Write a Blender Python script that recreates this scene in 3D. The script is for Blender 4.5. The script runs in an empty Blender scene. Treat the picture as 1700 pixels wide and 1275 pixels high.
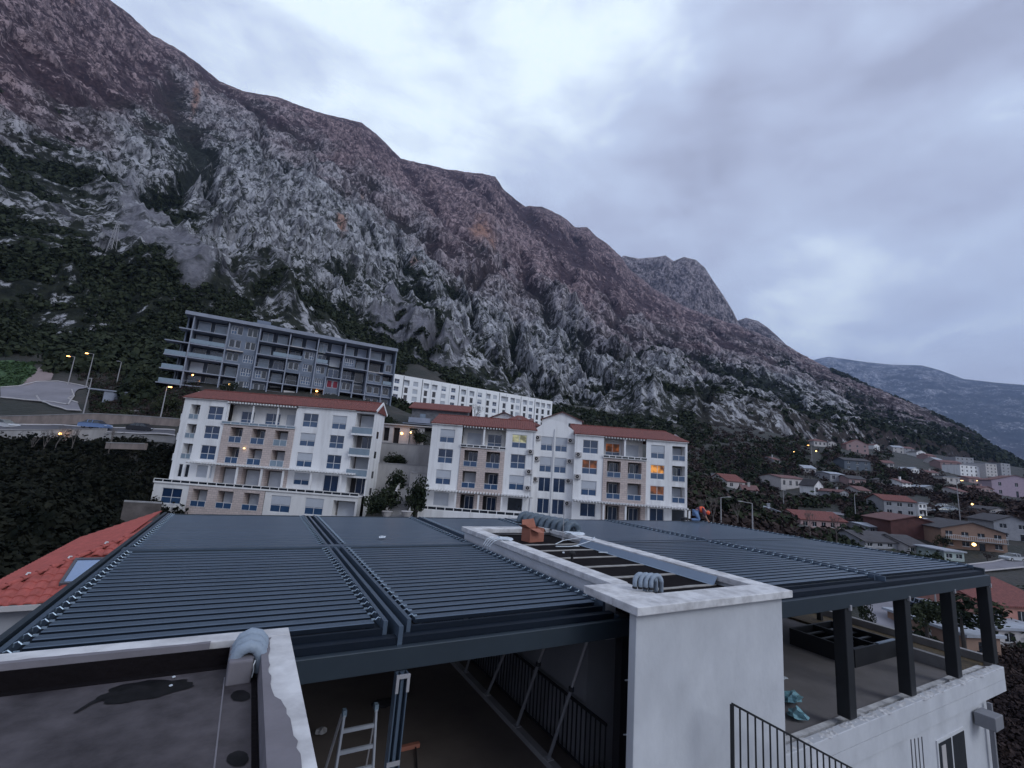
import bpy, bmesh, math, random
import numpy as np
from mathutils import Vector, Matrix

random.seed(7); rng = np.random.default_rng(7)
S = bpy.context.scene
C = S.collection
R = math.radians

# ------------------------------------------------------------------ camera
F0, CX, CY = 755.6, 850.0, 637.5            # focal length / centre of the 1700 px photograph
PITCH, ROLL, YAW = math.atan(137/755.6), 0.076, R(28.9)

def cam_basis(yaw):
    f = np.array([0, math.cos(PITCH), math.sin(PITCH)])
    r0 = np.array([1., 0, 0]); u0 = np.cross(r0, f)
    r = math.cos(ROLL)*r0 + math.sin(ROLL)*u0
    u = np.cross(r, f)
    c, s = math.cos(yaw), math.sin(yaw)
    M = np.array([[c, s, 0], [-s, c, 0], [0, 0, 1]])
    return M@r, M@u, M@f
CB = cam_basis(YAW)          # world frame: X, Y run along the pergola; camera heads 28.9 deg right of Y
HB = cam_basis(0.0)          # heading frame: Y is straight ahead of the camera

cd = bpy.data.cameras.new('camera'); cam = bpy.data.objects.new('camera', cd); C.objects.link(cam)
cd.sensor_width = 36; cd.lens = 36*F0/1700; cd.clip_start = 0.05; cd.clip_end = 30000
rr, uu, ff = [Vector(v) for v in CB]
cam.matrix_world = Matrix(((rr.x, uu.x, -ff.x, 0), (rr.y, uu.y, -ff.y, 0), (rr.z, uu.z, -ff.z, 0), (0, 0, 0, 1)))
S.camera = cam

# ------------------------------------------------------------------ view, world, sun
S.view_settings.view_transform = 'Standard'; S.view_settings.look = 'None'
S.view_settings.exposure = 0.0; S.view_settings.gamma = 1.0
S.view_settings.use_curve_mapping = False

SUN_EL, SUN_AZ = R(36), R(160)               # soft light of the cloud deck behind the camera
w = bpy.data.worlds.new('World'); S.world = w; w.use_nodes = True
nt = w.node_tree; nt.nodes.clear()
def N(t, **k):
    n = nt.nodes.new(t)
    for a, b in k.items(): setattr(n, a, b)
    return n
def L(a, b): nt.links.new(a, b)
sky = N('ShaderNodeTexSky', sky_type='NISHITA', sun_disc=False)
sky.sun_elevation = R(4); sky.sun_rotation = SUN_AZ; sky.altitude = 50; sky.dust_density = 2.0
tc = N('ShaderNodeTexCoord')
mp = N('ShaderNodeMapping'); mp.inputs['Scale'].default_value = (1.0, 1.0, 2.1)
mp.inputs['Rotation'].default_value = (0.12, -0.10, 0.6); mp.inputs['Location'].default_value = (0.35, 0.1, 0.3)
L(tc.outputs['Generated'], mp.inputs['Vector'])
n1 = N('ShaderNodeTexNoise'); n1.inputs['Scale'].default_value = 1.7; n1.inputs['Detail'].default_value = 8
n1.inputs['Roughness'].default_value = .52; n1.inputs['Distortion'].default_value = .35
n2 = N('ShaderNodeTexNoise'); n2.inputs['Scale'].default_value = 5.5; n2.inputs['Detail'].default_value = 6
n2.inputs['Distortion'].default_value = .3
L(mp.outputs[0], n1.inputs['Vector']); L(mp.outputs[0], n2.inputs['Vector'])
mx = N('ShaderNodeMix', data_type='FLOAT'); mx.inputs[0].default_value = .30
L(n1.outputs['Fac'], mx.inputs[2]); L(n2.outputs['Fac'], mx.inputs[3])
# the gap in the cloud deck, brighter, over the ridge ahead-left
def ddot(px, py, lo, hi):
    v = CB[0]*(px-CX)/F0 - CB[1]*(py-CY)/F0 + CB[2]; v = v/np.linalg.norm(v)
    d = N('ShaderNodeVectorMath', operation='DOT_PRODUCT'); d.inputs[1].default_value = tuple(v)
    nn = N('ShaderNodeVectorMath', operation='NORMALIZE'); L(tc.outputs['Generated'], nn.inputs[0]); L(nn.outputs[0], d.inputs[0])
    m = N('ShaderNodeMapRange', interpolation_type='SMOOTHSTEP'); m.inputs['From Min'].default_value = lo; m.inputs['From Max'].default_value = hi
    L(d.outputs['Value'], m.inputs['Value']); return m.outputs[0]
g1 = ddot(600, 130, .80, 1.0)
g2 = ddot(1580, 500, .93, 1.0)
ad = N('ShaderNodeMath', operation='MULTIPLY_ADD'); ad.inputs[1].default_value = .16; L(g1, ad.inputs[0]); L(mx.outputs[0], ad.inputs[2])
ad2 = N('ShaderNodeMath', operation='MULTIPLY_ADD'); ad2.inputs[1].default_value = .10; L(g2, ad2.inputs[0]); L(ad.outputs[0], ad2.inputs[2])
cr = N('ShaderNodeValToRGB'); e = cr.color_ramp.elements
e[0].position = .40; e[0].color = (.335, .365, .475, 1)
e[1].position = .70; e[1].color = (.78, .89, .97, 1)
x = cr.color_ramp.elements.new(.47); x.color = (.40, .445, .58, 1)
x = cr.color_ramp.elements.new(.58); x.color = (.49, .565, .72, 1)
L(ad2.outputs[0], cr.inputs[0])
bg1 = N('ShaderNodeBackground'); bg1.inputs['Strength'].default_value = .08; L(sky.outputs[0], bg1.inputs['Color'])
bg2 = N('ShaderNodeBackground'); bg2.inputs['Strength'].default_value = 1.46; L(cr.outputs[0], bg2.inputs['Color'])
ms = N('ShaderNodeMixShader'); ms.inputs[0].default_value = .92
L(bg1.outputs[0], ms.inputs[1]); L(bg2.outputs[0], ms.inputs[2])
wo = N('ShaderNodeOutputWorld'); L(ms.outputs[0], wo.inputs['Surface'])

sl = bpy.data.lights.new('sun', 'SUN'); sl.energy = 1.35; sl.angle = R(28); sl.color = (.86, .93, 1.0)
so = bpy.data.objects.new('sun', sl); C.objects.link(so)
so.rotation_euler = (R(90)-SUN_EL, 0, math.pi-SUN_AZ)

# ------------------------------------------------------------------ frames
cyaw, syaw = math.cos(YAW), math.sin(YAW)
def H2W(p):  # heading frame -> world
    return Vector((cyaw*p[0]+syaw*p[1], -syaw*p[0]+cyaw*p[1], p[2]))
def W2H(p):
    return np.array([cyaw*p[0]-syaw*p[1], syaw*p[0]+cyaw*p[1], p[2]])
def ray(px, py, B=HB): return B[0]*(px-CX)/F0 - B[1]*(py-CY)/F0 + B[2]
def PH(px, py, Y):
    v = ray(px, py); return v*(Y/v[1])
def azel(px, py):
    v = ray(px, py); return math.atan2(v[0], v[1]), math.atan2(v[2], math.hypot(v[0], v[1]))
def proj_np(P):   # heading-frame points (N,3) -> photo pixels
    z = P@HB[2]; z = np.where(z < .01, .01, z)
    return CX+F0*(P@HB[0])/z, CY-F0*(P@HB[1])/z
HY = -YAW        # z-rotation that turns an object built in the heading frame into the world

# ------------------------------------------------------------------ object helpers
def tag(o, label=None, cat=None, group=None, kind=None):
    if label: o['label'] = label
    if cat: o['category'] = cat
    if group: o['group'] = group
    if kind: o['kind'] = kind
    return o
def empty(name, loc=(0, 0, 0), rz=0, label=None, cat=None, group=None):
    o = bpy.data.objects.new(name, None); C.objects.link(o)
    o.location = loc; o.rotation_euler = (0, 0, rz); o.empty_display_size = .3
    return tag(o, label, cat, group)
def link(name, me, mat=None, parent=None, loc=(0, 0, 0), rot=(0, 0, 0), scale=None):
    o = bpy.data.objects.new(name, me); C.objects.link(o)
    if mat and not me.materials: me.materials.append(mat)
    if parent: o.parent = parent
    o.location = loc; o.rotation_euler = rot
    if scale: o.scale = scale
    return o
def copy_tree(o, parent=None):
    c = o.copy(); C.objects.link(c)
    if parent: c.parent = parent
    for ch in list(o.children): copy_tree(ch, c)
    return c
class MB:
    def __init__(s): s.v = []; s.f = []
    def quad(s, a, b, c, d):
        n = len(s.v); s.v += [tuple(a), tuple(b), tuple(c), tuple(d)]; s.f.append((n, n+1, n+2, n+3)); return s
    def poly(s, pts):
        n = len(s.v); s.v += [tuple(p) for p in pts]; s.f.append(tuple(range(n, n+len(pts)))); return s
    def box(s, x0, x1, y0, y1, z0, z1):
        n = len(s.v)
        s.v += [(x0, y0, z0), (x1, y0, z0), (x1, y1, z0), (x0, y1, z0), (x0, y0, z1), (x1, y0, z1), (x1, y1, z1), (x0, y1, z1)]
        for f in ((0, 3, 2, 1), (4, 5, 6, 7), (0, 1, 5, 4), (1, 2, 6, 5), (2, 3, 7, 6), (3, 0, 4, 7)): s.f.append(tuple(n+i for i in f))
        return s
    def bar(s, a, b, w, h=None, up=(0, 0, 1)):
        a = Vector(a); b = Vector(b); h = h or w; d = (b-a).normalized(); up = Vector(up)
        if abs(d.dot(up)) > .95: up = Vector((0, 1, 0))
        x = d.cross(up).normalized(); y = x.cross(d).normalized(); n = len(s.v)
        for p in (a, b):
            for sx, sy in ((-1, -1), (1, -1), (1, 1), (-1, 1)): s.v.append(tuple(p+x*(sx*w/2)+y*(sy*h/2)))
        for f in ((0, 1, 2, 3), (7, 6, 5, 4), (0, 4, 5, 1), (1, 5, 6, 2), (2, 6, 7, 3), (3, 7, 4, 0)): s.f.append(tuple(n+i for i in f))
        return s
    def tube(s, pts, r, k=8, caps=True, closed=False):
        pts = [Vector(p) for p in pts]; n0 = len(s.v); m = len(pts)
        rs = r if isinstance(r, (list, tuple)) else [r]*m
        prev = None
        for i, p in enumerate(pts):
            d = (pts[min(i+1, m-1)]-pts[max(i-1, 0)]).normalized()
            if prev is None:
                ref = Vector((0, 0, 1)) if abs(d.z) < .9 else Vector((1, 0, 0))
                x = d.cross(ref).normalized()
            else: x = (prev-d*prev.dot(d)).normalized()
            prev = x; y = d.cross(x)
            for j in range(k):
                a = 2*math.pi*j/k; s.v.append(tuple(p+x*(math.cos(a)*rs[i])+y*(math.sin(a)*rs[i])))
        for i in range(m-1):
            for j in range(k):
                a = n0+i*k+j; b = n0+i*k+(j+1) % k; s.f.append((a, b, b+k, a+k))
        if caps:
            s.f.append(tuple(n0+j for j in reversed(range(k)))); s.f.append(tuple(n0+(m-1)*k+j for j in range(k)))
        return s
    def lathe(s, prof, c=(0, 0, 0), k=16):
        n0 = len(s.v)
        for r, z in prof:
            for j in range(k):
                a = 2*math.pi*j/k; s.v.append((c[0]+r*math.cos(a), c[1]+r*math.sin(a), c[2]+z))
        for i in range(len(prof)-1):
            for j in range(k):
                a = n0+i*k+j; b = n0+i*k+(j+1) % k; s.f.append((a, b, b+k, a+k))
        return s
    def prism(s, prof, x0, x1):      # closed profile in (y,z), extruded along x
        n = len(s.v); m = len(prof)
        for xx in (x0, x1):
            for y, z in prof: s.v.append((xx, y, z))
        for i in range(m):
            j = (i+1) % m; s.f.append((n+i, n+j, n+m+j, n+m+i))
        s.f.append(tuple(n+i for i in reversed(range(m)))); s.f.append(tuple(n+m+i for i in range(m)))
        return s
    def shift(s, dx=0, dy=0, dz=0):
        s.v = [(a+dx, b+dy, c+dz) for a, b, c in s.v]; return s
    def mesh(s, name, mat=None, smooth=False):
        me = bpy.data.meshes.new(name); me.from_pydata(s.v, [], s.f); me.update()
        if mat: me.materials.append(mat)
        if smooth: me.polygons.foreach_set('use_smooth', [True]*len(me.polygons))
        return me
    def build(s, name, mat, parent=None, smooth=False, **k):
        return link(name, s.mesh(name, mat, smooth), None, parent, **k)
def bevel(o, w=.01, seg=2):
    m = o.modifiers.new('bevel', 'BEVEL'); m.width = w; m.segments = seg; m.limit_method = 'ANGLE'; return o

def np_mesh(name, V, Fq, mat=None, smooth=False, attrs=None):
    me = bpy.data.meshes.new(name); V = np.asarray(V, np.float32); Fq = np.asarray(Fq, np.int32)
    k = Fq.shape[1]
    me.vertices.add(len(V)); me.vertices.foreach_set('co', V.ravel())
    me.loops.add(Fq.size); me.loops.foreach_set('vertex_index', Fq.ravel())
    me.polygons.add(len(Fq)); me.polygons.foreach_set('loop_start', np.arange(0, Fq.size, k, dtype=np.int32))
    me.polygons.foreach_set('loop_total', np.full(len(Fq), k, np.int32))
    if smooth: me.polygons.foreach_set('use_smooth', np.ones(len(Fq), bool))
    me.update(calc_edges=True)
    for n, a in (attrs or {}).items():
        at = me.attributes.new(n, 'FLOAT', 'POINT'); at.data.foreach_set('value', np.asarray(a, np.float32))
    if mat: me.materials.append(mat)
    return me

# ------------------------------------------------------------------ numpy noise
def _h(ix, iy, iz, seed):
    h = (ix.astype(np.uint32)*np.uint32(374761393)) ^ (iy.astype(np.uint32)*np.uint32(668265263)) ^ (iz.astype(np.uint32)*np.uint32(2147483647)) ^ np.uint32((seed*1274126177) & 0xffffffff)
    h = (h ^ (h >> np.uint32(13)))*np.uint32(1274126177); h = h ^ (h >> np.uint32(16)); h = h*np.uint32(2246822519); h = h ^ (h >> np.uint32(15))
    return (h & np.uint32(0xffffff)).astype(np.float32)/np.float32(0xffffff)
def vnoise(x, y, z, seed=0):
    with np.errstate(over='ignore'):
        ix = np.floor(x).astype(np.int64); iy = np.floor(y).astype(np.int64); iz = np.floor(z).astype(np.int64)
        fx = (x-ix).astype(np.float32); fy = (y-iy).astype(np.float32); fz = (z-iz).astype(np.float32)
        ux = fx*fx*(3-2*fx); uy = fy*fy*(3-2*fy); uz = fz*fz*(3-2*fz); out = 0
        for dx in (0, 1):
            wx = ux if dx else 1-ux
            for dy in (0, 1):
                wy = uy if dy else 1-uy
                for dz in (0, 1):
                    wz = uz if dz else 1-uz
                    out = out+_h(ix+dx, iy+dy, iz+dz, seed)*wx*wy*wz
    return out
def fbm(x, y, z, o=4, seed=0, gain=.5):
    a = 1.; t = 0.; s = 0
    for i in range(o):
        t = t+a*(vnoise(x, y, z, seed+i)-.5)*2; s += a; a *= gain; x = x*2.03+3.1; y = y*2.03+1.7; z = z*2.03+5.3
    return t/s
def ridged(x, y, z, o=4, seed=0, gain=.5):
    a = 1.; t = 0.; s = 0
    for i in range(o):
        t = t+a*(1-np.abs(vnoise(x, y, z, seed+i)-.5)*4); s += a; a *= gain; x = x*2.03+3.1; y = y*2.03+1.7; z = z*2.03+5.3
    return t/s

# ------------------------------------------------------------------ materials
def M(name, col, rough=.8, var=.12, vs=1.5, bump=0, bs=20, metal=0, stretch=None, col2=None, thr=(.4, .65), spec=.5, detail=5, coords='pos', emit=None, emis=0, bdist=.02):
    m = bpy.data.materials.new(name); m.use_nodes = True; t = m.node_tree; b = t.nodes['Principled BSDF']
    b.inputs['Roughness'].default_value = rough; b.inputs['Metallic'].default_value = metal
    b.inputs['Specular IOR Level'].default_value = spec
    if emit:
        b.inputs['Emission Color'].default_value = (*emit, 1); b.inputs['Emission Strength'].default_value = emis
    if coords == 'pos':
        g = t.nodes.new('ShaderNodeNewGeometry'); src = g.outputs['Position']
    else:
        g = t.nodes.new('ShaderNodeTexCoord'); src = g.outputs['Object']
    mp = t.nodes.new('ShaderNodeMapping'); mp.inputs['Scale'].default_value = stretch or (1, 1, 1); t.links.new(src, mp.inputs['Vector'])
    n = t.nodes.new('ShaderNodeTexNoise'); n.inputs['Scale'].default_value = vs; n.inputs['Detail'].default_value = detail; n.inputs['Roughness'].default_value = .6
    t.links.new(mp.outputs[0], n.inputs['Vector'])
    r = t.nodes.new('ShaderNodeValToRGB'); r.color_ramp.elements[0].position = thr[0]-.1*(col2 is None); r.color_ramp.elements[1].position = thr[1]+.1*(col2 is None)
    c2 = col2 or tuple(min(1, c*(1+var)) for c in col); c1 = col if col2 else tuple(c*(1-var) for c in col)
    r.color_ramp.elements[0].color = (*c1, 1); r.color_ramp.elements[1].color = (*c2, 1)
    t.links.new(n.outputs['Fac'], r.inputs[0]); t.links.new(r.outputs[0], b.inputs['Base Color'])
    if bump:
        n3 = t.nodes.new('ShaderNodeTexNoise'); n3.inputs['Scale'].default_value = bs; n3.inputs['Detail'].default_value = 4; t.links.new(mp.outputs[0], n3.inputs['Vector'])
        bp = t.nodes.new('ShaderNodeBump'); bp.inputs['Strength'].default_value = bump; bp.inputs['Distance'].default_value = bdist
        t.links.new(n3.outputs['Fac'], bp.inputs['Height']); t.links.new(bp.outputs[0], b.inputs['Normal'])
    return m
def emat(name, col, st, pat=None):
    m = M(name, col, emit=col, emis=st)
    if pat:      # uneven light behind curtains
        t = m.node_tree; b = t.nodes['Principled BSDF']; g = t.nodes.new('ShaderNodeNewGeometry'); n = t.nodes.new('ShaderNodeTexNoise'); n.inputs['Scale'].default_value = 1.3; n.inputs['Detail'].default_value = 3
        r = t.nodes.new('ShaderNodeValToRGB'); r.color_ramp.elements[0].position = .40; r.color_ramp.elements[1].position = .62; r.color_ramp.elements[0].color = (*pat, 1); r.color_ramp.elements[1].color = (*col, 1)
        t.links.new(g.outputs['Position'], n.inputs['Vector']); t.links.new(n.outputs['Fac'], r.inputs[0]); t.links.new(r.outputs[0], b.inputs['Emission Color']); b.inputs['Base Color'].default_value = (.05, .03, .02, 1)
        for l in list(b.inputs['Base Color'].links): t.links.remove(l)
    return m

WHITE = M('white_render', (.45, .455, .475), col2=(.58, .585, .605), thr=(.33, .68), vs=1.0, stretch=(1.2, 1.2, .8), bump=.25, bs=10, detail=9)
WHITE2 = M('white_facade', (.60, .585, .58), col2=(.78, .77, .765), thr=(.30, .52), vs=.7, stretch=(1.4, 1.4, .16), detail=8)
WBASE = M('weathered_white_facade', (.70, .68, .66), var=.12, vs=.6, stretch=(1.4, 1.4, .2))
PLASTER = M('smooth_grey_plaster', (.43, .44, .455), var=.10, vs=1.1, bump=.12, bs=14, detail=7)
CAP = M('parapet_cap_concrete', (.40, .385, .385), col2=(.66, .645, .64), thr=(.34, .60), vs=3.5, bump=.3, bs=30, detail=8, bdist=.008)
CAPGREY = M('grey_sealed_parapet', (.175, .16, .175), var=.16, vs=5, bump=.3, bs=40, bdist=.006)
MEMB = M('roof_membrane', (.020, .015, .018), col2=(.082, .070, .076), thr=(.32, .68), vs=4.5, bump=.25, bs=60, rough=.75, detail=8, bdist=.004)
MEMBD = M('black_bitumen', (.009, .007, .008), var=.25, vs=3, rough=.95, spec=.1, bump=.4, bs=30)
PUDDLE = M('wet_black_patch', (.004, .004, .005), col2=(.012, .011, .013), vs=14, rough=.5, spec=.12)
LOUV = M('anthracite_louver', (.095, .128, .172), rough=.30, var=.06, vs=2, metal=.3, spec=.5)
ANTH = M('anthracite_beam', (.028, .040, .052), rough=.45, var=.10, vs=2, metal=.2)
DARKST = M('dark_steel', (.012, .013, .016), rough=.5, var=.2)
PIN = M('bright_pin', (.30, .38, .46), rough=.35, var=.1, metal=.3)
GUTTER_AND_SHADE = M('gutter_and_groove_shade', (.006, .011, .020), rough=.6, spec=.2)  # gutters and channels; on the louvers it paints the shade in the grooves
STONE_V = M('stone_strip', (.30, .28, .26), var=.25, vs=6, bump=.3, bs=30)
FLOORB = M('brown_screed_floor', (.115, .092, .080), var=.25, vs=.9, bump=.2, bs=20, detail=8)
FLOORG = M('grey_terrace_screed', (.17, .155, .155), var=.18, vs=1.2, bump=.2, bs=20, detail=8)
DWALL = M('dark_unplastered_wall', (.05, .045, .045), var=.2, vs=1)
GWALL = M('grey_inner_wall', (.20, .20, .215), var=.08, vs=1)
FOAM = M('foam_wrapped_pipe', (.26, .31, .37), rough=.55, var=.12, vs=12, bump=.5, bs=40, bdist=.01)
FOAMD = M('dark_lagging', (.09, .12, .15), rough=.5, var=.25, vs=12, bump=.5, bs=40, bdist=.01)
BLUEMET = M('blue_metal_flashing', (.23, .285, .36), rough=.35, var=.08, metal=.35)
CARD = M('cardboard', (.34, .13, .085), rough=.8, var=.15, vs=6)
PLAST = M('pale_plastic', (.62, .66, .70), rough=.35, var=.1, vs=20)
CYANP = M('cyan_plastic', (.20, .38, .43), rough=.4, var=.35, vs=14, bump=.5, bs=30)
CONC = M('concrete', (.26, .25, .25), var=.18, vs=1.2, bump=.2, bs=15)
RWALL = M('stained_retaining_wall', (.36, .34, .33), var=.28, vs=.45, stretch=(1.3, 1.3, .35), detail=8)
TANWALL = M('tan_masonry_wall', (.23, .185, .165), var=.35, vs=.5, stretch=(1.6, 1.6, .5), detail=9, bump=.3, bs=3)
ASPH = M('worn_asphalt', (.19, .18, .20), var=.22, vs=.25, detail=8)
ASPHD = M('dark_asphalt', (.085, .083, .095), var=.2, vs=.3, detail=8)
KERB = M('kerb_stone', (.36, .34, .34), var=.15)
GLASS = M('dark_blue_glass', (.014, .032, .075), rough=.12, var=.3, vs=.5, spec=.8)
GLASSG = M('dark_grey_glass', (.018, .022, .03), rough=.15, var=.3, vs=.5, spec=.7)
GLASSP = M('pale_reflecting_glass', (.17, .22, .28), rough=.15, var=.25, vs=.6, spec=.8)
BALG = M('blue_balustrade_glass', (.035, .075, .15), rough=.15, var=.15, spec=.8)
BALP = M('pale_balustrade_glass', (.20, .26, .31), rough=.2, var=.12, spec=.6)
LIT = emat('warm_lit_glass', (1.0, .42, .09), .75, (.10, .03, .01))
LITD = emat('dim_warm_glass', (.50, .15, .05), .40, (.07, .03, .02))
LITG = emat('greenish_lit_glass', (.70, .72, .46), .60, (.16, .18, .12))
BULB = emat('sodium_lamp', (1.0, .42, .10), 14)
BULBW = emat('warm_white_lamp', (1.0, .62, .22), 5)
FRAME = M('white_window_frame', (.60, .60, .61), rough=.5, var=.04)
SHUT = M('rolled_shutter', (.44, .46, .50), rough=.6, var=.05, vs=2)
SHUTB = M('blue_grey_shutter', (.30, .34, .42), rough=.6, var=.05)
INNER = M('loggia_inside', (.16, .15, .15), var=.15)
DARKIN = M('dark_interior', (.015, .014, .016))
GREYB = M('grey_blue_render', (.150, .175, .225), var=.12, vs=.5)
GREYC = M('grey_concrete_frame', (.255, .275, .33), var=.15, vs=.7)
VILLAS = M('rough_villa_stone', (.12, .12, .13), var=.4, vs=1.5, bump=.4, bs=5)
PINKW = M('pink_render', (.34, .23, .225), var=.1)
LILAC = M('lilac_render', (.44, .34, .40), var=.1)
ORANGEW = M('orange_render', (.27, .17, .125), var=.1)
REDBR = M('red_hollow_brick', (.105, .040, .036), var=.25, vs=1)
GREYW = M('grey_house_wall', (.30, .30, .32), var=.15)
PALEW = M('pale_house_wall', (.46, .43, .42), var=.12)
DROOF = M('dark_slate_roof', (.055, .05, .055), var=.3, vs=1)
METROOF = M('pale_sheet_roof', (.34, .36, .40), var=.2, vs=1)
TRUNK = M('tree_bark', (.05, .04, .034), var=.3, vs=3)
POLE = M('galvanised_pole', (.32, .31, .32), rough=.5, var=.1)
TYRE = M('tyre_rubber', (.012, .012, .012))
SKIN = M('skin', (.42, .24, .17))
HIVIS = M('orange_hi_vis', (.85, .11, .035), rough=.6, var=.08)
PURPLE = M('purple_brown_jacket', (.10, .035, .06), rough=.7)
JEANS = M('pale_blue_jeans', (.16, .25, .42), rough=.8, var=.15, vs=10)
REDP = M('red_plastic', (.40, .01, .015), rough=.4)

def stone_clad():
    m = bpy.data.materials.new('stone_cladding'); m.use_nodes = True; t = m.node_tree; b = t.nodes['Principled BSDF']; b.inputs['Roughness'].default_value = .85
    tcx = t.nodes.new('ShaderNodeTexCoord'); sp = t.nodes.new('ShaderNodeSeparateXYZ'); cb = t.nodes.new('ShaderNodeCombineXYZ')
    t.links.new(tcx.outputs['Object'], sp.inputs[0]); t.links.new(sp.outputs['X'], cb.inputs['X']); t.links.new(sp.outputs['Z'], cb.inputs['Y'])
    br = t.nodes.new('ShaderNodeTexBrick'); br.inputs['Scale'].default_value = 1.0; br.inputs['Brick Width'].default_value = .62; br.inputs['Row Height'].default_value = .29
    br.inputs['Mortar Size'].default_value = .022; br.inputs['Color1'].default_value = (.56, .46, .42, 1); br.inputs['Color2'].default_value = (.47, .385, .355, 1); br.inputs['Mortar'].default_value = (.33, .285, .265, 1)
    br.inputs['Bias'].default_value = 0
    t.links.new(cb.outputs[0], br.inputs['Vector']); t.links.new(br.outputs['Color'], b.inputs['Base Color'])
    bp = t.nodes.new('ShaderNodeBump'); bp.inputs['Strength'].default_value = .5; bp.inputs['Distance'].default_value = .03; bp.invert = True
    t.links.new(br.outputs['Fac'], bp.inputs['Height']); t.links.new(bp.outputs[0], b.inputs['Normal'])
    return m
STONE = stone_clad()
def tile_mat(name, c1, c2, pitch=.28):
    m = bpy.data.materials.new(name); m.use_nodes = True; t = m.node_tree; b = t.nodes['Principled BSDF']; b.inputs['Roughness'].default_value = .8
    tcx = t.nodes.new('ShaderNodeTexCoord')
    n = t.nodes.new('ShaderNodeTexNoise'); n.inputs['Scale'].default_value = 3.6; n.inputs['Detail'].default_value = 8; n.inputs['Roughness'].default_value = .85; t.links.new(tcx.outputs['Object'], n.inputs['Vector'])
    r = t.nodes.new('ShaderNodeValToRGB'); r.color_ramp.elements[0].position = .35; r.color_ramp.elements[1].position = .66
    r.color_ramp.elements[0].color = (*c1, 1); r.color_ramp.elements[1].color = (*c2, 1)
    t.links.new(n.outputs['Fac'], r.inputs[0]); t.links.new(r.outputs[0], b.inputs['Base Color'])
    wv = t.nodes.new('ShaderNodeTexWave'); wv.wave_type = 'BANDS'; wv.bands_direction = 'X'; wv.inputs['Scale'].default_value = .314/pitch; t.links.new(tcx.outputs['Object'], wv.inputs['Vector'])
    bp = t.nodes.new('ShaderNodeBump'); bp.inputs['Strength'].default_value = .8; bp.inputs['Distance'].default_value = .08
    t.links.new(wv.outputs['Fac'], bp.inputs['Height']); t.links.new(bp.outputs[0], b.inputs['Normal'])
    return m
TILE = tile_mat('aged_red_tiles', (.070, .022, .020), (.27, .078, .060))
TILEP = tile_mat('pale_red_tiles', (.12, .056, .052), (.21, .10, .09))
TILEN = M('new_red_tile', (.36, .078, .062), rough=.75, var=.25, vs=3)

# ================================================================== TERRAIN
def tagS(o): o['kind'] = 'structure'; return o
_cp = []   # (X, Y, z) in the heading frame
for p in [(-15, 5, -14), (0, 3, -18), (20, 5, -20), (40, 10, -21), (-30, 20, -12), (0, 25, -17), (30, 25, -19), (-60, 20, -9), (60, 25, -22), (100, 30, -22),
          (-15, 45, -14), (15, 50, -14), (-33, 62, -12.5), (-47, 64, -10), (-36, 82, 1.5), (-50, 80, 2.5), (8, 80, -2), (20, 84, -1), (-4, 60, -11), (12, 62, -12), (27, 62, -12),
          (-45, 166, 16.5), (20, 205, 17), (-48, 185, 19), (-10, 205, 20), (5, 110, 3), (30, 120, 2), (-100, 60, 2), (-120, 110, 22)]: _cp.append(p)
for px, py, Y in [(1480, 1030, 55), (0, 735, 70), (150, 737, 70), (270, 728, 74), (100, 850, 45), (0, 960, 33), (30, 712, 74), (240, 717, 78), (60, 692, 82), (100, 668, 88), (100, 642, 98), (20, 612, 105), (60, 592, 115),
                  (250, 660, 92), (0, 640, 95), (0, 560, 150), (100, 555, 150), (250, 575, 145), (300, 642, 94), (635, 673, 112), (450, 655, 101), (650, 880, 62), (655, 862, 67), (655, 838, 71), (665, 775, 75.5), (690, 738, 80), (690, 726, 84), (760, 718, 92),
                  (850, 735, 100), (560, 600, 150), (700, 605, 225), (900, 682, 250), (1220, 815, 190), (1330, 830, 150), (1365, 866, 135), (1415, 750, 260), (1500, 850, 140), (1535, 892, 112), (1640, 902, 105),
                  (1600, 945, 88), (1695, 850, 150), (1350, 775, 230), (1250, 765, 220), (1550, 795, 250), (1640, 797, 320), (1180, 800, 150), (1160, 865, 75), (1250, 888, 80), (1600, 965, 75), (1695, 1005, 60), (1560, 1045, 54), (1695, 1195, 38),
                  (1100, 745, 200), (1000, 720, 230), (1450, 765, 330), (1690, 790, 420)]:
    _cp.append(tuple(PH(px, py, Y)))
BASE = [(-300, 600, 120), (0, 575, 135), (300, 560, 155), (500, 570, 175), (650, 590, 235), (800, 650, 255), (900, 672, 270), (1050, 700, 280), (1150, 708, 290), (1300, 722, 340), (1400, 738, 400), (1500, 748, 500), (1600, 762, 600), (1700, 790, 700), (1900, 830, 800), (2400, 900, 850)]
_bp = [PH(*b) for b in BASE]; _cp += [tuple(p) for p in _bp]
_P = np.array(_cp); _q = np.stack([np.arctan2(_P[:, 0], _P[:, 1])*1.3, np.log(np.hypot(_P[:, 0], _P[:, 1]))], 1)
def _tps(r): return np.where(r > 1e-9, r*r*np.log(r+1e-12), 0)
_n = len(_q); _K = _tps(np.linalg.norm(_q[:, None]-_q[None], axis=2))+np.eye(_n)*.004
_A = np.zeros((_n+3, _n+3)); _A[:_n, :_n] = _K; _A[:_n, _n] = 1; _A[:_n, _n+1:] = _q; _A[_n, :_n] = 1; _A[_n+1:, :_n] = _q.T
_w = np.linalg.solve(_A, np.concatenate([_P[:, 2], [0, 0, 0]]))
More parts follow.
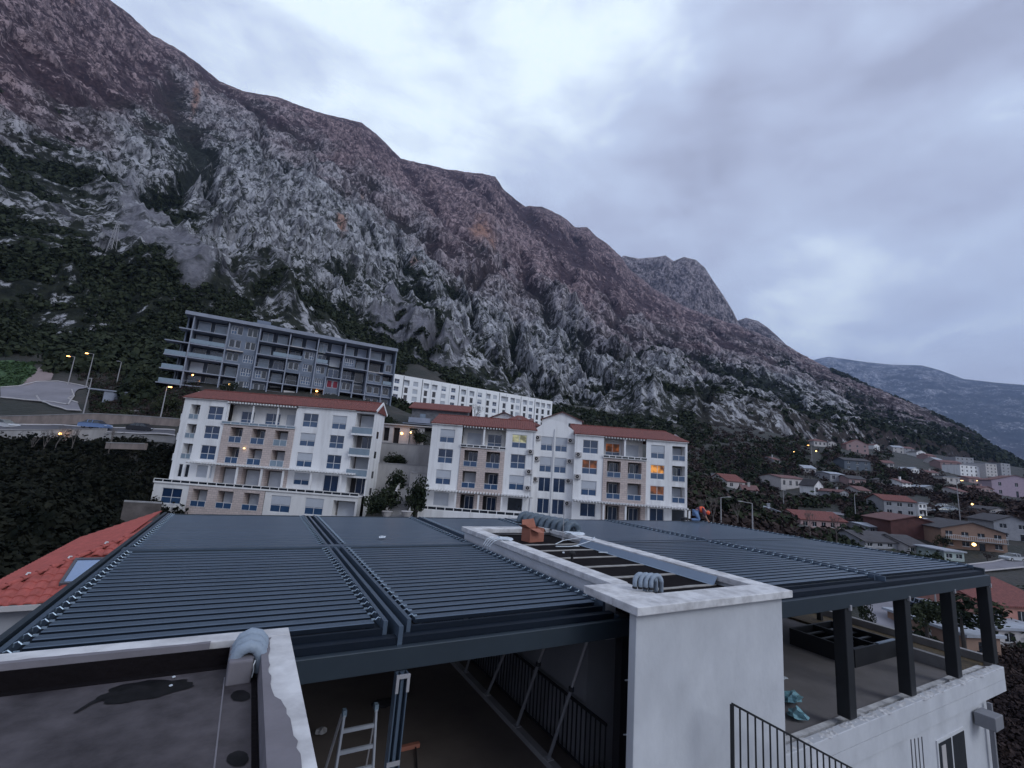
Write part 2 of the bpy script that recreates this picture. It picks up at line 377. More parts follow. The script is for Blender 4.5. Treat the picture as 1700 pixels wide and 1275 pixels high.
def GH(X, Y):     # ground height, heading frame
    X = np.atleast_1d(np.asarray(X, float)); Y = np.atleast_1d(np.asarray(Y, float))
    q = np.stack([np.arctan2(X, Y)*1.3, np.log(np.maximum(np.hypot(X, Y), 4))], 1); out = np.empty(len(q))
    for i in range(0, len(q), 20000):
        b = q[i:i+20000]; out[i:i+20000] = _tps(np.linalg.norm(b[:, None]-_q[None], axis=2))@_w[:_n]+_w[_n]+b@_w[_n+1:]
    d = np.hypot(X, Y)
    return out+.35*fbm(X/9, Y/9, X*0, 3, 5)*np.clip((d-50)/60, 0, 1)*2
def hit(px, py, Y0=20, Y1=900):     # where the sight line of a photo pixel meets the ground (heading frame)
    Ys = np.geomspace(Y0, Y1, 900); v = ray(px, py); P = v[None]*(Ys/v[1])[:, None]
    g = GH(P[:, 0], P[:, 1]); k = np.nonzero(P[:, 2] < g)[0]
    k = k[0] if len(k) else len(Ys)-1
    p = P[k].copy(); p[2] = g[k]; return p

GROUNDM = M('dark_hillside_soil', (.016, .018, .013), col2=(.046, .038, .032), vs=.12, thr=(.42, .68), detail=9, bump=.8, bs=1.2, bdist=.5)
az = np.radians(np.linspace(-80, 80, 420)); bx = np.array([math.atan2(p[0], p[1]) for p in _bp]); bD = np.array([math.hypot(p[0], p[1]) for p in _bp])
def Dbase(a): return np.interp(a, bx, bD)
rows = 190; A, T = np.meshgrid(az, np.linspace(0, 1, rows))
D = np.exp(np.log(14)+(np.log(Dbase(A)*1.12)-np.log(14))*T)
X = D*np.sin(A); Y = D*np.cos(A); Z = GH(X.ravel(), Y.ravel()).reshape(X.shape)
near = np.hypot(X-0, Y-14); Z = np.where(near < 30, np.minimum(Z, -16), Z)
V = np.stack([X.ravel(), Y.ravel(), Z.ravel()], 1)
def grid_faces(r, c):
    i = np.arange(r*c).reshape(r, c); return np.stack([i[:-1, :-1].ravel(), i[:-1, 1:].ravel(), i[1:, 1:].ravel(), i[1:, :-1].ravel()], 1)
def toW(V): V = np.asarray(V); return np.stack([cyaw*V[:, 0]+syaw*V[:, 1], -syaw*V[:, 0]+cyaw*V[:, 1], V[:, 2]], 1)
tagS(link('hillside_ground', np_mesh('hillside_ground', toW(V), grid_faces(rows, len(az)), GROUNDM, True)))
g = MB(); k = 64
g.poly([(14000*math.cos(2*math.pi*i/k), 14000*math.sin(2*math.pi*i/k), -32) for i in range(k)])
tagS(g.build('ground', M('valley_floor', (.05, .055, .06), var=.2, vs=.01)))

# ---------------- mountains
RX = np.arange(0, 1701, 100); RY = np.arange(0, 801, 50)
def row(s, n=18):
    a = [float(v) for v in s.split()]; return a+[a[-1]]*(n-len(a))
RM = np.array([row('.42 .50 .40 .4'), row('.42 .50 .45 .35'), row('.38 .50 .52 .40 .4'), row('.30 .42 .42 .52 .35 .35'), row('.45 .30 .30 .60 .52 .35 .35 .4'),
    row('.78 .60 .55 .35 .66 .60 .36 .32 .4'), row('.30 .34 .68 .30 .72 .76 .58 .50 .45 .45'), row('.24 .26 .34 .40 .82 .82 .64 .55 .55 .45 .45'),
    row('.26 .24 .44 .40 .78 .82 .78 .64 .75 .60 .48 .6 .5'), row('.22 .18 .50 .70 .76 .74 .70 .60 .50 .58 .52 .62 .5'), row('.20 .22 .45 .28 .20 .24 .50 .34 .68 .52 .55 .5 .55 .5'),
    row('.16 .18 .20 .18 .18 .22 .26 .30 .70 .66 .60 .55 .5 .45 .4'), row('.03 .03 .05 .03 .05 .05 .10 .15 .52 .70 .62 .52 .52 .5 .42 .3'), row('.03 .03 .03 .03 .03 .03 .03 .08 .35 .66 .62 .50 .5 .52 .45 .25 .2'),
    row('.03 .03 .03 .03 .03 .03 .03 .05 .15 .35 .42 .22 .20 .50 .52 .38 .12 .1'), row('.03 .03 .03 .03 .03 .03 .03 .05 .05 .1 .1 .05 .05 .2 .2 .2 .15 .1'), row('.03')])
def rmap(px, py):
    x = np.clip(px/100, 0, 16.999); y = np.clip(py/50, 0, 15.999); i = x.astype(int); j = y.astype(int); fx = x-i; fy = y-j
    return (RM[j, i]*(1-fx)+RM[j, i+1]*fx)*(1-fy)+(RM[j+1, i]*(1-fx)+RM[j+1, i+1]*fx)*fy
def blob(px, py, cx, cy, rx, ry, rot=0):
    c, s = math.cos(R(rot)), math.sin(R(rot)); dx, dy = px-cx, py-cy
    return np.clip(1.35-np.hypot((dx*c+dy*s)/rx, (-dx*s+dy*c)/ry), 0, 1)
TL = np.array([(-400, 260), (0, 240), (150, 250), (300, 170), (420, 215), (520, 290), (650, 370), (760, 455), (900, 500), (1000, 560), (1150, 600), (1300, 610), (1500, 700), (1700, 740)])

GULLY = [([(330, 130), (400, 190), (470, 235), (560, 305), (640, 375), (705, 425), (765, 462)], 16, .8), ([(560, 485), (640, 498), (720, 515), (790, 480), (830, 450)], 14, .9), ([(655, 270), (700, 330), (735, 395), (790, 440)], 14, .6),
         ([(740, 290), (790, 330), (830, 370), (905, 395), (950, 470)], 13, .7), ([(835, 310), (880, 370), (950, 425), (1005, 480), (1020, 545)], 15, .8), ([(945, 385), (975, 430), (1040, 480), (1100, 530)], 14, .7), ([(860, 540), (850, 610), (905, 668)], 16, .9), ([(780, 470), (775, 540), (830, 600)], 14, .8),
         ([(1000, 500), (1090, 560), (1200, 620), (1330, 690)], 11, .8), ([(1040, 560), (1160, 625), (1280, 690)], 10, .7), ([(950, 560), (1060, 640), (1170, 700)], 12, .8), ([(1120, 530), (1230, 590), (1380, 660), (1500, 720)], 11, .8), ([(1210, 555), (1330, 620), (1480, 690)], 10, .7),
         ([(270, 160), (310, 225), (330, 300), (300, 350), (250, 360)], 26, .9), ([(330, 235), (355, 300), (340, 360), (360, 400)], 14, .9), ([(420, 200), (440, 280), (480, 330)], 9, .6), ([(500, 250), (530, 330), (600, 400), (640, 470)], 9, .6), ([(600, 320), (650, 400), (665, 470)], 10, .7),
         ([(40, 60), (120, 150), (190, 200)], 18, .5), ([(100, 20), (200, 110), (280, 160)], 14, .5), ([(0, 120), (80, 200), (170, 225)], 20, .6), ([(870, 450), (905, 520), (960, 590), (1000, 660)], 12, .8), ([(690, 620), (760, 560), (800, 610), (850, 640)], 14, .7)]

def mount_mat(name, hazy=0, fine=1.0):
    m = bpy.data.materials.new(name); m.use_nodes = True; t = m.node_tree; b = t.nodes['Principled BSDF']; b.inputs['Roughness'].default_value = .95; b.inputs['Specular IOR Level'].default_value = .15
    def n(tp, **k):
        q = t.nodes.new(tp)
        for a, c in k.items(): setattr(q, a, c)
        return q
    ln = t.links.new
    def att(a): q = n('ShaderNodeAttribute'); q.attribute_name = a; return q.outputs['Fac']
    pos = n('ShaderNodeNewGeometry').outputs['Position']
    def noise(sc, det=6, st=(1, 1, 1), ro=.62):
        mp = n('ShaderNodeMapping'); mp.inputs['Scale'].default_value = st; ln(pos, mp.inputs['Vector'])
        q = n('ShaderNodeTexNoise'); q.inputs['Scale'].default_value = sc*fine; q.inputs['Detail'].default_value = det; q.inputs['Roughness'].default_value = ro; ln(mp.outputs[0], q.inputs['Vector']); return q.outputs['Fac']
    def mixc(f, a, c):
        q = n('ShaderNodeMix', data_type='RGBA')
        if isinstance(f, float): q.inputs[0].default_value = f
        else: ln(f, q.inputs[0])
        for i, v in ((6, a), (7, c)):
            if isinstance(v, tuple): q.inputs[i].default_value = (*v, 1)
            else: ln(v, q.inputs[i])
        return q.outputs[2]
    def ramp(f, lo, hi):
        q = n('ShaderNodeMapRange', interpolation_type='SMOOTHSTEP'); q.inputs['From Min'].default_value = lo; q.inputs['From Max'].default_value = hi; ln(f, q.inputs['Value']); return q.outputs[0]
    nf = noise(.16, 9, (1, 1, .8), .68)
    ma = n('ShaderNodeMath', operation='MULTIPLY_ADD'); ma.inputs[1].default_value = 1.9; ln(nf, ma.inputs[0]); ln(att('rock'), ma.inputs[2])
    rk0 = ramp(ma.outputs[0], .98, 1.12)
    wn = n('ShaderNodeTexNoise'); wn.inputs['Scale'].default_value = .12*fine; wn.inputs['Detail'].default_value = 4; ln(pos, wn.inputs['Vector'])
    wm = n('ShaderNodeVectorMath', operation='MULTIPLY_ADD'); wm.inputs[1].default_value = (7/fine,)*3; ln(wn.outputs['Color'], wm.inputs[0]); ln(pos, wm.inputs[2])
    ws = n('ShaderNodeMapping'); ws.inputs['Scale'].default_value = (1, 1, .55); ln(wm.outputs[0], ws.inputs['Vector'])
    def crev(sc, w0):
        q = n('ShaderNodeTexNoise'); q.inputs['Scale'].default_value = sc*fine; q.inputs['Detail'].default_value = 6; q.inputs['Roughness'].default_value = .6; ln(ws.outputs[0], q.inputs['Vector'])
        a_ = n('ShaderNodeMath', operation='SUBTRACT'); a_.inputs[1].default_value = .5; ln(q.outputs['Fac'], a_.inputs[0]); b_ = n('ShaderNodeMath', operation='ABSOLUTE'); ln(a_.outputs[0], b_.inputs[0]); return ramp(b_.outputs[0], .0, w0)
    mm_ = n('ShaderNodeMath', operation='MULTIPLY'); ln(crev(.035, .030), mm_.inputs[0]); ln(crev(.11, .022), mm_.inputs[1]); vc_ = mm_.outputs[0]
    mu = n('ShaderNodeMath', operation='MULTIPLY'); ln(rk0, mu.inputs[0]); ln(vc_, mu.inputs[1]); rk = mu.outputs[0]
    streak = noise(.09, 8, (1, 1, .35), .7)
    rockc = mixc(ramp(streak, .36, .62), (.060, .059, .068), (.46, .455, .475))
    rockw = mixc(ramp(streak, .38, .64), (.085, .060, .067), (.41, .305, .310))
    tint = att('tint')
    rc = mixc(tint, rockc, rockw)
    rc = mixc(att('rust'), rc, (.36, .20, .145))
    vn = ramp(noise(.22, 7), .35, .7)
    vg = mixc(vn, (.010, .013, .010), (.032, .036, .024)); vb = mixc(vn, (.036, .023, .030), (.085, .054, .062))
    vc = mixc(tint, vg, vb)
    vc = mixc(att('brown'), vc, mixc(vn, (.028, .020, .022), (.070, .050, .046)))
    col = mixc(rk, vc, rc)
    sc = mixc(ramp(noise(.5, 8), .35, .65), (.135, .13, .148), (.225, .22, .245))
    col = mixc(att('scree'), col, sc)
    ln(col, b.inputs['Base Color'])
    bp = n('ShaderNodeBump'); bp.inputs['Strength'].default_value = .9; bp.inputs['Distance'].default_value = 2.2/fine; ln(noise(.35, 9, (1, 1, .7), .7), bp.inputs['Height']); ln(bp.outputs[0], b.inputs['Normal'])
    return m

def mountain(name, ridge, Dr_px, mat, ncol, nrow, az0, az1, Dbf, zbf, p=1.35, amp=1.0, over=.06, lam0=230, seed=1, small=True, fine=1.0, ridge_damp=.75):
    rz = np.array([azel(*r) for r in ridge]); o = np.argsort(rz[:, 0]); rz = rz[o]
    da = np.array([azel(a, b)[0] for a, b, c in Dr_px]); dd = np.array([c for a, b, c in Dr_px])
    azs = np.linspace(az0, az1, ncol); ts = np.linspace(0, 1+over, nrow)
    A, T = np.meshgrid(azs, ts); el = np.interp(A, rz[:, 0], rz[:, 1]); Dr = np.interp(A, da, dd); Db = Dbf(A)
    zr = Dr*np.tan(el); zb = zbf(A, Db)
    D = Db+(Dr-Db)*T; Tc = np.minimum(T, 1); g = np.power(Tc, p)
    z = zb+(zr-zb)*g-np.maximum(T-1, 0)*(Dr-Db)*.9
    sh = D.shape
    lat = (A*900).ravel(); X = (D*np.sin(A)).ravel(); Y = (D*np.cos(A)).ravel(); Z = z.ravel(); lat2 = A.ravel()*Dr.ravel()
    px, py = proj_np(np.stack([X, Y, Z], 1))
    q1 = fbm(X/70, Y/70, Z/70, 3, 90+seed)
    wx = px+q1*45*fine; wy = py+fbm(X/60, Y/60, Z/60, 3, 95+seed)*35*fine
    Rk = rmap(wx, wy)
    scree = np.zeros_like(px); rust = np.zeros_like(px)
    if small:
        for b_ in [(213, 385, 24, 48, 8), (238, 450, 34, 48, -10), (285, 500, 50, 26, 35), (175, 455, 26, 18, 30), (655, 550, 34, 22, 30), (700, 582, 46, 18, 30), (755, 605, 22, 12, 20), (520, 660, 1, 1, 0)]:
            scree = np.maximum(scree, blob(wx*.6+px*.4, wy*.6+py*.4, *b_))
        for b_ in [(563, 412, 9, 20, 10), (795, 405, 16, 20, -20), (812, 425, 8, 12, 0), (598, 345, 5, 9, 0), (318, 180, 6, 22, 0), (682, 462, 14, 5, 10), (96, 12, 22, 9, 20), (760, 312, 10, 8, 0)]:
            rust = np.maximum(rust, blob(wx*.3+px*.7, wy*.3+py*.7, *b_))
    scree = np.clip(scree*3, 0, 1)*np.clip(1.4-np.abs(fbm(X/14, Y/14, Z/14, 3, 77))*3, 0, 1)
    yl = np.interp(px, TL[:, 0], TL[:, 1]); tint = np.clip(.5-(py-yl-q1*60)/110, 0, 1)*(1 if small else .55)*(0.15 if fine < .3 else 1)
    brown = np.clip((px-1120)/80, 0, 1)*np.clip((py-690-(px-1200)*.10)/40, 0, 1)*.9
    fa = fbm(X/26*fine, Y/26*fine, Z/22*fine, 5, 30+seed, .62)
    gul = np.zeros_like(px)
    if small:
        for pts, wd, st in GULLY:
            for (xa, ya), (xb, yb) in zip(pts[:-1], pts[1:]):
                dx, dy = xb-xa, yb-ya; gx = px*.45+wx*.55; gy = py*.45+wy*.55; k = np.clip(((gx-xa)*dx+(gy-ya)*dy)/(dx*dx+dy*dy), 0, 1)
                gul = np.maximum(gul, st*np.clip(1-np.hypot(gx-xa-k*dx, gy-ya-k*dy)/wd, 0, 1))
    rockv = (Rk-.5)*.84+fa*.52+.0-gul*.55
    # relief
    a1 = (lat2*.60+Z*.80)/lam0; b1 = (lat2*.80-Z*.60)/(lam0*3.2)
    big = ridged(a1, b1, Y/lam0/3, 3, seed)*.5+.5
    mid = ridged(lat2/70*fine, Z/150*fine, D.ravel()/110*fine, 4, 11+seed, .6)
    sm = ridged(X/21*fine, Y/21*fine, Z/36*fine, 4, 21+seed, .62)
    damp = 1-ridge_damp*np.clip((T.ravel()-.86)/.14, 0, 1); low = np.clip(T.ravel()/.05, 0, 1)
    ro = np.clip(rockv*2.2+.5, .12, 1)
    d = amp*damp*low*((big-.5)*lam0*.36+mid*19/fine*(.35+.65*ro)+sm*8.5/fine*(.25+.75*ro)*(1-.9*scree)+fa*4.0/fine*(1-.8*scree)-gul*26)
    rockv = rockv+sm*.16+mid*.16+(big-.5)*.30+fbm(a1*2.3, b1*1.6, Y/90, 4, 61+seed)*.22
    hx, hy = -X/np.hypot(X, Y), -Y/np.hypot(X, Y)
    X2 = X+hx*d*.72; Y2 = Y+hy*d*.72; Z2 = Z+d*.62
    V = np.stack([X2, Y2, Z2], 1)
    ob = tagS(link(name, np_mesh(name, toW(V), grid_faces(*sh)[:, ::-1], mat, False, dict(rock=rockv, tint=tint, scree=scree, rust=np.clip(rust*1.5*(.75+q1), 0, .8), brown=brown))))
    return dict(V=V, rock=rockv, tint=tint, scree=scree, px=px, py=py, sh=sh, T=T.ravel(), D=D.ravel())

MMAT = mount_mat('limestone_and_scrub')
ridge1 = [(-500, -700), (-200, -420), (0, -150), (100, -62), (180, 0), (215, 28), (250, 62), (290, 85), (330, 112), (365, 138), (400, 152), (450, 164), (500, 180), (545, 192), (600, 206), (632, 232), (665, 266), (695, 274), (720, 280), (760, 286), (800, 290), (822, 294), (835, 312), (850, 325), (872, 343), (900, 344), (930, 358), (955, 378), (975, 380), (990, 395), (1010, 410), (1030, 428), (1045, 450), (1088, 484), (1135, 512), (1180, 530), (1225, 543), (1260, 556), (1300, 573), (1347, 600), (1418, 632), (1488, 669), (1559, 706), (1620, 735), (1648, 758), (1672, 768), (1700, 786), (1800, 820), (2400, 905)]
DR = [(-300, -300, 1050), (0, 0, 1150), (200, 10, 1350), (600, 200, 1550), (835, 312, 1700), (1045, 445, 1850), (1225, 543, 1900), (1420, 632, 1700), (1620, 735, 1350), (1700, 786, 1250), (2400, 900, 1200)]
def zb1(A, Db): return GH((Db*np.sin(A)).ravel(), (Db*np.cos(A)).ravel()).reshape(A.shape)
a0 = azel(-90, 300)[0]; a1 = azel(1790, 820)[0]
MT = mountain('rocky_mountain', ridge1, DR, MMAT, 1050, 500, a0-R(10), a1+R(6), Dbase, zb1, p=1.3, seed=1)
ridge2 = [(900, 480), (1000, 452), (1020, 438), (1035, 425), (1060, 431), (1090, 428), (1105, 425), (1118, 434), (1135, 428), (1155, 432), (1170, 445), (1185, 468), (1200, 490), (1215, 515), (1228, 540), (1250, 575), (1300, 640)]
mountain('limestone_peak', ridge2, [(900, 450, 2700), (1300, 450, 2700)], mount_mat('distant_limestone', fine=.7), 300, 200, azel(960, 450)[0], azel(1275, 590)[0], lambda A: A*0+2150., lambda A, D: A*0+330., p=1.0, seed=4, small=False, fine=.6, lam0=320, ridge_damp=.9)
ridge3 = [(1150, 640), (1200, 560), (1220, 534), (1238, 529), (1258, 534), (1275, 545), (1292, 560), (1308, 576), (1330, 590), (1352, 603), (1400, 660), (1500, 720)]
mountain('wooded_hump', ridge3, [(1150, 550, 3300), (1500, 550, 3300)], mount_mat('distant_wooded_rock', fine=.5), 220, 120, azel(1180, 560)[0], azel(1430, 680)[0], lambda A: A*0+2500., lambda A, D: A*0+150., p=1.0, seed=6, small=False, fine=.5, lam0=400, ridge_damp=.9)
ridge4 = [(1150, 640), (1300, 612), (1340, 601), (1375, 593), (1400, 596), (1440, 602), (1480, 606), (1530, 607), (1560, 615), (1600, 630), (1650, 636), (1700, 640), (1800, 652), (2000, 690), (2600, 760)]
mountain('far_mountain', ridge4, [(1150, 600, 11000), (2600, 700, 11000)], mount_mat('far_mountain_rock', fine=.25), 300, 160, azel(1250, 640)[0], azel(2100, 720)[0], lambda A: A*0+5800., lambda A, D: A*0-30., p=1.15, seed=8, small=False, fine=.18, lam0=1400, amp=.9, ridge_damp=.9)

# ---------------- shrubs: leaf-clump templates joined into one mesh per stand (stuff)
def clump(nq, seed, flat=.8, leaf=.42):
    r = np.random.default_rng(seed); V = []; 
    for i in range(nq):
        d = r.normal(size=3); d /= np.linalg.norm(d); rad = r.uniform(.55, 1.0)*(1+.22*math.sin(3*math.atan2(d[1], d[0])+seed))
        c = d*rad; c[2] = abs(c[2])*flat*1.25 if c[2] > -.3 else c[2]*.4
        n = d+r.normal(size=3)*.55; n /= np.linalg.norm(n); a = np.cross(n, r.normal(size=3)); a /= np.linalg.norm(a); b = np.cross(n, a)
        s = leaf*r.uniform(.6, 1.25)
        V += [c-a*s-b*s*.7, c+a*s-b*s*.8, c+a*s*.8+b*s, c-a*s*.9+b*s*.75]
    return np.array(V)
def scatter(name, P, sizes, mat, nq=24, nvar=8, leaf=.42, flat=.8, label=None, cat='shrubs'):
    T = [clump(nq, 100+i, flat, leaf) for i in range(nvar)]; Vs = []; 
    which = rng.integers(0, nvar, len(P)); ang = rng.uniform(0, 2*math.pi, len(P))
    for k in range(nvar):
        s = which == k; n = s.sum()
        if not n: continue
        c, sn = np.cos(ang[s])[:, None], np.sin(ang[s])[:, None]; t = T[k]
        x = (t[None, :, 0]*c-t[None, :, 1]*sn)*sizes[s][:, None]; y = (t[None, :, 0]*sn+t[None, :, 1]*c)*sizes[s][:, None]; zz = t[None, :, 2]*sizes[s][:, None]
        Vs.append(np.stack([x+P[s][:, 0:1], y+P[s][:, 1:2], zz+P[s][:, 2:3]], 2).reshape(-1, 3))
    V = np.concatenate(Vs); Fq = np.arange(len(V)).reshape(-1, 4)
    o = link(name, np_mesh(name, toW(V), Fq, mat)); tag(o, label, cat, None, 'stuff'); return o
SHRUBM = M('dark_evergreen_scrub', (.014, .020, .012), col2=(.046, .054, .030), vs=.35, thr=(.38, .68), rough=.9, detail=6, spec=.1)
SHRUBB = M('bare_brown_scrub', (.030, .022, .022), col2=(.078, .056, .050), vs=.3, thr=(.38, .68), rough=.95, detail=6, spec=.05)
def pick(mask, w, n, seed):
    r = np.random.default_rng(seed); idx = np.nonzero(mask)[0]; pw = w[idx]; pw = pw/pw.sum(); return r.choice(idx, n, p=pw, replace=False)
inf = (MT['px'] > -60) & (MT['px'] < 1760) & (MT['py'] > -40)
w_ = (MT['D']/400)**1.3*np.clip(.15-MT['rock'], .03, 1)*(1-MT['scree'])
m1 = inf & (MT['D'] < 620) & (MT['rock'] < -.06) & (MT['scree'] < .3) & (MT['px'] < 1150)
i1 = pick(m1, w_, min(12500, int(m1.sum()*.6)), 1)
scatter('mountain_scrub', MT['V'][i1], rng.uniform(.9, 2.5, len(i1))*np.clip(MT['D'][i1]/260, .8, 1.4), SHRUBM, 24, leaf=.30, label='dense dark evergreen scrub covering the foot of the rocky mountain')
m2 = inf & (MT['D'] < 1400) & (MT['D'] > 400) & (MT['rock'] < .1) & (MT['px'] > 1050) & (MT['tint'] < .5)
i2 = pick(m2, w_*0+1, 2600, 2)
scatter('slope_scrub', MT['V'][i2], rng.uniform(1.6, 4.0, len(i2))*np.clip(MT['D'][i2]/450, .8, 1.5), SHRUBM, 14, label='scattered dark pines and scrub on the descending right flank of the mountain')
m3 = (MT['px'] > 1380) & (MT['px'] < 1700) & (MT['T'] > .90) & (MT['T'] < 1.01)
i3 = pick(m3, w_*0+1, 1100, 3)
scatter('ridge_pines', MT['V'][i3], rng.uniform(4, 8, len(i3)), SHRUBM, 14, label='dark pine wood along the lower skyline of the right ridge')
# near ground scrub
def gpick(n, seed, f):
    r = np.random.default_rng(seed); out = []
    while len(out) < n:
        a = r.uniform(-.95, .92, 4000); t = r.uniform(0, 1, 4000); Db = Dbase(a); D = np.exp(np.log(26)+(np.log(Db*1.05)-np.log(26))*t); X, Y = D*np.sin(a), D*np.cos(a); Z = GH(X, Y)
        px, py = proj_np(np.stack([X, Y, Z], 1)); k = f(px, py, X, Y, D); out += list(np.stack([X, Y, Z], 1)[k][:n-len(out)])
    return np.array(out)
def notroad(px, py):
    road = (px < 215) & (py > 618) & (py < 690) | (px < 330) & (py > 694) & (py < 735) | (px < 75) & (py > 590) & (py < 640)
    return ~road
P1 = gpick(3000, 5, lambda px, py, X, Y, D: (px < 300) & (px > -150) & (py > 734) & (Y < 73) & (D > 30) & (X < -22))
THK = M('black_green_thicket', (.006, .008, .006), col2=(.026, .026, .018), vs=.5, thr=(.40, .70), rough=.95, spec=.05)
scatter('dark_thicket', P1, rng.uniform(.7, 1.8, len(P1)), THK, 84, leaf=.13, label='black green thicket filling the slope below the parking road')
P2 = gpick(2400, 6, lambda px, py, X, Y, D: (px < 640) & (px > -80) & (Y > 86) & (D < 240) & (py < 690) & notroad(px, py) & ((X < -72) | (Y > 126)))
scatter('hillside_thicket', P2, rng.uniform(1.0, 2.6, len(P2)), SHRUBM, 44, leaf=.26, label='dark bushes on the hillside above the hairpin road')

P3 = gpick(1700, 9, lambda px, py, X, Y, D: (px > 600) & (px < 1180) & (Y > 122) & (py < 730) & ~((X > -52) & (X < 28) & (Y > 160) & (Y < 225)))
scatter('scrub_behind_blocks', P3, rng.uniform(1.2, 3.0, len(P3)), SHRUBM, 26, leaf=.28, label='dark scrub between the white apartment rows and the rocky slope')
P4 = gpick(500, 10, lambda px, py, X, Y, D: (px > 600) & (px < 1150) & (Y > 70) & (Y < 100) & (X > 32))
scatter('scrub_beside_block', P4, rng.uniform(.8, 1.8, len(P4)), SHRUBB, 50, leaf=.16, label='brown scrub right behind the right white block')

P5 = gpick(2600, 12, lambda px, py, X, Y, D: (px > 130) & (px < 330) & (py > 600) & (py < 700) & (Y > 79) & (Y < 128) & ~((px < 150) & (py > 632)))
scatter('roadside_scrub', P5[:1300], rng.uniform(.25, .8, 1300), SHRUBM, 26, leaf=.2, label='low green scrub on the bank between the hairpin road and the parked cars')
scatter('roadside_dry_scrub', P5[1300:], rng.uniform(.2, .7, 1300), SHRUBB, 26, leaf=.2, label='dry brown scrub on the bank between the hairpin road and the parked cars')
P6 = gpick(900, 13, lambda px, py, X, Y, D: (px > 1560) & (px < 1760) & (py > 1075) & (py < 1330) & (Y > 22))
scatter('bank_scrub', P6, rng.uniform(.4, 1.1, len(P6)), SHRUBB, 60, leaf=.12, label='brown bushes on the dark bank at the lower right edge')
P7 = gpick(2600, 14, lambda px, py, X, Y, D: (px > 1400) & (px < 1760) & (py > 735) & (py < 880) & (Y > 130))
_u = np.array([not any(a-2 < x < c+2 and b+4 < y < d+3 for a, b, c, d in [(1462, 820, 1548, 862), (1655, 790, 1710, 832), (1570, 755, 1700, 806), (1395, 722, 1450, 756), (1395, 765, 1450, 785), (1480, 735, 1575, 778), (1555, 832, 1600, 856), (1445, 842, 1470, 856)]) for x, y in zip(*proj_np(P7))])
P7 = P7[_u]; scatter('orchard_scrub', P7, rng.uniform(.9, 2.2, len(P7)), SHRUBB, 22, leaf=.26, label='brown winter orchards and scrub behind the right hand houses')

# ================================================================== FOREGROUND (world frame, camera at the origin)
LZ = -2.1
# ---------------- pergola bays
def louver_mesh(w, hw, pitch):
    m = MB(); z0 = -.062; c = .008
    m.quad((0, -hw+c, 0), (w, -hw+c, 0), (w, hw-c, 0), (0, hw-c, 0)); m.quad((0, -hw, -c), (w, -hw, -c), (w, -hw+c, 0), (0, -hw+c, 0)); m.quad((0, hw-c, 0), (w, hw-c, 0), (w, hw, -c), (0, hw, -c))
    m.quad((0, hw, -c), (w, hw, -c), (w, hw, z0), (0, hw, z0)); m.poly([(0, -hw, z0), (0, -hw, -c), (0, hw, -c), (0, hw, z0)]); m.poly([(w, hw, z0), (w, hw, -c), (w, -hw, -c), (w, -hw, z0)])
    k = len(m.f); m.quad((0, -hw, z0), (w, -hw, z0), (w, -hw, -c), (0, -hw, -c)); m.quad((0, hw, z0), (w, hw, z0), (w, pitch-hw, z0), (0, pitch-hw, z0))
    me = m.mesh('louver', LOUV); me.materials.append(GUTTER_AND_SHADE)
    for i in range(k, len(me.polygons)): me.polygons[i].material_index = 1  # groove front and added floor coloured near black as shade between louvers
    return me
def pin_mesh():
    m = MB()
    for sx in (0,):
        m.tube([(0, -.045, .02), (.035, -.04, .05), (.07, -.02, .03), (.075, .0, -.01)], .008, 5)
        m.box(-.045, .0, -.03, -.014, .012, .032)
    return m
ROWS = [(6.30, 11.48), (11.78, 17.05)]
BAYS = [(-1.82, 1.90), (2.16, 5.60), (5.86, 9.30), (9.55, 14.98), (15.22, 21.80)]
BLAB = {(0, 0): 'nearest left bay of the dark louvred pergola roof, behind the flat roof parapet', (0, 1): 'far left bay of the dark louvred pergola roof, below the left white apartment block',
        (1, 0): 'near louvred bay of the pergola roof beside the white stair tower', (1, 1): 'far louvred bay of the pergola roof with a small white scrap lying on it',
        (2, 1): 'far louvred bay of the pergola roof directly behind the white stair tower', (3, 0): 'near louvred bay of the pergola roof to the right of the stair tower',
        (3, 1): 'far louvred bay of the pergola roof right of the thin aerial pole', (4, 0): 'outermost near louvred bay above the open right terrace', (4, 1): 'outermost far louvred bay that the worker kneels on'}
for (bi, ri), lab in BLAB.items():
    x0, x1 = BAYS[bi]; y0, y1 = ROWS[ri]
    if (bi, ri) == (3, 0): x0 = 8.95
    n = 22; t = empty('pergola_roof_bay', (x0, y0, LZ), 0, lab, 'pergola roof', 'louvred pergola roof bays')
    W = x1-x0; pitch = (y1-y0-.10)/n; me = louver_mesh(W-.30, pitch*(.30 if ri == 0 else .405), pitch)
    for k in range(n): 
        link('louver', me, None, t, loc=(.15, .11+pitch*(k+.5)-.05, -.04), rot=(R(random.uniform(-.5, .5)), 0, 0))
    D_ = y1-y0
    for a_, b_ in ((0, .055), (W-.055, W)): MB().box(a_, b_, 0, D_, -.26, .0).build('side_beam', LOUV, t)
    for a_, b_, c_ in ((0, .05, -.09), (D_-.05, D_, -.03)): MB().box(.057, W-.057, a_, b_, -.26, c_).build('end_beam', GUTTER_AND_SHADE if a_ == 0 else ANTH, t)
    for a_, b_ in ((.057, .14), (W-.14, W-.057)): MB().box(a_, b_, .052, D_-.052, -.26, -.12).build('gutter', GUTTER_AND_SHADE, t)
    p = MB()
    for k in range(n):
        yy = .11+pitch*(k+.5)-.05
        for sx, xx in ((1, .135), (-1, W-.135)):
            q = pin_mesh(); q.v = [(xx-sx*v[0], yy+v[1], v[2]-.035) for v in q.v]
            n0 = len(p.v); p.v += q.v; p.f += [tuple(n0+i for i in f) for f in q.f]
    tag(p.build('louver_pins', PIN, t), kind='stuff')
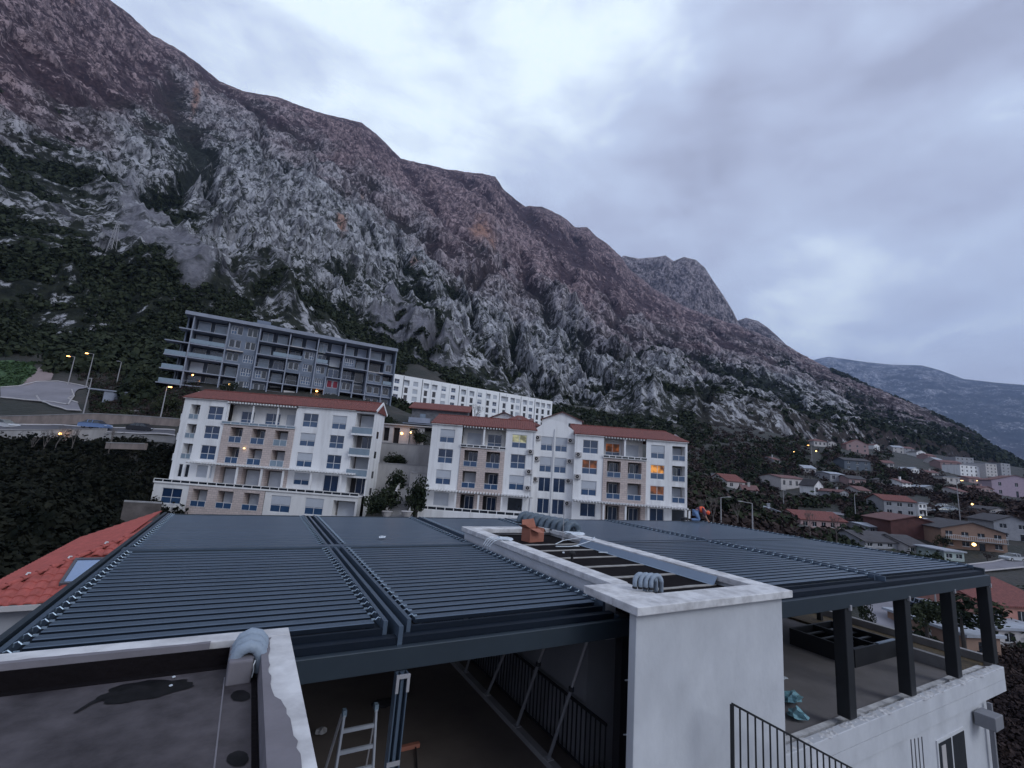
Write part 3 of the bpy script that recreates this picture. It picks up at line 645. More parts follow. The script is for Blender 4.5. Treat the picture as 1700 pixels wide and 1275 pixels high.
# caps between the bays and the cross beam between the rows
fr = empty('steel_pergola', (0, 6.0, LZ), 0, 'dark grey steel frame of beams and posts carrying the louvred roof', 'pergola frame')
def fbox(name, x0, x1, y0, y1, z0, z1, mat=ANTH):
    m = MB(); m.box(x0, x1, y0-6, y1-6, z0-LZ, z1-LZ); return m.build(name, mat, fr)
for xx in (2.03, 5.73, 9.425, 15.10):
    if xx > 5.8 and xx < 10: fbox('divider_rail', xx-.03, xx+.03, 11.55 if xx > 9 else 14.0, 17.05, -2.42, -2.12, LOUV)
    else: fbox('divider_rail', xx-.03, xx+.03, 6.12, 17.05, -2.42, -2.12 if xx != 5.73 else -2.3, LOUV)
bevel(fbox('front_beam', -1.85, 6.1, 6.02, 6.12, -2.60, -2.34), .006); bevel(fbox('front_beam', 8.72, 21.86, 5.92, 6.04, -2.66, -2.34), .006)
fbox('black_front_channel', -1.82, 5.66, 6.14, 6.28, -2.56, -2.26, GUTTER_AND_SHADE); fbox('black_front_channel', 8.72, 21.84, 6.07, 6.26, -2.6, -2.24, GUTTER_AND_SHADE)
fbox('cross_beam', -1.85, 5.6, 11.52, 11.74, -2.5, -2.10, LOUV); fbox('cross_beam', 9.0, 21.8, 11.52, 11.74, -2.5, -2.14, LOUV)
fbox('left_edge_beam', -1.93, -1.86, 6.02, 17.1, -2.55, -2.08, ANTH); fbox('right_edge_beam', 21.84, 21.94, 6.06, 17.1, -2.6, -2.16, ANTH)
fbox('back_beam', -1.85, 21.8, 17.1, 17.22, -2.6, -2.14, ANTH)
# posts: profiled channel at the left, four square ones at the right
m = MB(); px_ = 2.06
m.box(px_-.075, px_+.075, .05, .07, -3.1, -.52); m.box(px_-.075, px_-.060, -.06, .05, -3.1, -.52); m.box(px_+.060, px_+.075, -.06, .05, -3.1, -.52); m.box(px_-.018, px_+.018, -.045, .05, -3.1, -.52)
post = m.build('channel_post', LOUV, fr)
m = MB(); m.box(px_-.085, px_+.085, -.085, -.065, -.56, -.515); m.box(px_-.085, px_-.05, -.085, -.064, -.72, -.56); m.box(px_+.05, px_+.085, -.085, -.064, -.72, -.56)
m.build('pale_bracket', POLE, fr); MB().box(px_-.09, px_+.07, -.075, -.062, -1.52, -1.47).build('pale_strap', POLE, fr)
for xx, ww in ((12.78, .30), (15.85, .30), (18.86, .30), (21.78, .32)):
    m = MB(); m.box(xx-ww/2, xx+ww/2, -.04, .24, -2.94, -.53); bevel(m.build('square_post', DARKST, fr), .015)
    m = MB(); m.box(xx-.02, xx+.05, -.10, -.045, -.62, -.50); m.build('pale_bracket', POLE, fr)
for xx, yy in ((21.3, 11.0), (21.5, 16.9), (9.2, 16.9), (-1.7, 16.9), (15.1, 16.9)):
    m = MB(); m.box(xx-.08, xx+.08, yy-6.08, yy-5.92, -3.15, -.46); m.build('square_post', DARKST, fr)
m = MB(); m.box(5.84, 6.0, .125, .28, -3.1, -.5); m.build('square_post', DARKST, fr)
m = MB()
for zz in (-1.2, -2.0, -2.7): m.tube([(5.9, .10, zz), (5.98, .06, zz+.01), (6.0, .1, zz-.05)], .012, 5)
m.build('cable_clip', PLAST, fr)

# scraps on the louvres
m = MB(); m.poly([(0, 0, 0), (.16, .02, .01), (.2, .12, .035), (.1, .17, .02), (.01, .11, .03)]); m.box(.04, .13, .03, .1, .01, .045)
tag(m.build('plastic_scrap', PLAST, loc=(3.27, 12.45, LZ+.01)), 'small crumpled white scrap lying on the far louvred bay', 'scrap')

# ---------------- white stair tower between the pergola halves
BT = -1.8
st = empty('stair_tower', (6.9, 5, -17), 0, 'white plastered stair tower with parapet cap rising between the pergola halves', 'stair tower')
def sbox(name, x0, x1, y0, y1, z0, z1, mat, bv=0):
    m = MB(); m.box(x0-6.9, x1-6.9, y0-5, y1-5, z0+17, z1+17); o = m.build(name, mat, st); 
    if bv: bevel(o, bv)
    return o
sbox('front_wall', 5.12, 8.66, 5.10, 5.24, -17, BT-.12, WHITE, .012)
sbox('left_wall', 5.68, 5.88, 6.35, 12.42, -2.75, BT-.12, WHITE)
sbox('right_wall', 8.46, 8.66, 5.242, 12.42, -17, BT-.12, WHITE); sbox('back_wall', 5.885, 8.455, 12.22, 12.42, -5.3, BT-.12, WHITE)
sbox('parapet_cap', 5.02, 8.80, 4.98, 5.50, BT-.12, BT, CAP, .012)
sbox('parapet_cap', 5.02, 5.93, 5.503, 6.18, BT-.12, BT, CAP, .012)
sbox('parapet_cap', 5.62, 5.99, 6.183, 12.10, BT-.118, BT-.002, CAP, .012)
sbox('parapet_cap', 8.40, 8.80, 5.503, 12.10, BT-.12, BT, CAP, .012)
sbox('parapet_cap', 5.62, 8.80, 12.103, 12.55, BT-.12, BT, CAP, .012)
sbox('membrane_roof', 5.89, 8.455, 5.25, 12.21, -2.3, -1.99, MEMBD)
for k, yy in enumerate((6.25, 7.15, 8.05, 8.95, 9.8, 10.6)):
    m = MB(); a = random.uniform(-.05, .05); xs = np.linspace(6.35, 8.38, 9); n0 = None
    up = [(x-6.9, yy-5-.05+random.uniform(-.02, .02)+a*(x-7)*.3, 0) for x in xs]; dn = [(x-6.9, yy-5+.05+random.uniform(-.02, .02)+a*(x-7)*.3, 0) for x in xs]
    for i in range(8):
        z = 17-1.978
        m.quad((up[i][0], up[i][1], z), (up[i+1][0], up[i+1][1], z), (dn[i+1][0], dn[i+1][1], z), (dn[i][0], dn[i][1], z))
        m.quad((up[i][0], up[i][1], z-.02), (up[i+1][0], up[i+1][1], z-.02), (up[i+1][0], up[i+1][1], z), (up[i][0], up[i][1], z))
    m.build('concrete_strip', STONE_V, st)
m = MB(); m.tube([(6.12, 5.6, 0), (6.14, 7.4, .01), (6.3, 9.2, 0), (6.2, 10.8, 0)], .022, 6); m.tube([(6.22, 6.4, .0), (6.25, 8.2, .01), (6.42, 9.4, 0)], .016, 6)
tag(m.build('roof_cable', DARKIN, loc=(0, 0, -1.965)), 'black cable running along the left side of the tower roof membrane', 'cable')
m = MB(); m.tube([(0, 0, 0), (0, 0, .16)], .03, 8); m.lathe([(.0, .15), (.07, .15), (.075, .19), (.04, .23), (0, .24)], k=10)
tag(m.build('roof_drain_vent', DARKIN, loc=(6.62, 8.6, -1.985)), 'short black vent stub standing on the tower roof membrane', 'vent')
# leaning blue flashing
m = MB(); m.quad((0, 0, 0), (0, 4.3, 0), (.10, 4.3, .145), (.10, 0, .145)); m.quad((.10, 0, .145), (.10, 4.3, .145), (.104, 4.3, .141), (.104, 0, .141)); m.quad((0, 0, 0), (.10, 0, .145), (.104, 0, .141), (.004, 0, -.004)); m.quad((-.06, 0, -.005), (-.06, 4.3, -.005), (0, 4.3, 0), (0, 0, 0))
m.quad((.004, 0, -.004), (.104, 0, .141), (.104, 4.3, .141), (.004, 4.3, -.004))
tag(m.build('metal_flashing', BLUEMET, loc=(8.275, 6.2, -1.972)), 'long blue grey metal flashing leaning against the right parapet of the tower roof', 'metal sheet')

# ---------------- gooseneck pipes
def gooseneck(t, n, dx, dy, h, reach, r, mat, drop=.16, loc=(0, 0, 0)):
    for k in range(n):
        m = MB(); pts = []
        pts.append((reach, 0, -.0)); pts.append((reach, 0, h-reach*.5))
        for a in range(0, 181, 20):
            c = reach/2; pts.append((c+c*math.cos(R(a)), 0, h-reach*.5+c*math.sin(R(a))*1.05))
        pts.append((0, 0, h-reach*.5-drop))
        m.tube(pts, [r*(1+.05*math.sin(i*2.1+k)) for i in range(len(pts))], 12)
        o = m.build('bent_pipe', mat, t, smooth=True, loc=(loc[0]+dx*k, loc[1]+dy*k, loc[2]))
        q = MB(); q.lathe([(r*.55, 0), (r*1.06, 0), (r*1.08, .03), (r*1.0, .035)], (0, 0, h-reach*.5-drop-.02), 12); q.build('pipe_end', DARKIN, o)
g1 = empty('gooseneck_pipe_cluster', (5.62, 5.52, BT), 0, 'row of four grey wrapped gooseneck pipes hooked over the near parapet of the stair tower', 'pipes', 'wrapped gooseneck pipes')
gooseneck(g1, 4, .078, -.040, .25, .20, .036, FOAM, .09, (.03, .16, .0))
for ch in g1.children: ch.rotation_euler = (0, 0, R(-8))
g2 = empty('gooseneck_pipe_cluster', (8.95, 11.5, BT), 0, 'long row of dark lagged gooseneck pipes at the far end of the stair tower', 'pipes', 'wrapped gooseneck pipes')
gooseneck(g2, 9, -.045, .27, .40, .44, .105, FOAMD, .04, (-.36, .0, -.16))
m = MB(); m.box(-.05, .18, -.1, 2.6, -.5, -.02); m.build('concrete_plinth', CAP, g2)
g3 = empty('gooseneck_pipe_cluster', (.165, 3.06, -1.125), 0, 'three pale foam wrapped gooseneck pipes bent over the corner of the near flat roof', 'pipes', 'wrapped gooseneck pipes')
for k in range(3):
    m = MB(); pts = [(-.06, 0, -.02), (-.062, 0, .02), (-.04, 0, .060), (.0, 0, .078), (.035, 0, .068), (.060, 0, .038), (.066, 0, .0), (.066, 0, -.055)]
    m.tube(pts, [.024, .028, .031, .032, .032, .032, .031, .029], 14)
    m.build('bent_pipe', FOAM, g3, smooth=True, loc=(-.004*k, -.058*k+.05, -.012*k+.012))
m = MB(); m.box(-.095, .02, -.13, .12, -.10, .02); bevel(m.build('concrete_upstand', CAPGREY, g3), .01)
m = MB(); m.tube([(.064, -.07, -.09), (.064, -.07, -.04)], .026, 10); m.build('black_sleeve', DARKIN, g3)
m = MB(); m.tube([(.024, -.10, -.08), (.028, -.10, -.05), (.024, -.10, -.02), (.03, -.09, .0)], .004, 5); m.build('white_cable', PLAST, g3)

# cardboard box, plastic and cables
cb = empty('cardboard_box', (7.18, 11.15, -1.985), R(12), 'torn brown cardboard box standing open on the tower roof', 'box')
m = MB(); t_ = .008
for a, b, c, d in ((-.27, .27, -.17, -.17+t_), (-.27, .27, .17-t_, .17), (-.27, -.27+t_, -.16, .16), (.27-t_, .27, -.16, .16)): m.box(a, b, c, d, 0, .36)
m.box(-.26, .26, -.16, .16, 0, .01); m.build('carton', CARD, cb)
for pts in ([(-.27, -.17, .36), (.05, -.17, .36), (.09, -.36, .26), (-.2, -.38, .30)], [(.27, -.17, .36), (.27, .17, .36), (.42, .14, .26), (.40, -.12, .24)], [(-.27, .17, .36), (.27, .17, .36), (.2, .2, .58), (-.24, .22, .55)], [(-.27, -.17, .36), (-.27, .17, .36), (-.45, .15, .44), (-.42, -.10, .46)]):
    q = MB(); q.poly(pts); q.poly([(p[0], p[1], p[2]-.006) for p in reversed(pts)]); q.build('flap', CARD, cb)
def crumple(name, loc, s, mat, lab, cat, seed, flat=.4):
    bm = bmesh.new(); bmesh.ops.create_icosphere(bm, subdivisions=2, radius=1); r = random.Random(seed)
    for v in bm.verts:
        k = 1+r.uniform(-.35, .45); v.co *= k; v.co.z *= flat
        if v.co.z < -.1: v.co.z = -.1
    me = bpy.data.meshes.new(name); bm.to_mesh(me); bm.free(); me.materials.append(mat)
    o = link(name, me, loc=loc, scale=(s[0], s[1], s[2])); tag(o, lab, cat); return o
crumple('plastic_sheeting', (5.85, 10.35, BT+.015), (.16, .24, .10), PLAST, 'crumpled clear plastic sheeting on the left parapet of the tower', 'plastic sheet', 3)
crumple('plastic_bag', (6.05, 11.6, -1.96), (.28, .20, .14), PLAST, 'white plastic bag lying inside the far left corner of the tower roof', 'bag', 4)
crumple('plastic_bag', (8.62, 11.15, BT+.01), (.28, .22, .12), PLAST, 'crumpled pale plastic tied on the right parapet beside the lagged pipes', 'bag', 5)
m = MB()
for k in range(4):
    a = k*.4; m.tube([(0, .1*k, .01), (-.12, .1*k-.05, .06), (-.30, .12*k-.1, .02), (-.38, .1*k-.02, -.12), (-.30, .1*k+.1, -.22)], .009, 5)
tag(m.build('white_cable_loops', PLAST, loc=(5.68, 10.15, BT)), 'loops of white cable hanging over the left parapet of the tower', 'cable')
m = MB(); m.tube([(0, 0, .02), (.35, -.2, .05), (.75, .05, .03), (1.15, -.1, .18), (1.5, .25, .2)], .014, 5); m.tube([(.2, .3, .02), (.6, .5, .08), (1.1, .3, .19), (1.4, .1, .2)], .012, 5)
tag(m.build('white_cable', PLAST, loc=(7.3, 10.2, -1.98)), 'white cable trailing across the far end of the tower roof', 'cable')
for k, (a, b, l, rz) in enumerate(((7.75, 10.15, .32, .1), (8.05, 9.35, .42, -.25), (7.0, 9.4, .12, .9))):
    m = MB(); m.box(0, l, 0, .05, 0, .018); tag(m.build('white_offcut', PLAST, loc=(a, b, -1.972), rot=(0, 0, rz)), ['white strip offcut beside the cable on the tower roof', 'pale offcut lying next to the blue flashing', 'tiny white crumb of plastic near the black vent stub'][k], 'offcut')
m = MB(); m.tube([(0, 0, 0), (0, 0, 1.02)], .011, 6); m.box(-.02, .02, -.02, .02, 0, .06)
tag(m.build('aerial_pole', POLE, loc=(8.25, 11.2, -1.98)), 'thin upright metal rod standing by the lagged pipes on the tower', 'pole')

# ---------------- near flat roof, lower left
nr = empty('near_flat_roof', (0, 2, -3), 0, 'near flat roof with pale parapet and dark stained membrane', 'flat roof')
def nbox(name, x0, x1, y0, y1, z0, z1, mat, bv=0):
    m = MB(); m.box(x0, x1, y0-2, y1-2, z0+3, z1+3); o = m.build(name, mat, nr)
    if bv: bevel(o, bv)
    return o
def ragged(x0, x1, n, amp, seed):
    r = random.Random(seed); return [r.uniform(-amp, amp) for i in range(n)]
nbox('parapet_cap', -6, .38, 3.235, 3.36, -1.20, -1.10, CAP, .006); nbox('parapet_cap', .245, .38, -1.5, 3.232, -1.20, -1.10, CAP, .006)
nbox('parapet_wall', -6, .36, 3.21, 3.34, -3, -1.203, WHITE); nbox('parapet_wall', .225, .36, -1.5, 3.208, -3, -1.203, WHITE)
# sealed grey band over the inner edge, with a ragged border
m = MB(); r_ = random.Random(5); ys = np.linspace(-1.5, 3.20, 110); xb = [.268+.02*math.exp(-((y-2.0)/.4)**2)+r_.uniform(-.006, .006)+.018*math.sin(y*4)+(.02 if y < 2.45 else 0) for y in ys]
for i in range(109): m.quad((.218, ys[i]-2, 1.904), (xb[i], ys[i]-2, 1.904), (xb[i+1], ys[i+1]-2, 1.904), (.218, ys[i+1]-2, 1.904)); m.quad((.218, ys[i]-2, 1.70), (.218, ys[i]-2, 1.904), (.218, ys[i+1]-2, 1.904), (.218, ys[i+1]-2, 1.70))
m.build('sealant_band', CAPGREY, nr)
m = MB(); xs = np.linspace(-6, -.03, 130); yb = [3.238+r_.uniform(-.004, .004)+.006*math.sin(x*7) for x in xs]
for i in range(129): m.quad((xs[i], 1.205, 1.904), (xs[i+1], 1.205, 1.904), (xs[i+1], yb[i+1]-2, 1.904), (xs[i], yb[i]-2, 1.904)); m.quad((xs[i], 1.205, 1.872), (xs[i+1], 1.205, 1.872), (xs[i+1], 1.205, 1.904), (xs[i], 1.205, 1.904))
m.build('sealant_band', CAPGREY, nr)
nbox('membrane_roof', -6, .215, -1.5, 3.195, -3, -1.22, MEMB); nbox('bitumen_upstand', -6, .10, 3.196, 3.206, -1.25, -1.128, MEMBD)
nbox('black_gutter', -6, .19, 3.15, 3.194, -1.225, -1.216, MEMBD); nbox('black_gutter', .19, .214, -1.5, 3.194, -1.225, -1.214, MEMBD)
nbox('membrane_seam', .062, .068, -1.5, 3.04, -1.222, -1.2175, CAPGREY)
def puddle(c, rx, ry, rot, seed, lab, extra=None):
    r = random.Random(seed); pts = []
    for k in range(48):
        a = 2*math.pi*k/48; q_ = .5 if rx > .1 else .18; rr_ = 1+q_*(.16*math.sin(3*a+seed)+.12*math.sin(7*a+seed*2)+.06*math.sin(13*a)+r.uniform(-.07, .07))
        x, y = rx*rr_*math.cos(a), ry*rr_*math.sin(a); c_, s_ = math.cos(rot), math.sin(rot); pts.append((x*c_-y*s_, x*s_+y*c_, 0))
    m = MB(); m.poly(pts); 
    if extra: m.poly(extra)
    tag(m.build('wet_patch', PUDDLE, loc=(c[0], c[1], -1.2165)), lab, 'wet patch', 'black wet patches on the near roof')
puddle((-.27, 3.01), .185, .105, .02, 2, 'large ragged black wet patch in the middle of the near roof', [(-.12, -.02, .001), (-.15, .02, .001), (-.20, -.06, .001), (-.235, -.14, .001), (-.22, -.14, .001), (-.18, -.07, .001)])
puddle((.143, 2.80), .040, .062, .3, 4, 'small oval black wet patch just in front of the pipe upstand'); puddle((.143, 2.27), .036, .055, .3, 6, 'small oval black wet patch at the lower edge of the near roof')
for k, (a, b) in enumerate(((-.17, 3.10), (-.17, 3.0))):
    m = MB(); m.box(0, .013, 0, .010, 0, .005); tag(m.build('mortar_crumb', PLAST, loc=(a, b, -1.213), rot=(0, 0, .6)), ['white crumb at the upper edge of the black patch', 'pale crumb lying inside the big black patch'][k], 'crumb')

# ---------------- own building below the pergola
ob = empty('terrace_building', (0, 6, -17), 0, 'white building under the pergola with terrace floors and low parapets', 'building')
def obox(name, x0, x1, y0, y1, z0, z1, mat, bv=0):
    m = MB(); m.box(x0, x1, y0-6, y1-6, z0+17, z1+17); o = m.build(name, mat, ob)
    if bv: bevel(o, bv)
    return o
obox('storey_wall', -1.95, 5.11, 5.0, 17.3, -17, -5.42, WHITE); obox('floor', -1.95, 6.35, 4.9, 17.3, -5.42, -5.2, FLOORB)
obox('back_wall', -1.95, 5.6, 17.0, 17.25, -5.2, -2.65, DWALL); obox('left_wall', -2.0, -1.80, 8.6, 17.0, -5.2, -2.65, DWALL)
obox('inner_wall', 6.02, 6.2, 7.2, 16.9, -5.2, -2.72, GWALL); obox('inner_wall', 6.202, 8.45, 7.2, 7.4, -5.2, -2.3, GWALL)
obox('kerb_strip', 5.42, 5.56, 5.2, 16.9, -5.2, -5.10, CONC)
# right part
obox('wall', 8.665, 20.2, 5.85, 17.3, -17, -5.75, WHITE); obox('slab_edge', 8.665, 21.75, 5.80, 17.3, -5.75, -5.42, WHITE)
obox('floor', 8.665, 22.2, 6.25, 17.3, -5.42, -5.3, FLOORG)
obox('parapet', 8.67, 21.75, 5.80, 6.02, -5.42, -5.06, WHITE, .015); obox('parapet', 8.67, 21.6, 6.24, 6.38, -5.30, -5.20, CAP)
m = MB(); r_ = random.Random(8)
for i in range(150):
    x = 8.75+r_.random()*12.7; y_ = -.17+r_.random()*.15; m.lathe([(r_.uniform(.03, .12), 0), (r_.uniform(.01, .03), r_.uniform(.004, .018)), (0, .02)], (x, y_, 11.938), 7)
tag(m.build('mortar_crust', CAP, ob), kind='stuff')
obox('gutter_channel', 8.67, 21.6, 6.022, 6.238, -5.42, -5.28, ASPHD)
obox('low_wall', 20.15, 20.35, 6.4, 8.9, -5.3, -4.95, CONC); obox('gravel_bed', 20.36, 22.2, 6.4, 17, -5.3, -5.22, M('brown_gravel', (.09, .062, .03), var=.5, vs=10, bump=.8, bs=40))
obox('far_parapet', 22.2, 22.4, 6.2, 17.3, -5.42, -4.98, CONC)
for k in range(4): obox('wall_groove', 15.15+.2*k, 15.18+.2*k, 5.838, 5.848, -17, -5.85-.02*k, ASPHD)
wn = obox('window', 16.55, 18.35, 5.82, 5.90, -8.4, -6.15, FRAME)
m = MB(); m.box(16.62, 17.40, -.19, -.181, 8.7, 10.78); m.build('pane', GLASSG, wn); m = MB(); m.box(17.50, 18.28, -.19, -.181, 8.7, 10.78); m.build('pane', GLASSG, wn)
m = MB(); m.box(16.75, 17.0, -.2, -.191, 8.7, 10.7); m.build('curtain', PALEW, wn)
obox('vent_housing', 19.0, 19.6, 5.35, 5.80, -6.2, -5.85, GWALL, .02); obox('downpipe', 19.9, 20.0, 5.66, 5.76, -17, -5.76, GWALL)
pl = empty('planter_box', (18.4, 8.9, -5.3), 0, 'large black planter box open at the top on the right terrace', 'planter')
for a, b, c, d in ((-1.2, 1.5, -1.0, -.94), (-1.2, 1.5, .94, 1.0), (-1.2, -1.14, -.937, .937), (1.44, 1.5, -.937, .937), (.2, .26, -.937, .937)):
    m = MB(); m.box(a, b, c, d, 0, .52); m.build('side_board', DARKST, pl)
m = MB(); m.box(.27, 1.5, -1.03, -.93, .52, .55); m.build('edge_trim', BLUEMET, pl)
for k in range(4): m = MB(); m.box(-1.12, 1.42, -.8+k*.45, -.7+k*.45, .38, .42); m.build('inner_slat', DARKST, pl)
crumple('cyan_bag', (12.75, 7.3, -5.18), (.30, .17, .26), CYANP, 'larger pale cyan plastic bundle on the right terrace beside the tower', 'bag', 9, .6)
crumple('cyan_bag', (12.0, 6.8, -5.19), (.20, .18, .24), CYANP, 'smaller cyan plastic bundle nearest the terrace parapet', 'bag', 10, .6)
crumple('black_sack', (12.7, 8.0, -5.2), (.55, .2, .22), DARKIN, 'flat black sack lying behind the cyan bundles', 'bag', 11, .5)
crumple('paper_scrap', (14.0, 8.3, -5.28), (.14, .1, .06), PLAST, 'white paper scrap in the middle of the right terrace floor', 'scrap', 12)
# stair railing in front of the tower
rl = empty('stair_railing', (6.52, 4.6, -6), 0, 'black metal railing sloping down to the right in front of the white tower', 'railing')
def rz(x): return -3.10-.475*(x-6.52)
m = MB(); m.bar((0, 0, rz(6.5)+6), (4.2, 0, rz(10.72)+6), .022, .03); m.build('top_rail', DARKST, rl)
m = MB(); m.bar((0, 0, 0), (0, 0, rz(6.52)+6), .04, .04); m.build('end_post', DARKST, rl)
bal = None
for k in range(1, 24):
    x = .178*k; m = MB(); m.bar((0, 0, -2.0), (0, 0, 1.0), .018, .018)
    if bal is None: bal = m.mesh('baluster', DARKST)
    link('baluster', bal, None, rl, loc=(x, 0, rz(6.52+x)+6-1.0))
ac = empty('air_conditioner', (10.55, 5.35, -6.2), R(0), 'white air conditioner unit on the wall below the right terrace parapet', 'air conditioner')
m = MB(); m.box(0, .82, 0, .32, 0, .58); bevel(m.build('casing', PALEW, ac), .02)
m = MB(); m.lathe([(0, 0), (.20, 0), (.22, .01), (.22, .02)], k=20); o = m.build('fan_grille', DARKIN, ac, loc=(.5, -.01, .29), rot=(R(90), 0, 0))
m = MB()
for k in range(9): m.tube([(-.3+.03*k, .2, .1), (-.45+.04*k, .15, .45), (-.35+.03*k, .1, .62-.02*k), (-.1, .12, .45)], .012, 5)
m.build('refrigerant_hoses', DARKIN, ac)
m = MB(); m.lathe([(0, 0), (.05, .01), (.06, .1), (.04, .2), (0, .22)], k=10); tag(m.build('red_bottle', REDP, loc=(11.2, 5.45, -5.62)), 'small red bottle standing on the air conditioner', 'bottle')

# ---------------- under the left bays: props, inner railing, ladder, clutter
for k, (yb_, yt) in enumerate(((7.52, 6.50), (8.65, 7.50), (9.99, 8.5), (11.2, 10.0))):
    t = empty('steel_prop', (5.48, yb_, -5.1), 0, ['rusty steel prop nearest to the tower under the left pergola', 'second steel prop counted from the front under the left pergola', 'third leaning steel prop under the left pergola', 'rearmost steel prop, half in the dark under the left pergola'][k], 'prop', 'leaning steel props')
    top = Vector((0, yt-yb_, 2.5)); m = MB(); m.tube([(0, 0, 0), top*.55], .032, 8); m.build('outer_tube', GWALL, t); m = MB(); m.tube([top*.55, top], .024, 8); m.build('inner_tube', POLE, t)
    m = MB(); m.box(-.07, .07, -.07, .07, -.01, .012); m.build('base_plate', POLE, t); m = MB(); m.lathe([(.036, -.04), (.05, -.03), (.05, .03), (.036, .04)], k=10); m.build('collar', DARKST, t, loc=top*.55)
rf = empty('inner_railing', (5.9, 6.9, -5.2), 0, 'dark balustrade along the inner wall behind the steel props', 'railing')
m = MB(); m.bar((0, -.4, 1.05), (0, 9, 1.05), .04); m.bar((0, -.4, .12), (0, 9, .12), .03); m.build('rail', DARKST, rf)
m = MB(); m.bar((0, 0, .1), (0, 0, 1.05), .02); bm_ = m.mesh('baluster', DARKST)
for k in range(72): link('baluster', bm_, None, rf, loc=(0, -.38+k*.13, 0))
ld = empty('stepladder', (1.87, 7.0, -5.2), 0, 'aluminium stepladder standing open on the brown floor beside the channel post', 'ladder')
ALU = M('aluminium', (.50, .52, .56), rough=.35, metal=.4)
for s in (-1, 1):
    m = MB(); m.bar((s*.30, -.12, 0), (s*.215, 0, 1.72), .028, .06); m.build('stile', ALU, ld); m = MB(); m.bar((s*.34, .75, 0), (s*.235, .05, 1.70), .02, .04); m.build('rear_leg', POLE, ld)
    m = MB(); m.box(s*.215-.025, s*.215+.025, -.03, .05, 1.70, 1.78); m.build('stile_cap', BALP, ld)
for k in range(6):
    z = 1.52-.25*k; m = MB(); m.bar((-.22-.012*k, -.01-.018*k, z), (.22+.012*k, -.01-.018*k, z), .035, .045); m.build('rung', ALU, ld)
m = MB(); m.lathe([(0, 0), (.15, 0), (.18, .22), (.19, .26), (.17, .26), (.14, .02)], k=20); tag(m.build('red_bucket', REDP, loc=(3.02, 7.15, -5.2)), 'red bucket on the brown floor at the bottom edge', 'bucket')
br_ = empty('broom', (3.1, 7.6, -5.18), 0, 'broom with pale bristle head lying on the dark floor', 'broom')
m = MB(); m.tube([(0, 0, 0), (.35, 1.25, .02)], .013, 6); m.build('handle', DARKST, br_); m = MB(); m.box(-.03, .42, 1.22, 1.30, 0, .07); m.build('brush_head', CARD, br_)
m = MB()
for k in range(24): m.bar((-.02+k*.018, 1.28, .03), (-.03+k*.019, 1.36+.02*math.sin(k*3), .01), .012)
m.build('bristles', PALEW, br_)
crumple('cement_rubble', (1.15, 9.6, -5.15), (.09, .07, .09), CONC, 'small pale lump of rubble on the dark floor, left one of two', 'rubble', 21, .8)
crumple('cement_rubble', (1.95, 9.9, -5.15), (.08, .07, .10), CONC, 'small pale lump of rubble on the dark floor, right one of two', 'rubble', 22, .8)
crumple('tool_pile', (3.3, 10.6, -5.18), (.22, .16, .12), DARKIN, 'small dark heap of tools near the middle of the brown floor', 'tools', 23, .5)

# ---------------- neighbour's new red tiled hip roof, lower left
E0, ZE, SL = 19.2, -5.0, .445
nb = empty('red_roof_house', (-1.5, 24, -17), 0, 'neighbouring house with bright new red tiled hip roof and skylight', 'house')
m = MB(); m.box(-6.2+1.5, -.6+1.5, 19.55-24, 29-24, 0, 12.0); m.build('wall', GREYW, nb)
m = MB(); m.box(-6.55+1.5, -.2+1.5, 19.08-24, 19.2-24, 11.86, 12.0); m.box(-6.62+1.5, -6.52+1.5, 19.2-24, 29-24, 11.86, 12.0); m.build('gutter', PALEW, nb)
def zr(y): return ZE+SL*(y-E0)+17
m = MB(); hx, hy = -6.5, 19.2; yr = 29.2; k_ = 5.0
A_ = (-6.5, 19.2, zr(19.2)); B_ = (-.3, 19.2, zr(19.2)); R1 = (-3.4, 22.3, zr(22.3)); R2 = (-3.4, 26.9, zr(22.3)); C_ = (-6.5, 30, zr(19.2)); D_ = (-.3, 30, zr(19.2))
def loc(p): return (p[0]+1.5, p[1]-24, p[2]-.03)
m.poly([loc(A_), loc(B_), loc(R1)]); m.poly([loc(A_), loc(R1), loc(R2), loc(C_)]); m.poly([loc(B_), loc(D_), loc(R2), loc(R1)]); m.poly([loc(C_), loc(R2), loc(D_)])
m.build('roof_underlay', TILEN, nb)
tm = MB(); arc = [(-.15, 0), (-.12, .035), (-.05, .055), (.03, .05), (.09, .015), (.15, 0)]
cs, sn = math.cos(math.atan(SL)), math.sin(math.atan(SL)); TLN = .37
for i in range(5):
    (xa, za), (xb_, zb_) = arc[i], arc[i+1]
    tm.quad((xa, 0, za+.045), (xb_, 0, zb_+.045), (xb_, TLN*cs, zb_+TLN*sn+.012), (xa, TLN*cs, za+TLN*sn+.012)); tm.quad((xa, 0, za), (xb_, 0, zb_), (xb_, 0, zb_+.045), (xa, 0, za+.045))
tmesh = tm.mesh('roof_tile', TILEN); cnt = 0; rest = MB()
for j in range(10):
    y = 19.15+j*.325*cs
    for i in range(36):
        x = -6.4+i*.295
        if x < -6.5+(y-19.1)+.05 or x > -.3-(y-19.1): continue
        if -4.55 < x < -3.55 and 19.75 < y < 21.05: continue
        if x < -1.6: link('roof_tile', tmesh, None, nb, loc=(x+1.5, y-24, zr(y)), rot=(R(random.uniform(-.8, .8)), 0, R(random.uniform(-.5, .5)))); cnt += 1
        else: n0 = len(rest.v); rest.v += [(v[0]+x+1.5, v[1]+y-24, v[2]+zr(y)) for v in tm.v]; rest.f += [tuple(n0+q for q in f) for f in tm.f]
tag(rest.build('roof_tiles', TILEN, nb), kind='stuff')
rest = MB()
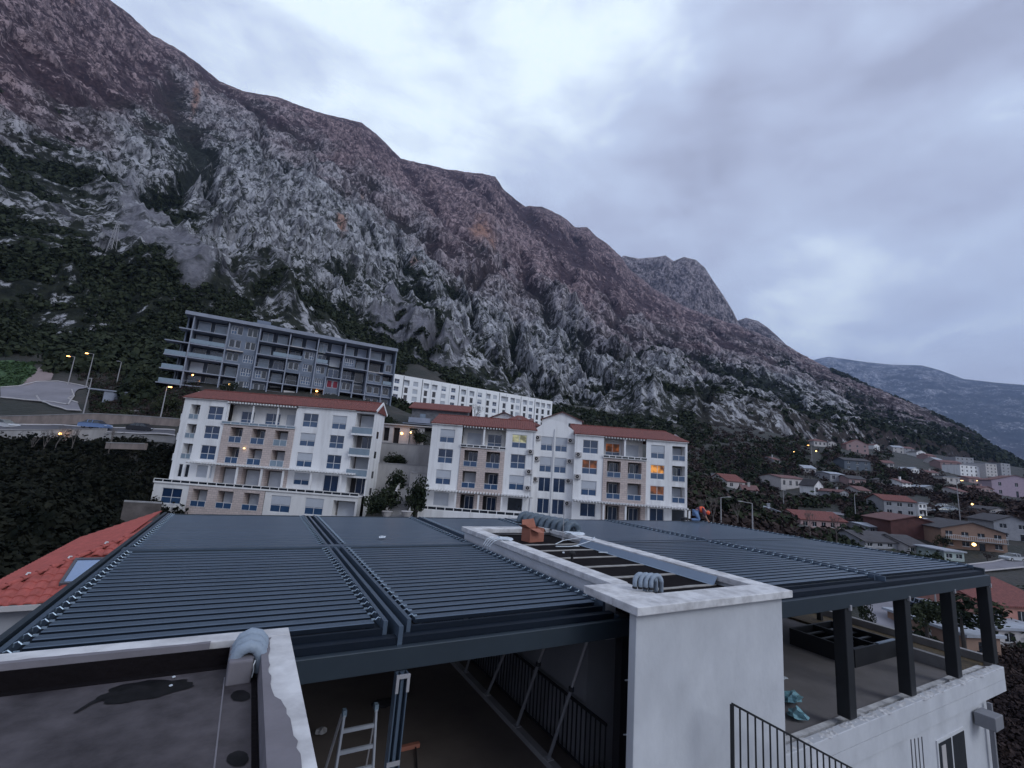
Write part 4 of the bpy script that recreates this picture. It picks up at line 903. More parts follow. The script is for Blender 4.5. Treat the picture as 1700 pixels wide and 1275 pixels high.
for j in range(10):
    x = -6.55+j*.325*cs
    for i in range(38):
        y = 19.4+i*.295
        if y < 19.2+(x+6.5)+.1: continue
        n0 = len(rest.v); rest.v += [(v[1]+x+1.5, -v[0]+y-24, v[2]+(ZE+SL*(x+6.5)+17)) for v in tm.v]; rest.f += [tuple(n0+q for q in reversed(f)) for f in tm.f]
tag(rest.build('roof_tiles', TILEN, nb), kind='stuff')
m = MB()
for a in range(7):
    t0, t1 = math.pi*a/7, math.pi*(a+1)/7
    m.quad((.11*math.cos(t0), 0, .09*math.sin(t0)), (.11*math.cos(t1), 0, .09*math.sin(t1)), (.09*math.cos(t1), .4, .07*math.sin(t1)), (.09*math.cos(t0), .4, .07*math.sin(t0)))
rme = m.mesh('ridge_tile', TILEN); hip = Vector((1, 1, SL)).normalized()
m = MB(); m.tube([(0, 0, .09), (0, .05, .13), (.02, .1, .10)], .03, 6); kme = m.mesh('ridge_clip', CAP)
for k in range(13):
    p = Vector((-6.45, 19.25, zr(19.2)+.04))+hip*(.36*k); o = link('ridge_tile', rme, None, nb, loc=(p.x+1.5, p.y-24, p.z), rot=(R(17.5), 0, R(-45)))
    if k % 3 == 1: link('ridge_clip', kme, None, o, loc=(0, .1, 0))
sk = empty('skylight', (-4.05+1.5, 20.4-24, zr(20.4)+.06), 0); sk.parent = nb; sk.rotation_euler = (math.atan(SL), 0, 0)
m = MB()
for a, b, c, d in ((-.46, .46, -.64, -.56), (-.46, .46, .56, .64), (-.46, -.38, -.557, .557), (.38, .46, -.557, .557)): m.box(a, b, c, d, -.1, .09)
m.build('skylight_frame', ASPHD, sk); m = MB(); m.box(-.38, .38, -.557, .557, .03, .06); m.build('skylight_pane', M('skylight_glass', (.20, .27, .42), rough=.08, var=.05, spec=.9, metal=.3), sk)
for ch in sk.children: ch['kind_note'] = 'pane'
for ch in sk.children: del ch['kind_note']

# ================================================================== BUILDINGS
class Facade:
    def __init__(s, name, a, b, zb, label, cat='apartment block', group=None):
        s.o = PH(*a); e = PH(*b)-s.o; s.L = math.hypot(e[0], e[1]); s.ang = math.atan2(e[1], e[0]); s.zb = zb
        s.u = np.array([e[0], e[1], 0])/s.L; s.n = np.array([s.u[1], -s.u[0], 0])
        s.root = empty(name, H2W((s.o[0], s.o[1], zb)), HY+s.ang, label, cat, group)
    def uz(s, px, py):
        v = ray(px, py); t = (s.o@s.n)/(v@s.n); p = v*t; return float((p-s.o)@s.u), float(p[2])
    def world(s, u, y, z):
        p = s.o+s.u*u-s.n*y; return H2W((p[0], p[1], z))
    def part(s, name, mb, mat, parent=None, **k):
        mb.shift(0, 0, -s.zb); return mb.build(name, mat, parent or s.root, **k)
def wallgrid(mb, u0, u1, z0, z1, ops, y=0, rev=.22):
    us = sorted({u0, u1, *[min(max(a, u0), u1) for o in ops for a in o[:2]]}); zs = sorted({z0, z1, *[min(max(a, z0), z1) for o in ops for a in o[2:4]]})
    for i in range(len(us)-1):
        for j in range(len(zs)-1):
            a, b, c, d = us[i], us[i+1], zs[j], zs[j+1]; cu, cz = (a+b)/2, (c+d)/2
            if any(o[0] < cu < o[1] and o[2] < cz < o[3] for o in ops): continue
            mb.quad((a, y, c), (b, y, c), (b, y, d), (a, y, d))
    for o in ops:
        a, b, c, d = o[:4]; r = o[4] if len(o) > 4 else rev
        mb.quad((a, y, c), (a, y, d), (a, y+r, d), (a, y+r, c)); mb.quad((b, y, c), (b, y+r, c), (b, y+r, d), (b, y, d))
        mb.quad((a, y, d), (b, y, d), (b, y+r, d), (a, y+r, d)); mb.quad((a, y, c), (a, y+r, c), (b, y+r, c), (b, y, c))
_wc = {}
def wmesh(key, fn):
    if key not in _wc: _wc[key] = fn()
    return _wc[key]
def window(fc, u0, u1, z0, z1, y, kind, parent=None):
    """kinds: w two by two casement; s shutter half down; S shutter shut; d glazed door; c plain dark pane pair"""
    W, H = round(u1-u0, 2), round(z1-z0, 2); t = .07; lit = None
    if kind[0] == 'L': lit = {'o': LIT, 'd': LITD, 'g': LITG}[kind[1]]; kind = kind[2:] or 'w'
    def frame():
        m = MB(); tr = H*.42
        m.box(0, W, -.03, .04, 0, t); m.box(0, W, -.03, .04, H-t, H); m.box(0, t, -.03, .04, t, H-t); m.box(W-t, W, -.03, .04, t, H-t)
        if kind in 'wsd': m.box(W/2-t/2, W/2+t/2, -.025, .03, t, H-t)
        if kind in 'ws': m.box(t, W-t, -.027, .02, tr-t/2, tr+t/2)
        return m.mesh('window', FRAME)
    o = link('window', wmesh(('f', W, H, kind), frame), None, parent or fc.root, loc=(u0, y, z0-(fc.zb if parent is None else 0)))
    def pane(zlo, zhi, nm, mat, yy=0.0):
        return link(nm, wmesh((nm, W, H, zlo, zhi, mat.name), lambda: MB().box(.05, W-.05, yy, yy+.01, zlo, zhi).mesh(nm, mat)), None, o)
    if kind == 'S': pane(.04, H-.04, 'shutter', SHUT, -.035)
    elif kind == 's':
        pane(H*.46, H-.03, 'shutter', SHUT, -.045); pane(.04, H*.46, 'pane', lit or BALG)
    elif kind == 'w':
        pane(H*.42, H-.04, 'pane', lit or GLASS); pane(.04, H*.42, 'lower_pane', BALG)
    else: pane(.04, H-.04, 'pane', lit or (GLASS if kind == 'd' else GLASSG))
    return o
def loggia(fc, u0, u1, z0, z1, y, kind='w', dep=1.3, rail=.95, glass=BALG, inside=INNER, railing=True, ledge=.0):
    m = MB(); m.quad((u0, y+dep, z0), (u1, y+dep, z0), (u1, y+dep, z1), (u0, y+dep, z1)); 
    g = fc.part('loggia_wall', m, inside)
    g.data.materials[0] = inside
    W = u1-u0
    if kind == 'S': window(fc, u0+.25, u1-.1, z0+.05, z1-.25, y+dep-.05, 'S')
    else: window(fc, u0+W*.28, u1-.08, z0+.03, z1-.22, y+dep-.05, ('L'+kind[1]+'d') if kind[0] == 'L' else 'd')
    if railing:
        H = rail; w_ = round(W, 2)
        def rm():
            q = MB(); q.box(0, w_, -.03, .03, H-.06, H); q.box(0, w_, -.03, .03, 0, .05); q.box(0, .05, -.03, .03, .05, H-.06); q.box(w_-.05, w_, -.03, .03, .05, H-.06); q.box(w_/2-.03, w_/2+.03, -.03, .03, .05, H-.06)
            return q.mesh('balcony_railing', FRAME)
        r = link('balcony_railing', wmesh(('r', w_, H), rm), None, fc.root, loc=(u0, y-.02, z0-fc.zb))
        link('glass_panel', wmesh(('g', w_, H, glass.name), lambda: MB().box(.05, w_-.05, -.008, .008, .05, H-.06).mesh('glass_panel', glass)), None, r)
def pergola_strip(fc, u0, u1, y0, y1, z, sp=.42, mat=WHITE2):
    t = MB(); t.box(u0, u1, y0, y0+.14, z-.10, z); b = fc.part('pergola_rail', t, CONC)
    be = wmesh(('beam', round(y1-y0, 2)), lambda: MB().box(0, .15, -.30, y1-y0, -.04, .17).mesh('pergola_beam', WHITE2))
    for k in range(int((u1-u0)/sp)): link('pergola_beam', be, None, fc.root, loc=(u0+.1+k*sp, y0-.003, z-fc.zb+.003))
def gable_roof(fc, u0, u1, ye, yr, yb, ze, zr_, mat=TILE, hipl=0, hipr=0, name='roof', th=.14):
    m = MB()
    a, b = (u0, ye, ze), (u1, ye, ze); r0, r1 = (u0+hipl, yr, zr_), (u1-hipr, yr, zr_); c, d = (u1, yb, ze), (u0, yb, ze)
    m.quad(a, b, r1, r0); m.quad(r0, r1, c, d)
    for p, q, r in ((a, r0, d), (b, c, r1)): m.poly([p, q, r])
    m.quad(*[(p[0], p[1], p[2]-th) for p in (a, d, c, b)]); 
    for p, q in ((a, b), (b, c), (c, d), (d, a)): m.quad((p[0], p[1], p[2]-th), (q[0], q[1], q[2]-th), q, p)
    o = fc.part(name, m, mat)
    m = MB(); m.tube([r0, r1], .12, 6); fc.part('ridge_cap', m, mat, o)
    return o

# ---------------- left white block
A = Facade('apartment_block', (308, 659, 66), (627, 681, 66), -16, 'left white and stone clad apartment block with long red tiled roof', group='white terraced apartment blocks')
RW = {'A': (3.42, 5.38), 'B': (.68, 2.55), 'C': (-2.24, -.24), 'D': (-4.75, -3.05)}
cl = {'c1': (3.62, 5.80), 'c5': (17.38, 19.58), 'c6': (21.62, 23.70)}
ops = []; wins = []
for r, (z0, z1) in RW.items():
    for c, (a, b) in cl.items():
        if r == 'D' and c == 'c6': wins.append((a, b, -5.6, -3.1, 'd')); ops.append((a, b, -5.6, -3.1)); continue
        k = {'c1': dict(A='w', B='w', C='w', D='S'), 'c5': dict(A='w', B='s', C='s', D='s'), 'c6': dict(A='s', B='w', C='w', D='d')}[c][r]
        ops.append((a, b, z0, z1)); wins.append((a, b, z0, z1, k))
for r in 'ABC': z0, z1 = RW[r]; ops.append((1.02, 2.42, z0-.1, z1+.05, 1.2))
ops += [(1.0, 1.6, -4.9, -3.1), (1.95, 2.55, -4.9, -3.1), (24.85, 27.5, -5.6, -3.0, 2.0)]
for (z0, z1) in ((3.05, 6.0), (.05, 2.95), (-2.9, -.05)): ops.append((25.0, 27.6, z0, z1, 1.8))
ops.append((6.3, 16.5, -5.6, 6.2, .05))
m = MB(); wallgrid(m, 0, 27.7, -5.6, 6.25, ops)
m.quad((0, 5.2, -16), (0, 0, -16), (0, 0, 6.25), (0, 5.2, 6.25)); m.quad((27.7, 0, -16), (27.7, 5.2, -16), (27.7, 5.2, 6.25), (27.7, 0, 6.25)); m.poly([(27.7, -.05, 6.25), (27.7, 5.2, 6.25), (27.7, 2.6, 7.7)]); m.poly([(0, 5.2, 6.25), (0, -.05, 6.25), (0, 2.6, 7.7)])
m.quad((0, 5.2, -16), (0, 5.2, 6.25), (27.7, 5.2, 6.25), (27.7, 5.2, -16))
A.part('wall', m, WHITE2)
for a, b, c, d, k in wins: window(A, a, b, c, d, .14, k)
for r in 'ABC': loggia(A, 1.02, 2.42, RW[r][0]-.1, RW[r][1]+.05, 0, 'S' if r == 'C' else 'w', 1.2, .75, BALP)
window(A, 1.0, 1.6, -4.9, -3.1, .14, 'c'); window(A, 1.95, 2.55, -4.9, -3.1, .14, 'c')
for i, (z0, z1) in enumerate(((3.05, 6.0), (.05, 2.95), (-2.9, -.05))):
    loggia(A, 25.0, 27.6, z0, z1, -.0, 'SwS'[i], 1.8, .95, BALP)
    m = MB(); m.box(24.75, 27.75, -.55, -.003, z0-.28, z0-.02); A.part('balcony_slab', m, WHITE2)
    m = MB(); m.box(24.8, 27.7, -.52, -.49, z0-.02, z0+.85); A.part('balcony_glass', m, BALP); m = MB(); m.box(24.75, 27.74, -.54, -.47, z0+.85, z0+.92); A.part('balcony_handrail', m, FRAME)
loggia(A, 24.85, 27.5, -5.6, -3.0, 0, 'w', 2.0, .9, BALP, DARKIN, railing=False)
# stone clad middle bay
so_ = []; sc = [(7.38, 9.17), (10.50, 12.43), (13.76, 15.69)]
for r in 'BC':
    for a, b in sc: so_.append((a, b, RW[r][0]-.25, RW[r][1]+.05, 1.4))
for a, b in sc: so_.append((a-.4, b+.2, -5.6, -3.05, 1.0))
m = MB(); wallgrid(m, 6.3, 16.5, -5.6, 2.98, so_, y=-.12); m.quad((6.3, .0, -5.6), (6.3, -.12, -5.6), (6.3, -.12, 2.98), (6.3, 0, 2.98)); m.quad((16.5, -.12, -5.6), (16.5, 0, -5.6), (16.5, 0, 2.98), (16.5, -.12, 2.98)); A.part('stone_cladding', m, STONE)
for i, (a, b) in enumerate(sc):
    loggia(A, a, b, RW['B'][0]-.25, RW['B'][1]+.05, -.12, 'wwS'[i], 1.4, .9, BALP if i == 2 else BALG); loggia(A, a, b, RW['C'][0]-.25, RW['C'][1]+.05, -.12, 'wSS'[i], 1.4, .9, BALG if i < 2 else BALP)
    loggia(A, a-.4, b+.2, -5.6, -3.05, -.12, 'S', 1.0, .9, BALP, railing=False)
# top terrace in the middle bay
m = MB(); m.box(6.31, 16.49, -.12, 1.7, 2.75, 2.98); A.part('terrace_slab', m, WHITE2)
m = MB(); wallgrid(m, 6.31, 16.49, 2.98, 6.2, [(7.6, 9.6, 3.0, 5.1), (11.2, 13.4, 3.0, 5.1), (14.3, 16.2, 3.0, 5.1)], y=1.5, rev=.15); A.part('terrace_wall', m, WBASE)
for (a, b), k in zip(((7.6, 9.6), (11.2, 13.4), (14.3, 16.2)), 'wwS'): window(A, a, b, 3.0, 5.1, 1.6, k)
for x in (6.35, 9.95, 13.55, 16.3):
    m = MB(); m.box(x, x+.2, 0, .2, 2.98, 6.0); A.part('pillar', m, WHITE2)
pergola_strip(A, 6.35, 16.5, -.1, 1.4, 6.05)
def balustrade(fc, u0, u1, y, z0, h=.55, mat=FRAME, glass=BALG, sp=1.2):
    m = MB(); m.box(u0, u1, y-.04, y+.04, z0+h-.09, z0+h); m.box(u0, u1, y-.03, y+.03, z0, z0+.07)
    n = max(1, int((u1-u0)/sp))
    for k in range(n+1): x = u0+(u1-u0)*k/n; m.box(x-.05, x+.05, y-.035, y+.035, z0+.07, z0+h-.09)
    o = fc.part('balustrade', m, mat); m = MB(); m.box(u0, u1, y-.006, y+.006, z0+.07, z0+h-.09); fc.part('balustrade_glass', m, glass, o)
    o.location = (0, 0, 0)
    for ch in o.children: ch.location = (0, 0, 0)
balustrade(A, 6.0, 16.6, -.2, 2.98, .42, glass=BALP)
for a, b in ((-.1, 6.3), (16.5, 24.9)):
    m = MB(); m.box(a, b, -.3, .12, 6.25, 6.42); A.part('cornice', m, WHITE2)
gable_roof(A, -.2, 27.95, -.32, 2.6, 5.5, 6.44, 7.95, hipl=1.0)
m = MB()
for p, q in (((27.95, -.3, 6.36), (27.95, 2.6, 7.9)), ((27.95, 2.6, 7.9), (27.95, 5.5, 6.36))): m.bar(p, q, .12, .35)
A.part('gable_trim', m, WHITE2)
pergola_strip(A, 2.8, 26.6, -1.35, .0, -2.72)
for x in (6.0, 9.9, 13.3, 16.3, 20.2, 24.3):
    m = MB(); m.box(x, x+.22, -1.3, -1.08, -5.6, -2.9); A.part('pillar', m, WHITE2)
# lower block
lo = [(.55, 3.3, -8.4, -6.35), (15.5, 18.2, -8.45, -6.25), (20.2, 22.7, -8.45, -6.25), (24.0, 27.0, -8.6, -6.3, 1.5)]
m = MB(); wallgrid(m, -.7, 27.3, -16, -5.75, lo+[(4.2, 14.6, -16, -5.75, .05)], y=-1.6); m.quad((-.7, 0, -16), (-.7, -1.6, -16), (-.7, -1.6, -5.75), (-.7, 0, -5.75)); m.quad((27.3, -1.6, -16), (27.3, 0, -16), (27.3, 0, -5.75), (27.3, -1.6, -5.75)); A.part('lower_wall', m, WBASE)
window(A, .55, 3.3, -8.4, -6.35, -1.48, 'w'); window(A, 15.5, 18.2, -8.45, -6.25, -1.48, 's'); window(A, 20.2, 22.7, -8.45, -6.25, -1.48, 's'); loggia(A, 24.0, 27.0, -8.6, -6.3, -1.6, 'S', 1.5, .3, BALP)
s2 = [(4.75, 6.8), (8.2, 10.35), (11.75, 13.9)]
m = MB(); wallgrid(m, 4.2, 14.6, -16, -5.75, [(a, b, -8.5, -6.2, 1.3) for a, b in s2], y=-1.68); A.part('stone_cladding', m, STONE)
for a, b in s2: loggia(A, a, b, -8.5, -6.2, -1.68, 'S', 1.3, .8, BALG)
m = MB(); m.box(-.8, 27.4, -1.75, .0, -5.74, -5.6); A.part('terrace_ledge', m, WBASE)
balustrade(A, -.75, 27.35, -1.68, -5.6, .45, WBASE, GLASSG)
m = MB(); m.box(-.35, -.01, .3, .9, 3.0, 4.0); m.box(-.35, -.01, .3, .9, .2, 1.2); m.box(-.35, -.01, .3, .9, -2.7, -1.7); A.part('wall_box', m, WHITE2)
for z0 in (2.6, -.3, -3.2, -5.6): m = MB(); m.box(27.695, 27.72, 1.9, 2.9, z0, z0+1.0); A.part('side_window', m, GLASSG)
m = MB(); m.lathe([(0, 0), (.12, .03), (.12, .12), (0, .16)], k=8); A.part('wall_lamp', m.shift(9.9, -.3, -.35), BULBW)

# ---------------- middle white block: two halves and a recessed link
B = Facade('apartment_block', (716, 702, 66), (1144, 737, 66), -17, 'right white and stone clad apartment block with air conditioners and recessed middle', group='white terraced apartment blocks')
RB = {'A': (2.70, 4.62), 'B': (-.22, 1.80), 'C': (-3.20, -1.15)}
def half(u0, u1, c0, stone, c7, kinds, lg=None, stk=None, zt=5.25):
    ops = []; ws = []
    for ci, (a, b) in enumerate((c0, c7)):
        for ri, r in enumerate('ABC'):
            z0, z1 = RB[r]; ops.append((a, b, z0, z1)); ws.append((a, b, z0, z1, kinds[ci][ri]))
        ops.append((a, b, -6.1, -4.25)); ws.append((a, b, -6.1, -4.25, kinds[ci][3]))
    s0, s1 = stone; ops.append((s0, s1, -7.4, zt-.05, .05))
    if lg:
        for r in 'ABC': ops.append((lg[0], lg[1], RB[r][0]-.1, RB[r][1]+.08, 1.4))
        ops.append((lg[0], lg[1], -6.1, -4.2))
    m = MB(); wallgrid(m, u0, u1, -17, zt, ops)
    m.quad((u0, 11, -17), (u0, 0, -17), (u0, 0, zt), (u0, 11, zt)); m.quad((u1, 0, -17), (u1, 11, -17), (u1, 11, zt), (u1, 0, zt)); m.poly([(u1, 0, zt), (u1, 10, zt), (u1, 5, zt+1.7)]); m.poly([(u0, 10, zt), (u0, 0, zt), (u0, 5, zt+1.7)])
    B.part('wall', m, WHITE2)
    for w_ in ws: window(B, *w_[:4], .14, w_[4])
    if lg:
        for i, r in enumerate('ABC'): loggia(B, lg[0], lg[1], RB[r][0]-.1, RB[r][1]+.08, 0, 'SwS'[i], 1.4, .8, BALG)
        window(B, lg[0], lg[1], -6.1, -4.2, .14, 'c')
    n = 2; w3 = (s1-s0)
    cs_ = [(s0+.55, s0+2.5), (s1-2.6, s1-.65)]
    op = []
    for r in 'BC':
        for a, b in cs_: op.append((a, b, RB[r][0]-.2, RB[r][1]+.08, 1.4))
    for a, b in cs_: op.append((a, b, -7.4, -4.3, 1.2))
    m = MB(); wallgrid(m, s0, s1, -17, 2.28, op, y=-.12); m.quad((s0, 0, -17), (s0, -.12, -17), (s0, -.12, 2.28), (s0, 0, 2.28)); m.quad((s1, -.12, -17), (s1, 0, -17), (s1, 0, 2.28), (s1, -.12, 2.28)); B.part('stone_cladding', m, STONE)
    for i, (a, b) in enumerate(cs_):
        loggia(B, a, b, RB['B'][0]-.2, RB['B'][1]+.08, -.12, stk[0][i], 1.4, .78, BALG); loggia(B, a, b, RB['C'][0]-.2, RB['C'][1]+.08, -.12, stk[1][i], 1.4, .78, BALG)
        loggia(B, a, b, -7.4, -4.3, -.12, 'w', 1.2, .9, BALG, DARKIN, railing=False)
    m = MB(); m.box(s0+.01, s1-.01, -.12, 1.9, 2.06, 2.28); B.part('terrace_slab', m, WHITE2)
    m = MB(); wallgrid(m, s0+.01, s1-.01, 2.28, zt, [(s0+.6, s0+2.7, 2.3, 4.5), (s1-2.7, s1-.6, 2.3, 4.5)], y=1.7, rev=.15); B.part('terrace_wall', m, WBASE)
    window(B, s0+.6, s0+2.7, 2.3, 4.5, 1.8, stk[2][0]); window(B, s1-2.7, s1-.6, 2.3, 4.5, 1.8, stk[2][1])
    m = MB(); m.box((s0+s1)/2-.12, (s0+s1)/2+.12, 0, 1.6, 2.28, zt-.1); B.part('pillar', m, WHITE2)
    pergola_strip(B, s0+.1, s1-.1, .05, 1.6, zt-.12)
    balustrade(B, s0-.1, s1+.1, -.2, 2.28, .42, WHITE2, GLASSG, .9)
    for a, b in ((u0-.1, s0), (s1, u1+.1)): m = MB(); m.box(a, b, -.28, .12, zt, zt+.2); B.part('cornice', m, WHITE2)
    pergola_strip(B, u0-.3 if u0 < 5 else u0, u1, -1.4, .0, -3.98)
    xs = [s0-.1, (s0+s1)/2-.1, s1-.05, u1-.3] 
    for x in xs: m = MB(); m.box(x, x+.24, -1.35, -1.1, -6.6, -4.16); B.part('pillar', m, WHITE2)
half(.2, 15.25, (1.42, 3.55), (4.62, 10.95), (11.84, 13.98), (('s', 'w', 's', 'S'), ('Lgw', 'w', 's', 'c')), None, (('w', 'w'), ('S', 'w'), ('S', 'w')))
half(20.95, 37.2, (22.1, 24.28), (25.12, 31.25), (31.93, 33.93), (('w', 'Ldw', 's', 'd'), ('s', 'Low', 'Ldw', 'd')), (35.02, 36.87), (('w', 'w'), ('w', 'S'), ('Ld', 'S')))
gable_roof(B, 0.0, 15.4, -.3, 5, 10.4, 5.46, 7.2, hipl=.2, hipr=.5); gable_roof(B, 20.8, 37.4, -.3, 5, 10.4, 5.46, 7.2, hipr=1.6)
# link
lops = []; lw = []
for (a, b) in ((16.08, 17.80), (18.2, 19.95)):
    for (z0, z1), k in zip(((2.66, 4.72), (-.39, 1.8), (-3.15, -1.15), (-6.19, -4.1)), 'ssdd'):
        lops.append((a, b, z0, z1)); lw.append((a, b, z0, z1, k))
m = MB(); wallgrid(m, 15.255, 20.945, -17, 5.8, lops, y=.9); m.poly([(15.255, .9, 5.8), (20.945, .9, 5.8), (19.2, .9, 7.0), (17.2, .9, 7.3)]); m.poly([(15.255, .9, 5.8), (17.2, .9, 7.3), (17.2, 6, 7.3), (15.255, 6, 5.8)]); m.poly([(17.2, .9, 7.3), (19.2, .9, 7.0), (19.2, 6, 7.0), (17.2, 6, 7.3)]); m.poly([(19.2, .9, 7.0), (20.945, .9, 5.8), (20.945, 6, 5.8), (19.2, 6, 7.0)])
B.part('link_wall', m, WHITE2)
for w_ in lw: window(B, *w_[:4], 1.02, w_[4])
m = MB(); m.tube([(18.0, .82, -16.9), (18.0, .82, 5.9)], .06, 6); m.tube([(15.0, -.08, -6), (15.0, -.08, 5.2)], .05, 6); B.part('downpipe', m, FRAME)
m = MB(); m.box(-.3, 15.3, -1.5, -.0, -6.75, -6.6); m.box(-.3, 15.3, -1.5, -1.35, -7.8, -6.751); B.part('terrace_ledge', m, WHITE2); balustrade(B, -.2, 15.2, -1.42, -6.6, .5, WHITE2, GLASSG, 1.1)
m = MB(); m.bar((15.6, -1.2, -5.9), (19.6, -1.4, -7.6), .08); m.bar((15.6, -1.2, -6.5), (19.6, -1.4, -8.2), .08)
for k in range(9): m.bar((15.6+k*.5, -1.2, -6.5-.21*k), (15.6+k*.5, -1.2, -5.9-.21*k), .05)
B.part('stair_rail', m, FRAME)
# air conditioners (each fixed to the wall)
def ac_unit(fc, u, z, y, lab, first=[None]):
    if first[0] is None:
        t = empty('air_conditioner', fc.world(u, y, z), HY+fc.ang, lab, 'air conditioner', 'air conditioners on the right white block')
        m = MB(); m.box(-.42, .42, -.34, 0, -.32, .32); bevel(m.build('casing', PALEW, t), .03)
        m = MB(); m.lathe([(0, .012), (.07, .012), (.08, 0), (.19, 0), (.20, .02), (.24, .02), (.24, 0)], k=16); m.build('fan_grille', DARKIN, t, loc=(-.08, -.345, 0), rot=(R(90), 0, 0))
        m = MB(); m.lathe([(0, 0), (.065, 0), (.065, .01), (0, .01)], k=10); m.build('fan_hub', PALEW, t, loc=(-.08, -.365, 0), rot=(R(90), 0, 0))
        m = MB(); m.box(-.35, -.28, -.3, 0, -.40, -.325); m.box(.28, .35, -.3, 0, -.40, -.325); m.build('bracket', POLE, t); first[0] = t; return
    c = copy_tree(first[0]); c.location = fc.world(u, y, z); c['label'] = lab
ACS = [((893, 726), .9, 'unit left of the two topmost shutters of the recessed middle'), ((947.5, 731), .9, 'unit right of the topmost shutters of the recessed middle'), ((881, 750), 0, 'unit under the top right corner of the left half'),
       ((891, 761), .9, 'unit left of the second row of shutters in the recess'), ((946, 765.5), .9, 'unit right of the second row of shutters in the recess'), ((960, 754.5), 0, 'unit highest on the right half, below the top window'),
       ((878.5, 783), 0, 'unit below the dark casement at the edge of the left half'), ((889, 795.5), .9, 'unit left of the blue doors, third floor of the recess'), ((944, 798.5), .9, 'unit right of the blue doors, third floor of the recess'),
       ((958.5, 791), 0, 'unit beside the dim orange window of the right half'), ((876.5, 810), 0, 'unit lowest at the edge of the left half, beside the half shut window'), ((942, 836), .9, 'unit at the lowest blue doors of the recess')]
for (px, py), y, lab in ACS:
    u, z = B.uz(px, py); ac_unit(B, u*(1+y*.004), z, y-.03, 'air conditioner '+lab)

# ---------------- grey apartment building with open balconies
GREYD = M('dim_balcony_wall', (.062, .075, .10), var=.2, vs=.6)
G = Facade('apartment_building', (313.6, 519.8, 95), (656.6, 581.9, 115), 8, 'long grey blue apartment building with open concrete balconies', 'apartment building')
zt = 26.7; fl = [23.75, 20.75, 17.75, 14.75, 11.75, 8.9]
m = MB(); m.box(-.3, 45.0, -1.9, 9, zt, zt+.75); G.part('roof_slab', m, GREYC); m = MB(); m.box(12.0, 17.0, 1.2, 5, zt+.75, zt+1.6); m.box(12.8, 15.6, 1.6, 4.5, zt+1.6, zt+2.4); G.part('roof_plant_room', m, GREYB)
m = MB(); m.box(44.6, 44.9, -1.6, 9, 8, zt); m.box(0, .25, .5, 9, 8, zt); m.quad((0, 9, 8), (0, 9, zt), (44.9, 9, zt), (44.9, 9, 8)); G.part('side_wall', m, GREYB)
cols = [1.4, 7.9, 11.05, 13.97, 17.1, 20.2, 23.3, 26.3, 29.0, 32.4, 35.3, 38.3, 42.2, 44.6]
rows_ = [(fl[i], (zt if i == 0 else fl[i-1]-.22)) for i in range(6)]
# o open balcony, f flush wall with windows ; per row (top to bottom), per bay
PAT = ['offoooooooooo', 'offooofoofoof'.replace('x', 'o'), 'offoofffooofo', 'ooffooffffoff', 'ooffoooofooff', 'ooffoooooooof']
r_ = random.Random(11); gl = {(4, 5): LIT, (4, 11): LIT}
KW = ['d', 'c', 'w', 'd', 'S', 'd']
wi = MB()
for i, (z0, z1) in enumerate(rows_):
    for j in range(13):
        a, b = cols[j]+.12, cols[j+1]-.12; typ = PAT[i][j]
        if typ == 'o':
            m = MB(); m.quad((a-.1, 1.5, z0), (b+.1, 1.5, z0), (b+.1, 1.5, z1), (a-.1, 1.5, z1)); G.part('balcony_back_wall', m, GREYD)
            n = max(1, round((b-a)/2.6)); w_ = (b-a)/n
            for k in range(n):
                kk = r_.choice(['c', 'd', 'p', 'c', 'p', 'S' if r_.random() < .4 else 'c'])
                o = window(G, a+k*w_+w_*.12, a+(k+1)*w_-w_*.12, z0+.05, z1-.35, 1.42, 'c' if kk == 'p' else kk)
                if kk == 'p' or i == 0: 
                    for ch in o.children: ch.data = wmesh(('pp', ch.data.name), lambda ch=ch: ch.data.copy()); ch.data.materials[0] = GLASSP if r_.random() < .75 else SHUTB
                if (i, j) in gl and k == 0:
                    for ch in o.children: ch.data = ch.data.copy(); ch.data.materials[0] = LIT
            if r_.random() < .7 and i: 
                m = MB(); m.box(a, b, -1.35, -1.32, z0+.1, z0+.95); G.part('balcony_glass', m, GLASSP if r_.random() < .4 else BALP) if r_.random() < .25 else G.part('handrail', MB().box(a, b, -1.36, -1.32, z0+.92, z0+.96), GREYC)
        else:
            y = -.6; W = b-a; op = [(a+.35, a+.35+min(1.3, W*.36), z0+.6, z1-.45), (b-.35-min(1.3, W*.36), b-.35, z0+.6, z1-.45)]
            m = MB(); wallgrid(m, a-.12, b+.12, z0-.25, z1+.02, op, y=y, rev=.2); m.quad((a-.12, 1.5, z0-.25), (a-.12, y, z0-.25), (a-.12, y, z1), (a-.12, 1.5, z1)); m.quad((b+.12, y, z0-.25), (b+.12, 1.5, z0-.25), (b+.12, 1.5, z1), (b+.12, y, z1)); G.part('bay_wall', m, GREYB)
            for o_ in op:
                o = window(G, *o_[:4], y+.12, r_.choice('wcc'))
                if (i, j) == (3, 8):
                    for ch in o.children: ch.data = ch.data.copy(); ch.data.materials[0] = M('red_curtain', (.20, .02, .04))
